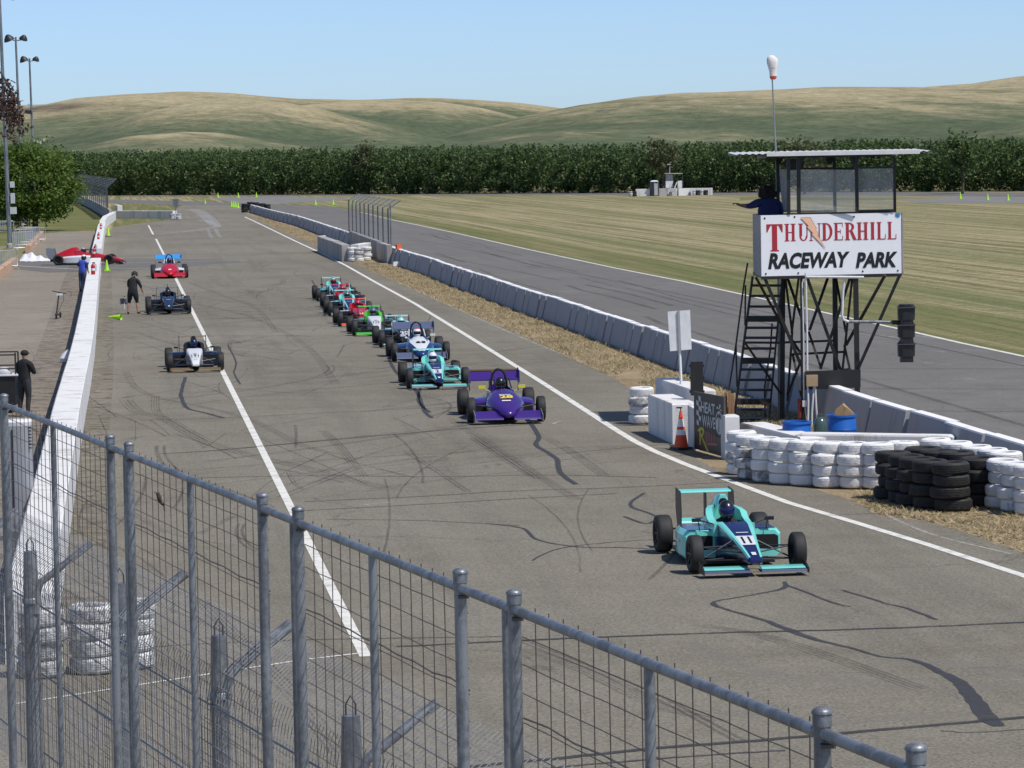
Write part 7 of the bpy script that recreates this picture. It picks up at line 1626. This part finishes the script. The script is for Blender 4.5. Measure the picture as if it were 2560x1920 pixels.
# fire extinguishers on the wall
paint('ext_red', (0.45, 0.012, 0.012), 0.35)
for i, (px, py, sc_, nm) in enumerate(((246, 598, 0.9, 'fire extinguisher on the far part of the wall'), (235, 641, 1.0, 'fire extinguisher on the wall near the crossing red car'), (233, 686, 1.1, 'red fire extinguisher nearest the person in blue'), (238, 628, 0.8, 'small red extinguisher behind the one by the crossing car'), (252, 573, 0.9, 'farthest extinguisher near the bend of the wall'))):
    p = P(px, py, 0.86); e = thing('fire_extinguisher', nm, 'extinguisher', tuple(p), 0, 'fire extinguishers standing on the pit wall', sc_)
    MB().lathe([(0, 0), (0.085, 0.0), (0.09, 0.03), (0.09, 0.36), (0.06, 0.42), (0.03, 0.44), (0.03, 0.47), (0, 0.47)], (0, 0, 0), 12).build('cylinder', 'ext_red', e, 50, False)
    mb = MB(); mb.box((0.03, 0, 0.50), (0.12, 0.03, 0.04)); mb.tube([(0.04, 0, 0.48), (0.13, 0, 0.40), (0.12, 0, 0.15)], 0.014, 6); mb.build('hose', 'cone_black', e, None, False)
    MB().lathe([(0.091, 0.16), (0.091, 0.26)], (0, 0, 0), 12).build('label_band', 'number_white', e, None, False)
# lime cones
def lime(px, py, h, label, base=True, grp='lime traffic cones'):
    p = P(px, py); c_ = thing('traffic_cone', label, 'cone', tuple(p), 0, grp); w_ = h * 0.30
    MB().lathe([(w_ * 0.72, 0.03), (w_ * 0.16, h), (0, h)], p, 12).build('cone', 'cone_lime', c_, 50); MB().box((p.x, p.y, 0.02), (w_ * 2, w_ * 2, 0.04), 0.3).build('base', 'cone_black' if base else 'cone_lime', c_)
lime(271, 591, 0.75, 'lime cone on a black foot at the far bend of the wall'); lime(267, 677, 0.62, 'lime cone at the wall opening by the red crossing car', False)
G5 = 'small lime cones far away'
for i, (px, py) in enumerate(((545, 494), (596, 494), (641, 493))): lime(px, py, 0.8, '%s small lime cone on the far pale apron' % nth(i + 1), False, G5)
for i, (px, py) in enumerate(((579, 517), (584, 517.5), (589, 518), (595, 520))): lime(px, py, 0.8, '%s lime cone in the cluster left of the black tyres' % nth(i + 1), False, G5)
for i, (px, py) in enumerate(((789, 512), (833, 512), (878, 511), (888, 511))): lime(px, py, 0.7, '%s lime cone along the far grass edge' % nth(i + 1), False, G5)
for i, (px, py) in enumerate(((2401, 497), (2469, 500), (2520, 501))): lime(px, py, 0.75, '%s lime cone on the right far apron' % nth(i + 1), False, G5)
lime(513, 509, 0.6, 'single small lime marker by the far turn', False, G5)
p = P(303, 800); mb = MB(); mb.lathe([(0.12, 0.0), (0.03, 0.55), (0, 0.55)], (0, 0, 0), 10, 'Y'); M = Matrix.Rotation(1.2, 3, 'Z'); mb.v = [tuple(p + M @ Vector(v) + Vector((0, 0, 0.11))) for v in mb.v]; solo('traffic_cone', mb, 'cone_lime', 'lime cone lying flat on the lane near the man in shorts', 'cone', smooth=50)
# folded grey marshal flag on a white stick, near the man in shorts
p = P(311, 772); fg = thing('marshal_flag', 'dark grey flag on a white stick beside the man in shorts', 'flag', tuple(p)); MB().tube([p, p + Vector((0.02, 0, 0.48))], 0.018, 6).build('stick', 'white_paint', fg)
MB().ball(p + Vector((0.02, 0, 0.50)), 0.03, 8, 6).build('knob', 'cone_black', fg, 60)
mb = MB(); vs = [p + Vector((-0.18 + 0.09 * i, 0.06 * math.sin(i * 1.3 + j), 0.18 + 0.12 * j + 0.02 * math.sin(i))) for i in range(5) for j in range(3)]; mb.add(vs, [(i * 3 + j, i * 3 + 3 + j, i * 3 + 4 + j, i * 3 + 1 + j) for i in range(4) for j in range(2)]); paint('flag_grey', (0.12, 0.12, 0.13), 0.8); mb.build('cloth', 'flag_grey', fg, 60)
# kick scooter
p = P(141, 797); sc_ = thing('kick_scooter', 'black folding kick scooter standing on the apron', 'scooter', tuple(p)); hd = p + Vector((0.10, 0.25, 1.05))
MB().tube([p + Vector((0, -0.02, 0.14)), p + Vector((0.05, 0.12, 0.55)), hd], [0.03, 0.028, 0.022], 8).build('stem', 'cone_black', sc_, 60)
MB().tube([hd + Vector((-0.27, 0, 0.05)), hd + Vector((-0.12, 0, 0.0)), hd + Vector((0.12, 0, -0.04)), hd + Vector((0.27, 0, -0.07))], 0.02, 7).build('handlebar', 'cone_black', sc_, 60)
MB().loft([[p + Vector((-0.08 + 0.02, -0.02, 0.13)), p + Vector((0.08, -0.02, 0.13)), p + Vector((0.08, -0.02, 0.17)), p + Vector((-0.06, -0.02, 0.17))], [p + Vector((-0.02, 0.75, 0.13)), p + Vector((0.12, 0.75, 0.13)), p + Vector((0.12, 0.75, 0.17)), p + Vector((-0.02, 0.75, 0.17))]]).build('deck', 'cone_black', sc_)
for dy in (-0.10, 0.85): MB().lathe([(0.06, -0.025), (0.115, -0.025), (0.125, 0), (0.115, 0.025), (0.06, 0.025)], p + Vector((0.01 + 0.04 * (dy > 0), dy, 0.125)), 16, 'X').build('wheel', 'tyre_rubber', sc_, 50)
MB().box(hd + Vector((0.03, -0.06, -0.10)), (0.22, 0.12, 0.08)).build('basket', 'tarp_white', sc_); MB().tube([hd + Vector((0.15, 0, -0.05)), hd + Vector((0.18, -0.05, -0.35)), p + Vector((0.12, 0.0, 0.35)), p + Vector((0.03, 0, 0.2))], 0.008, 5).build('cable', 'cone_black', sc_)
# pit cart cut by the left edge
p = P(22, 1032); ct = thing('pit_cart', 'black pit cart with rails at the left edge beside the man', 'cart', tuple(p)); W = 1.2
MB().box((p.x - 0.42, p.y + 0.3, 0.55), (W, 0.7, 0.72)).build('cabinet', 'black_steel', ct)
for s in (-1, 1): MB().lathe([(0, -0.04), (0.14, -0.04), (0.15, 0), (0.14, 0.04), (0, 0.04)], (p.x - 0.42 + s * 0.45, p.y + 0.3, 0.15), 14, 'X').build('wheel', 'tyre_rubber', ct, 50)
MB().box((p.x - 0.35, p.y + 0.3, 0.925), (W + 0.35, 0.8, 0.03)).build('work_top', 'tarp_white', ct)
for z in (1.08, 1.14, 1.42, 1.47): MB().tube([(p.x - 1.2, p.y + (0.1 if z in (1.08, 1.42) else 0.6), z), (p.x + 0.18, p.y + (0.1 if z in (1.08, 1.42) else 0.6), z)], 0.02, 6).build('rail', 'black_steel', ct)
for y_ in (0.1, 0.6): MB().tube([(p.x + 0.18, p.y + y_, 0.9), (p.x + 0.18, p.y + y_, 1.47)], 0.022, 6).build('upright', 'black_steel', ct)
MB().ball((p.x - 0.12, p.y + 0.2, 1.0), (0.22, 0.16, 0.12), 10, 6).build('wrapped_bundle', 'box_pale', ct, 60); MB().box((p.x - 0.75, p.y - 0.06, 0.40), (0.3, 0.02, 0.06)).build('red_label', 'ext_red', ct)
# grey cabinet behind the first fence panel
p = P(47, 1352); cb_ = thing('equipment_cabinet', 'tall grey louvred cabinet seen through the left fence', 'cabinet', tuple(p)); c0 = p + Vector((-0.02, 0.3, 0))
dirty('cabinet_grey', (0.30, 0.31, 0.33), (0.20, 0.205, 0.215), 0.42, 3, 0.5)
rg = lambda z, k: [c0 + Vector((k * 0.24 * math.copysign(abs(math.cos(a)) ** 0.55, math.cos(a)), k * 0.24 * math.copysign(abs(math.sin(a)) ** 0.55, math.sin(a)), z)) for a in [2 * PI * i / 24 for i in range(24)]]
MB().loft([rg(0.15, 1), rg(1.86, 1)]).build('body', 'cabinet_grey', cb_, 50); MB().loft([rg(1.86, 0.98), rg(1.92, 1.02), rg(1.95, 0.9)]).build('lid', 'white_paint', cb_, 50); MB().loft([rg(0.0, 0.9), rg(0.15, 0.9)]).build('plinth', 'cone_black', cb_, 50)
for i in range(7): MB().box(c0 + Vector((0.19, -0.17, 1.50 + 0.055 * i)), (0.14, 0.03, 0.018), -0.6).build('louvre', 'cone_black', cb_)
MB().box(c0 + Vector((-0.05, -0.245, 1.0)), (0.03, 0.01, 1.6)).build('door_seam', 'cone_black', cb_); MB().box(c0 + Vector((0.17, -0.195, 1.22)), (0.1, 0.01, 0.16), -0.6).build('sticker', 'number_white', cb_)
# white plastic bag at the wall
p = P(163, 905); mb = MB(); mb.loft([[p + Vector((r * math.cos(a) * 1.0 + x, r * math.sin(a), z)) for a in [2 * PI * k / 9 for k in range(9)]] for x, r, z in ((0, 0.16, 0.0), (0.02, 0.2, 0.12), (0.05, 0.13, 0.26), (0.1, 0.03, 0.38))]); solo('plastic_bag', mb, 'tarp_white', 'white plastic bag lying against the pit wall', 'bag', smooth=20)
# ------------------------------------------------------------------ marshal post far across the grass
def F(px, py): return PD(px, py, 505.0)
z4 = lambda x, y: (1560 + x / 9.217, 380 + y / 9.217)
mp = thing('marshal_post', 'small white marshal platform with steps far across the grass', 'platform', (F(1685, 492).x, 505, 0))
zf = lambda x, y, d_=0.0: PD(*z4(x, y), 505.0 + d_)
for x in (955, 1140, 1230, 1345):
    for d_ in (0, 1.6): a = zf(x, 830, d_); MB().tube([Vector((a.x, a.y, 0)), zf(x, 490, d_)], 0.05, 6).build('leg', 'dark_galv', mp)
MB().prism([zf(945, 665), zf(1130, 660), zf(1130, 822), zf(945, 826)], (0, 0.05, 0)).build('side_panel', 'white_paint', mp); MB().prism([zf(1228, 660), zf(1355, 658), zf(1355, 828), zf(1228, 830)], (0, 0.05, 0)).build('side_panel', 'white_paint', mp)
MB().prism([zf(955, 515, 0.05), zf(1125, 515, 0.05), zf(1125, 660, 0.05), zf(955, 660, 0.05)], (0, 0.03, 0)).build('grey_screen', 'grey_strip', mp); MB().prism([zf(945, 490, -0.4), zf(1355, 490, -0.4), zf(1355, 498, -0.4), zf(945, 498, -0.4)], (0, 2.6, 0)).build('roof', 'roof_white', mp); MB().prism([zf(945, 832), zf(1355, 832), zf(1355, 845), zf(945, 845)], (0, 1.6, 0)).build('deck', 'dark_galv', mp)
for x0, x1 in ((1120, 1015), (1220, 1115)): MB().bar(zf(x0, 690, -0.1), zf(x1, 965, -0.9), 0.09, 0.09).build('stair_rail', 'white_paint', mp)
for k_ in range(7): t_ = k_ / 6; MB().bar(zf(1120 - 105 * t_, 700 + 265 * t_, -0.1 - 0.8 * t_), zf(1215 - 100 * t_, 700 + 265 * t_, -0.1 - 0.8 * t_), 0.2, 0.05).build('stair_step', 'dark_galv', mp)
MB().tube([zf(1055, 490), zf(1058, 330)], 0.03, 6).build('mast', 'white_paint', mp); MB().prism([zf(990, 300), zf(1075, 300), zf(1085, 270), zf(1000, 268)], (0, 0.3, 0)).build('solar_panel', 'grey_strip', mp)
wl2 = [(270, 1040, 600, 1032, 0.9), (800, 1030, 1230, 1030, 0.85), (1230, 1030, 1550, 1030, 0.85), (1540, 1035, 2040, 1028, 0.85)]
for i, (x0, y0, x1, y1, h_) in enumerate(wl2):
    a, b = zf(x0, y0, -0.5 + 0.8 * (i == 1)), zf(x1, y1, -0.5 + 0.8 * (i == 2)); a.z = b.z = 0; wall_piece('block_wall', [a, b], 'white wall section %s around the far marshal platform' % ['left of the toilet', 'right of the toilet', 'behind the steps', 'at the right end'][i], side=1, w=0.5, h=1.0)
for i, x in enumerate((165, 235, 1630, 1690, 1800, 1880)):
    p = zf(x, 1045, -1.6); stack(0, 0, 3, 'black' if i % 2 else 'white', '%s far stack by the marshal platform' % nth(i + 1), 'tyres at the far marshal platform', (0, 2), loc=Vector((p.x, p.y, 0)), scale=1.15)
p = zf(705, 1040, -1.2); pj = thing('portable_toilet', 'grey portable toilet with white roof beside the far platform', 'toilet', (p.x, p.y, 0), R(35)); 
MB().box((0, 0, 1.0), (0.95, 0.95, 2.0)).build('cabin', 'dark_galv', pj, None, False); MB().lathe([(0.72, 2.0), (0.72, 2.06), (0.45, 2.18), (0, 2.22)], (0, 0, 0), 4).build('roof', 'white_paint', pj, None, False); MB().box((-0.1, -0.48, 0.95), (0.6, 0.02, 1.7)).build('door', 'grey_strip', pj, None, False); MB().box((0.48, 0, 1.6), (0.02, 0.35, 0.35)).build('sign_plate', 'number_white', pj, None, False)
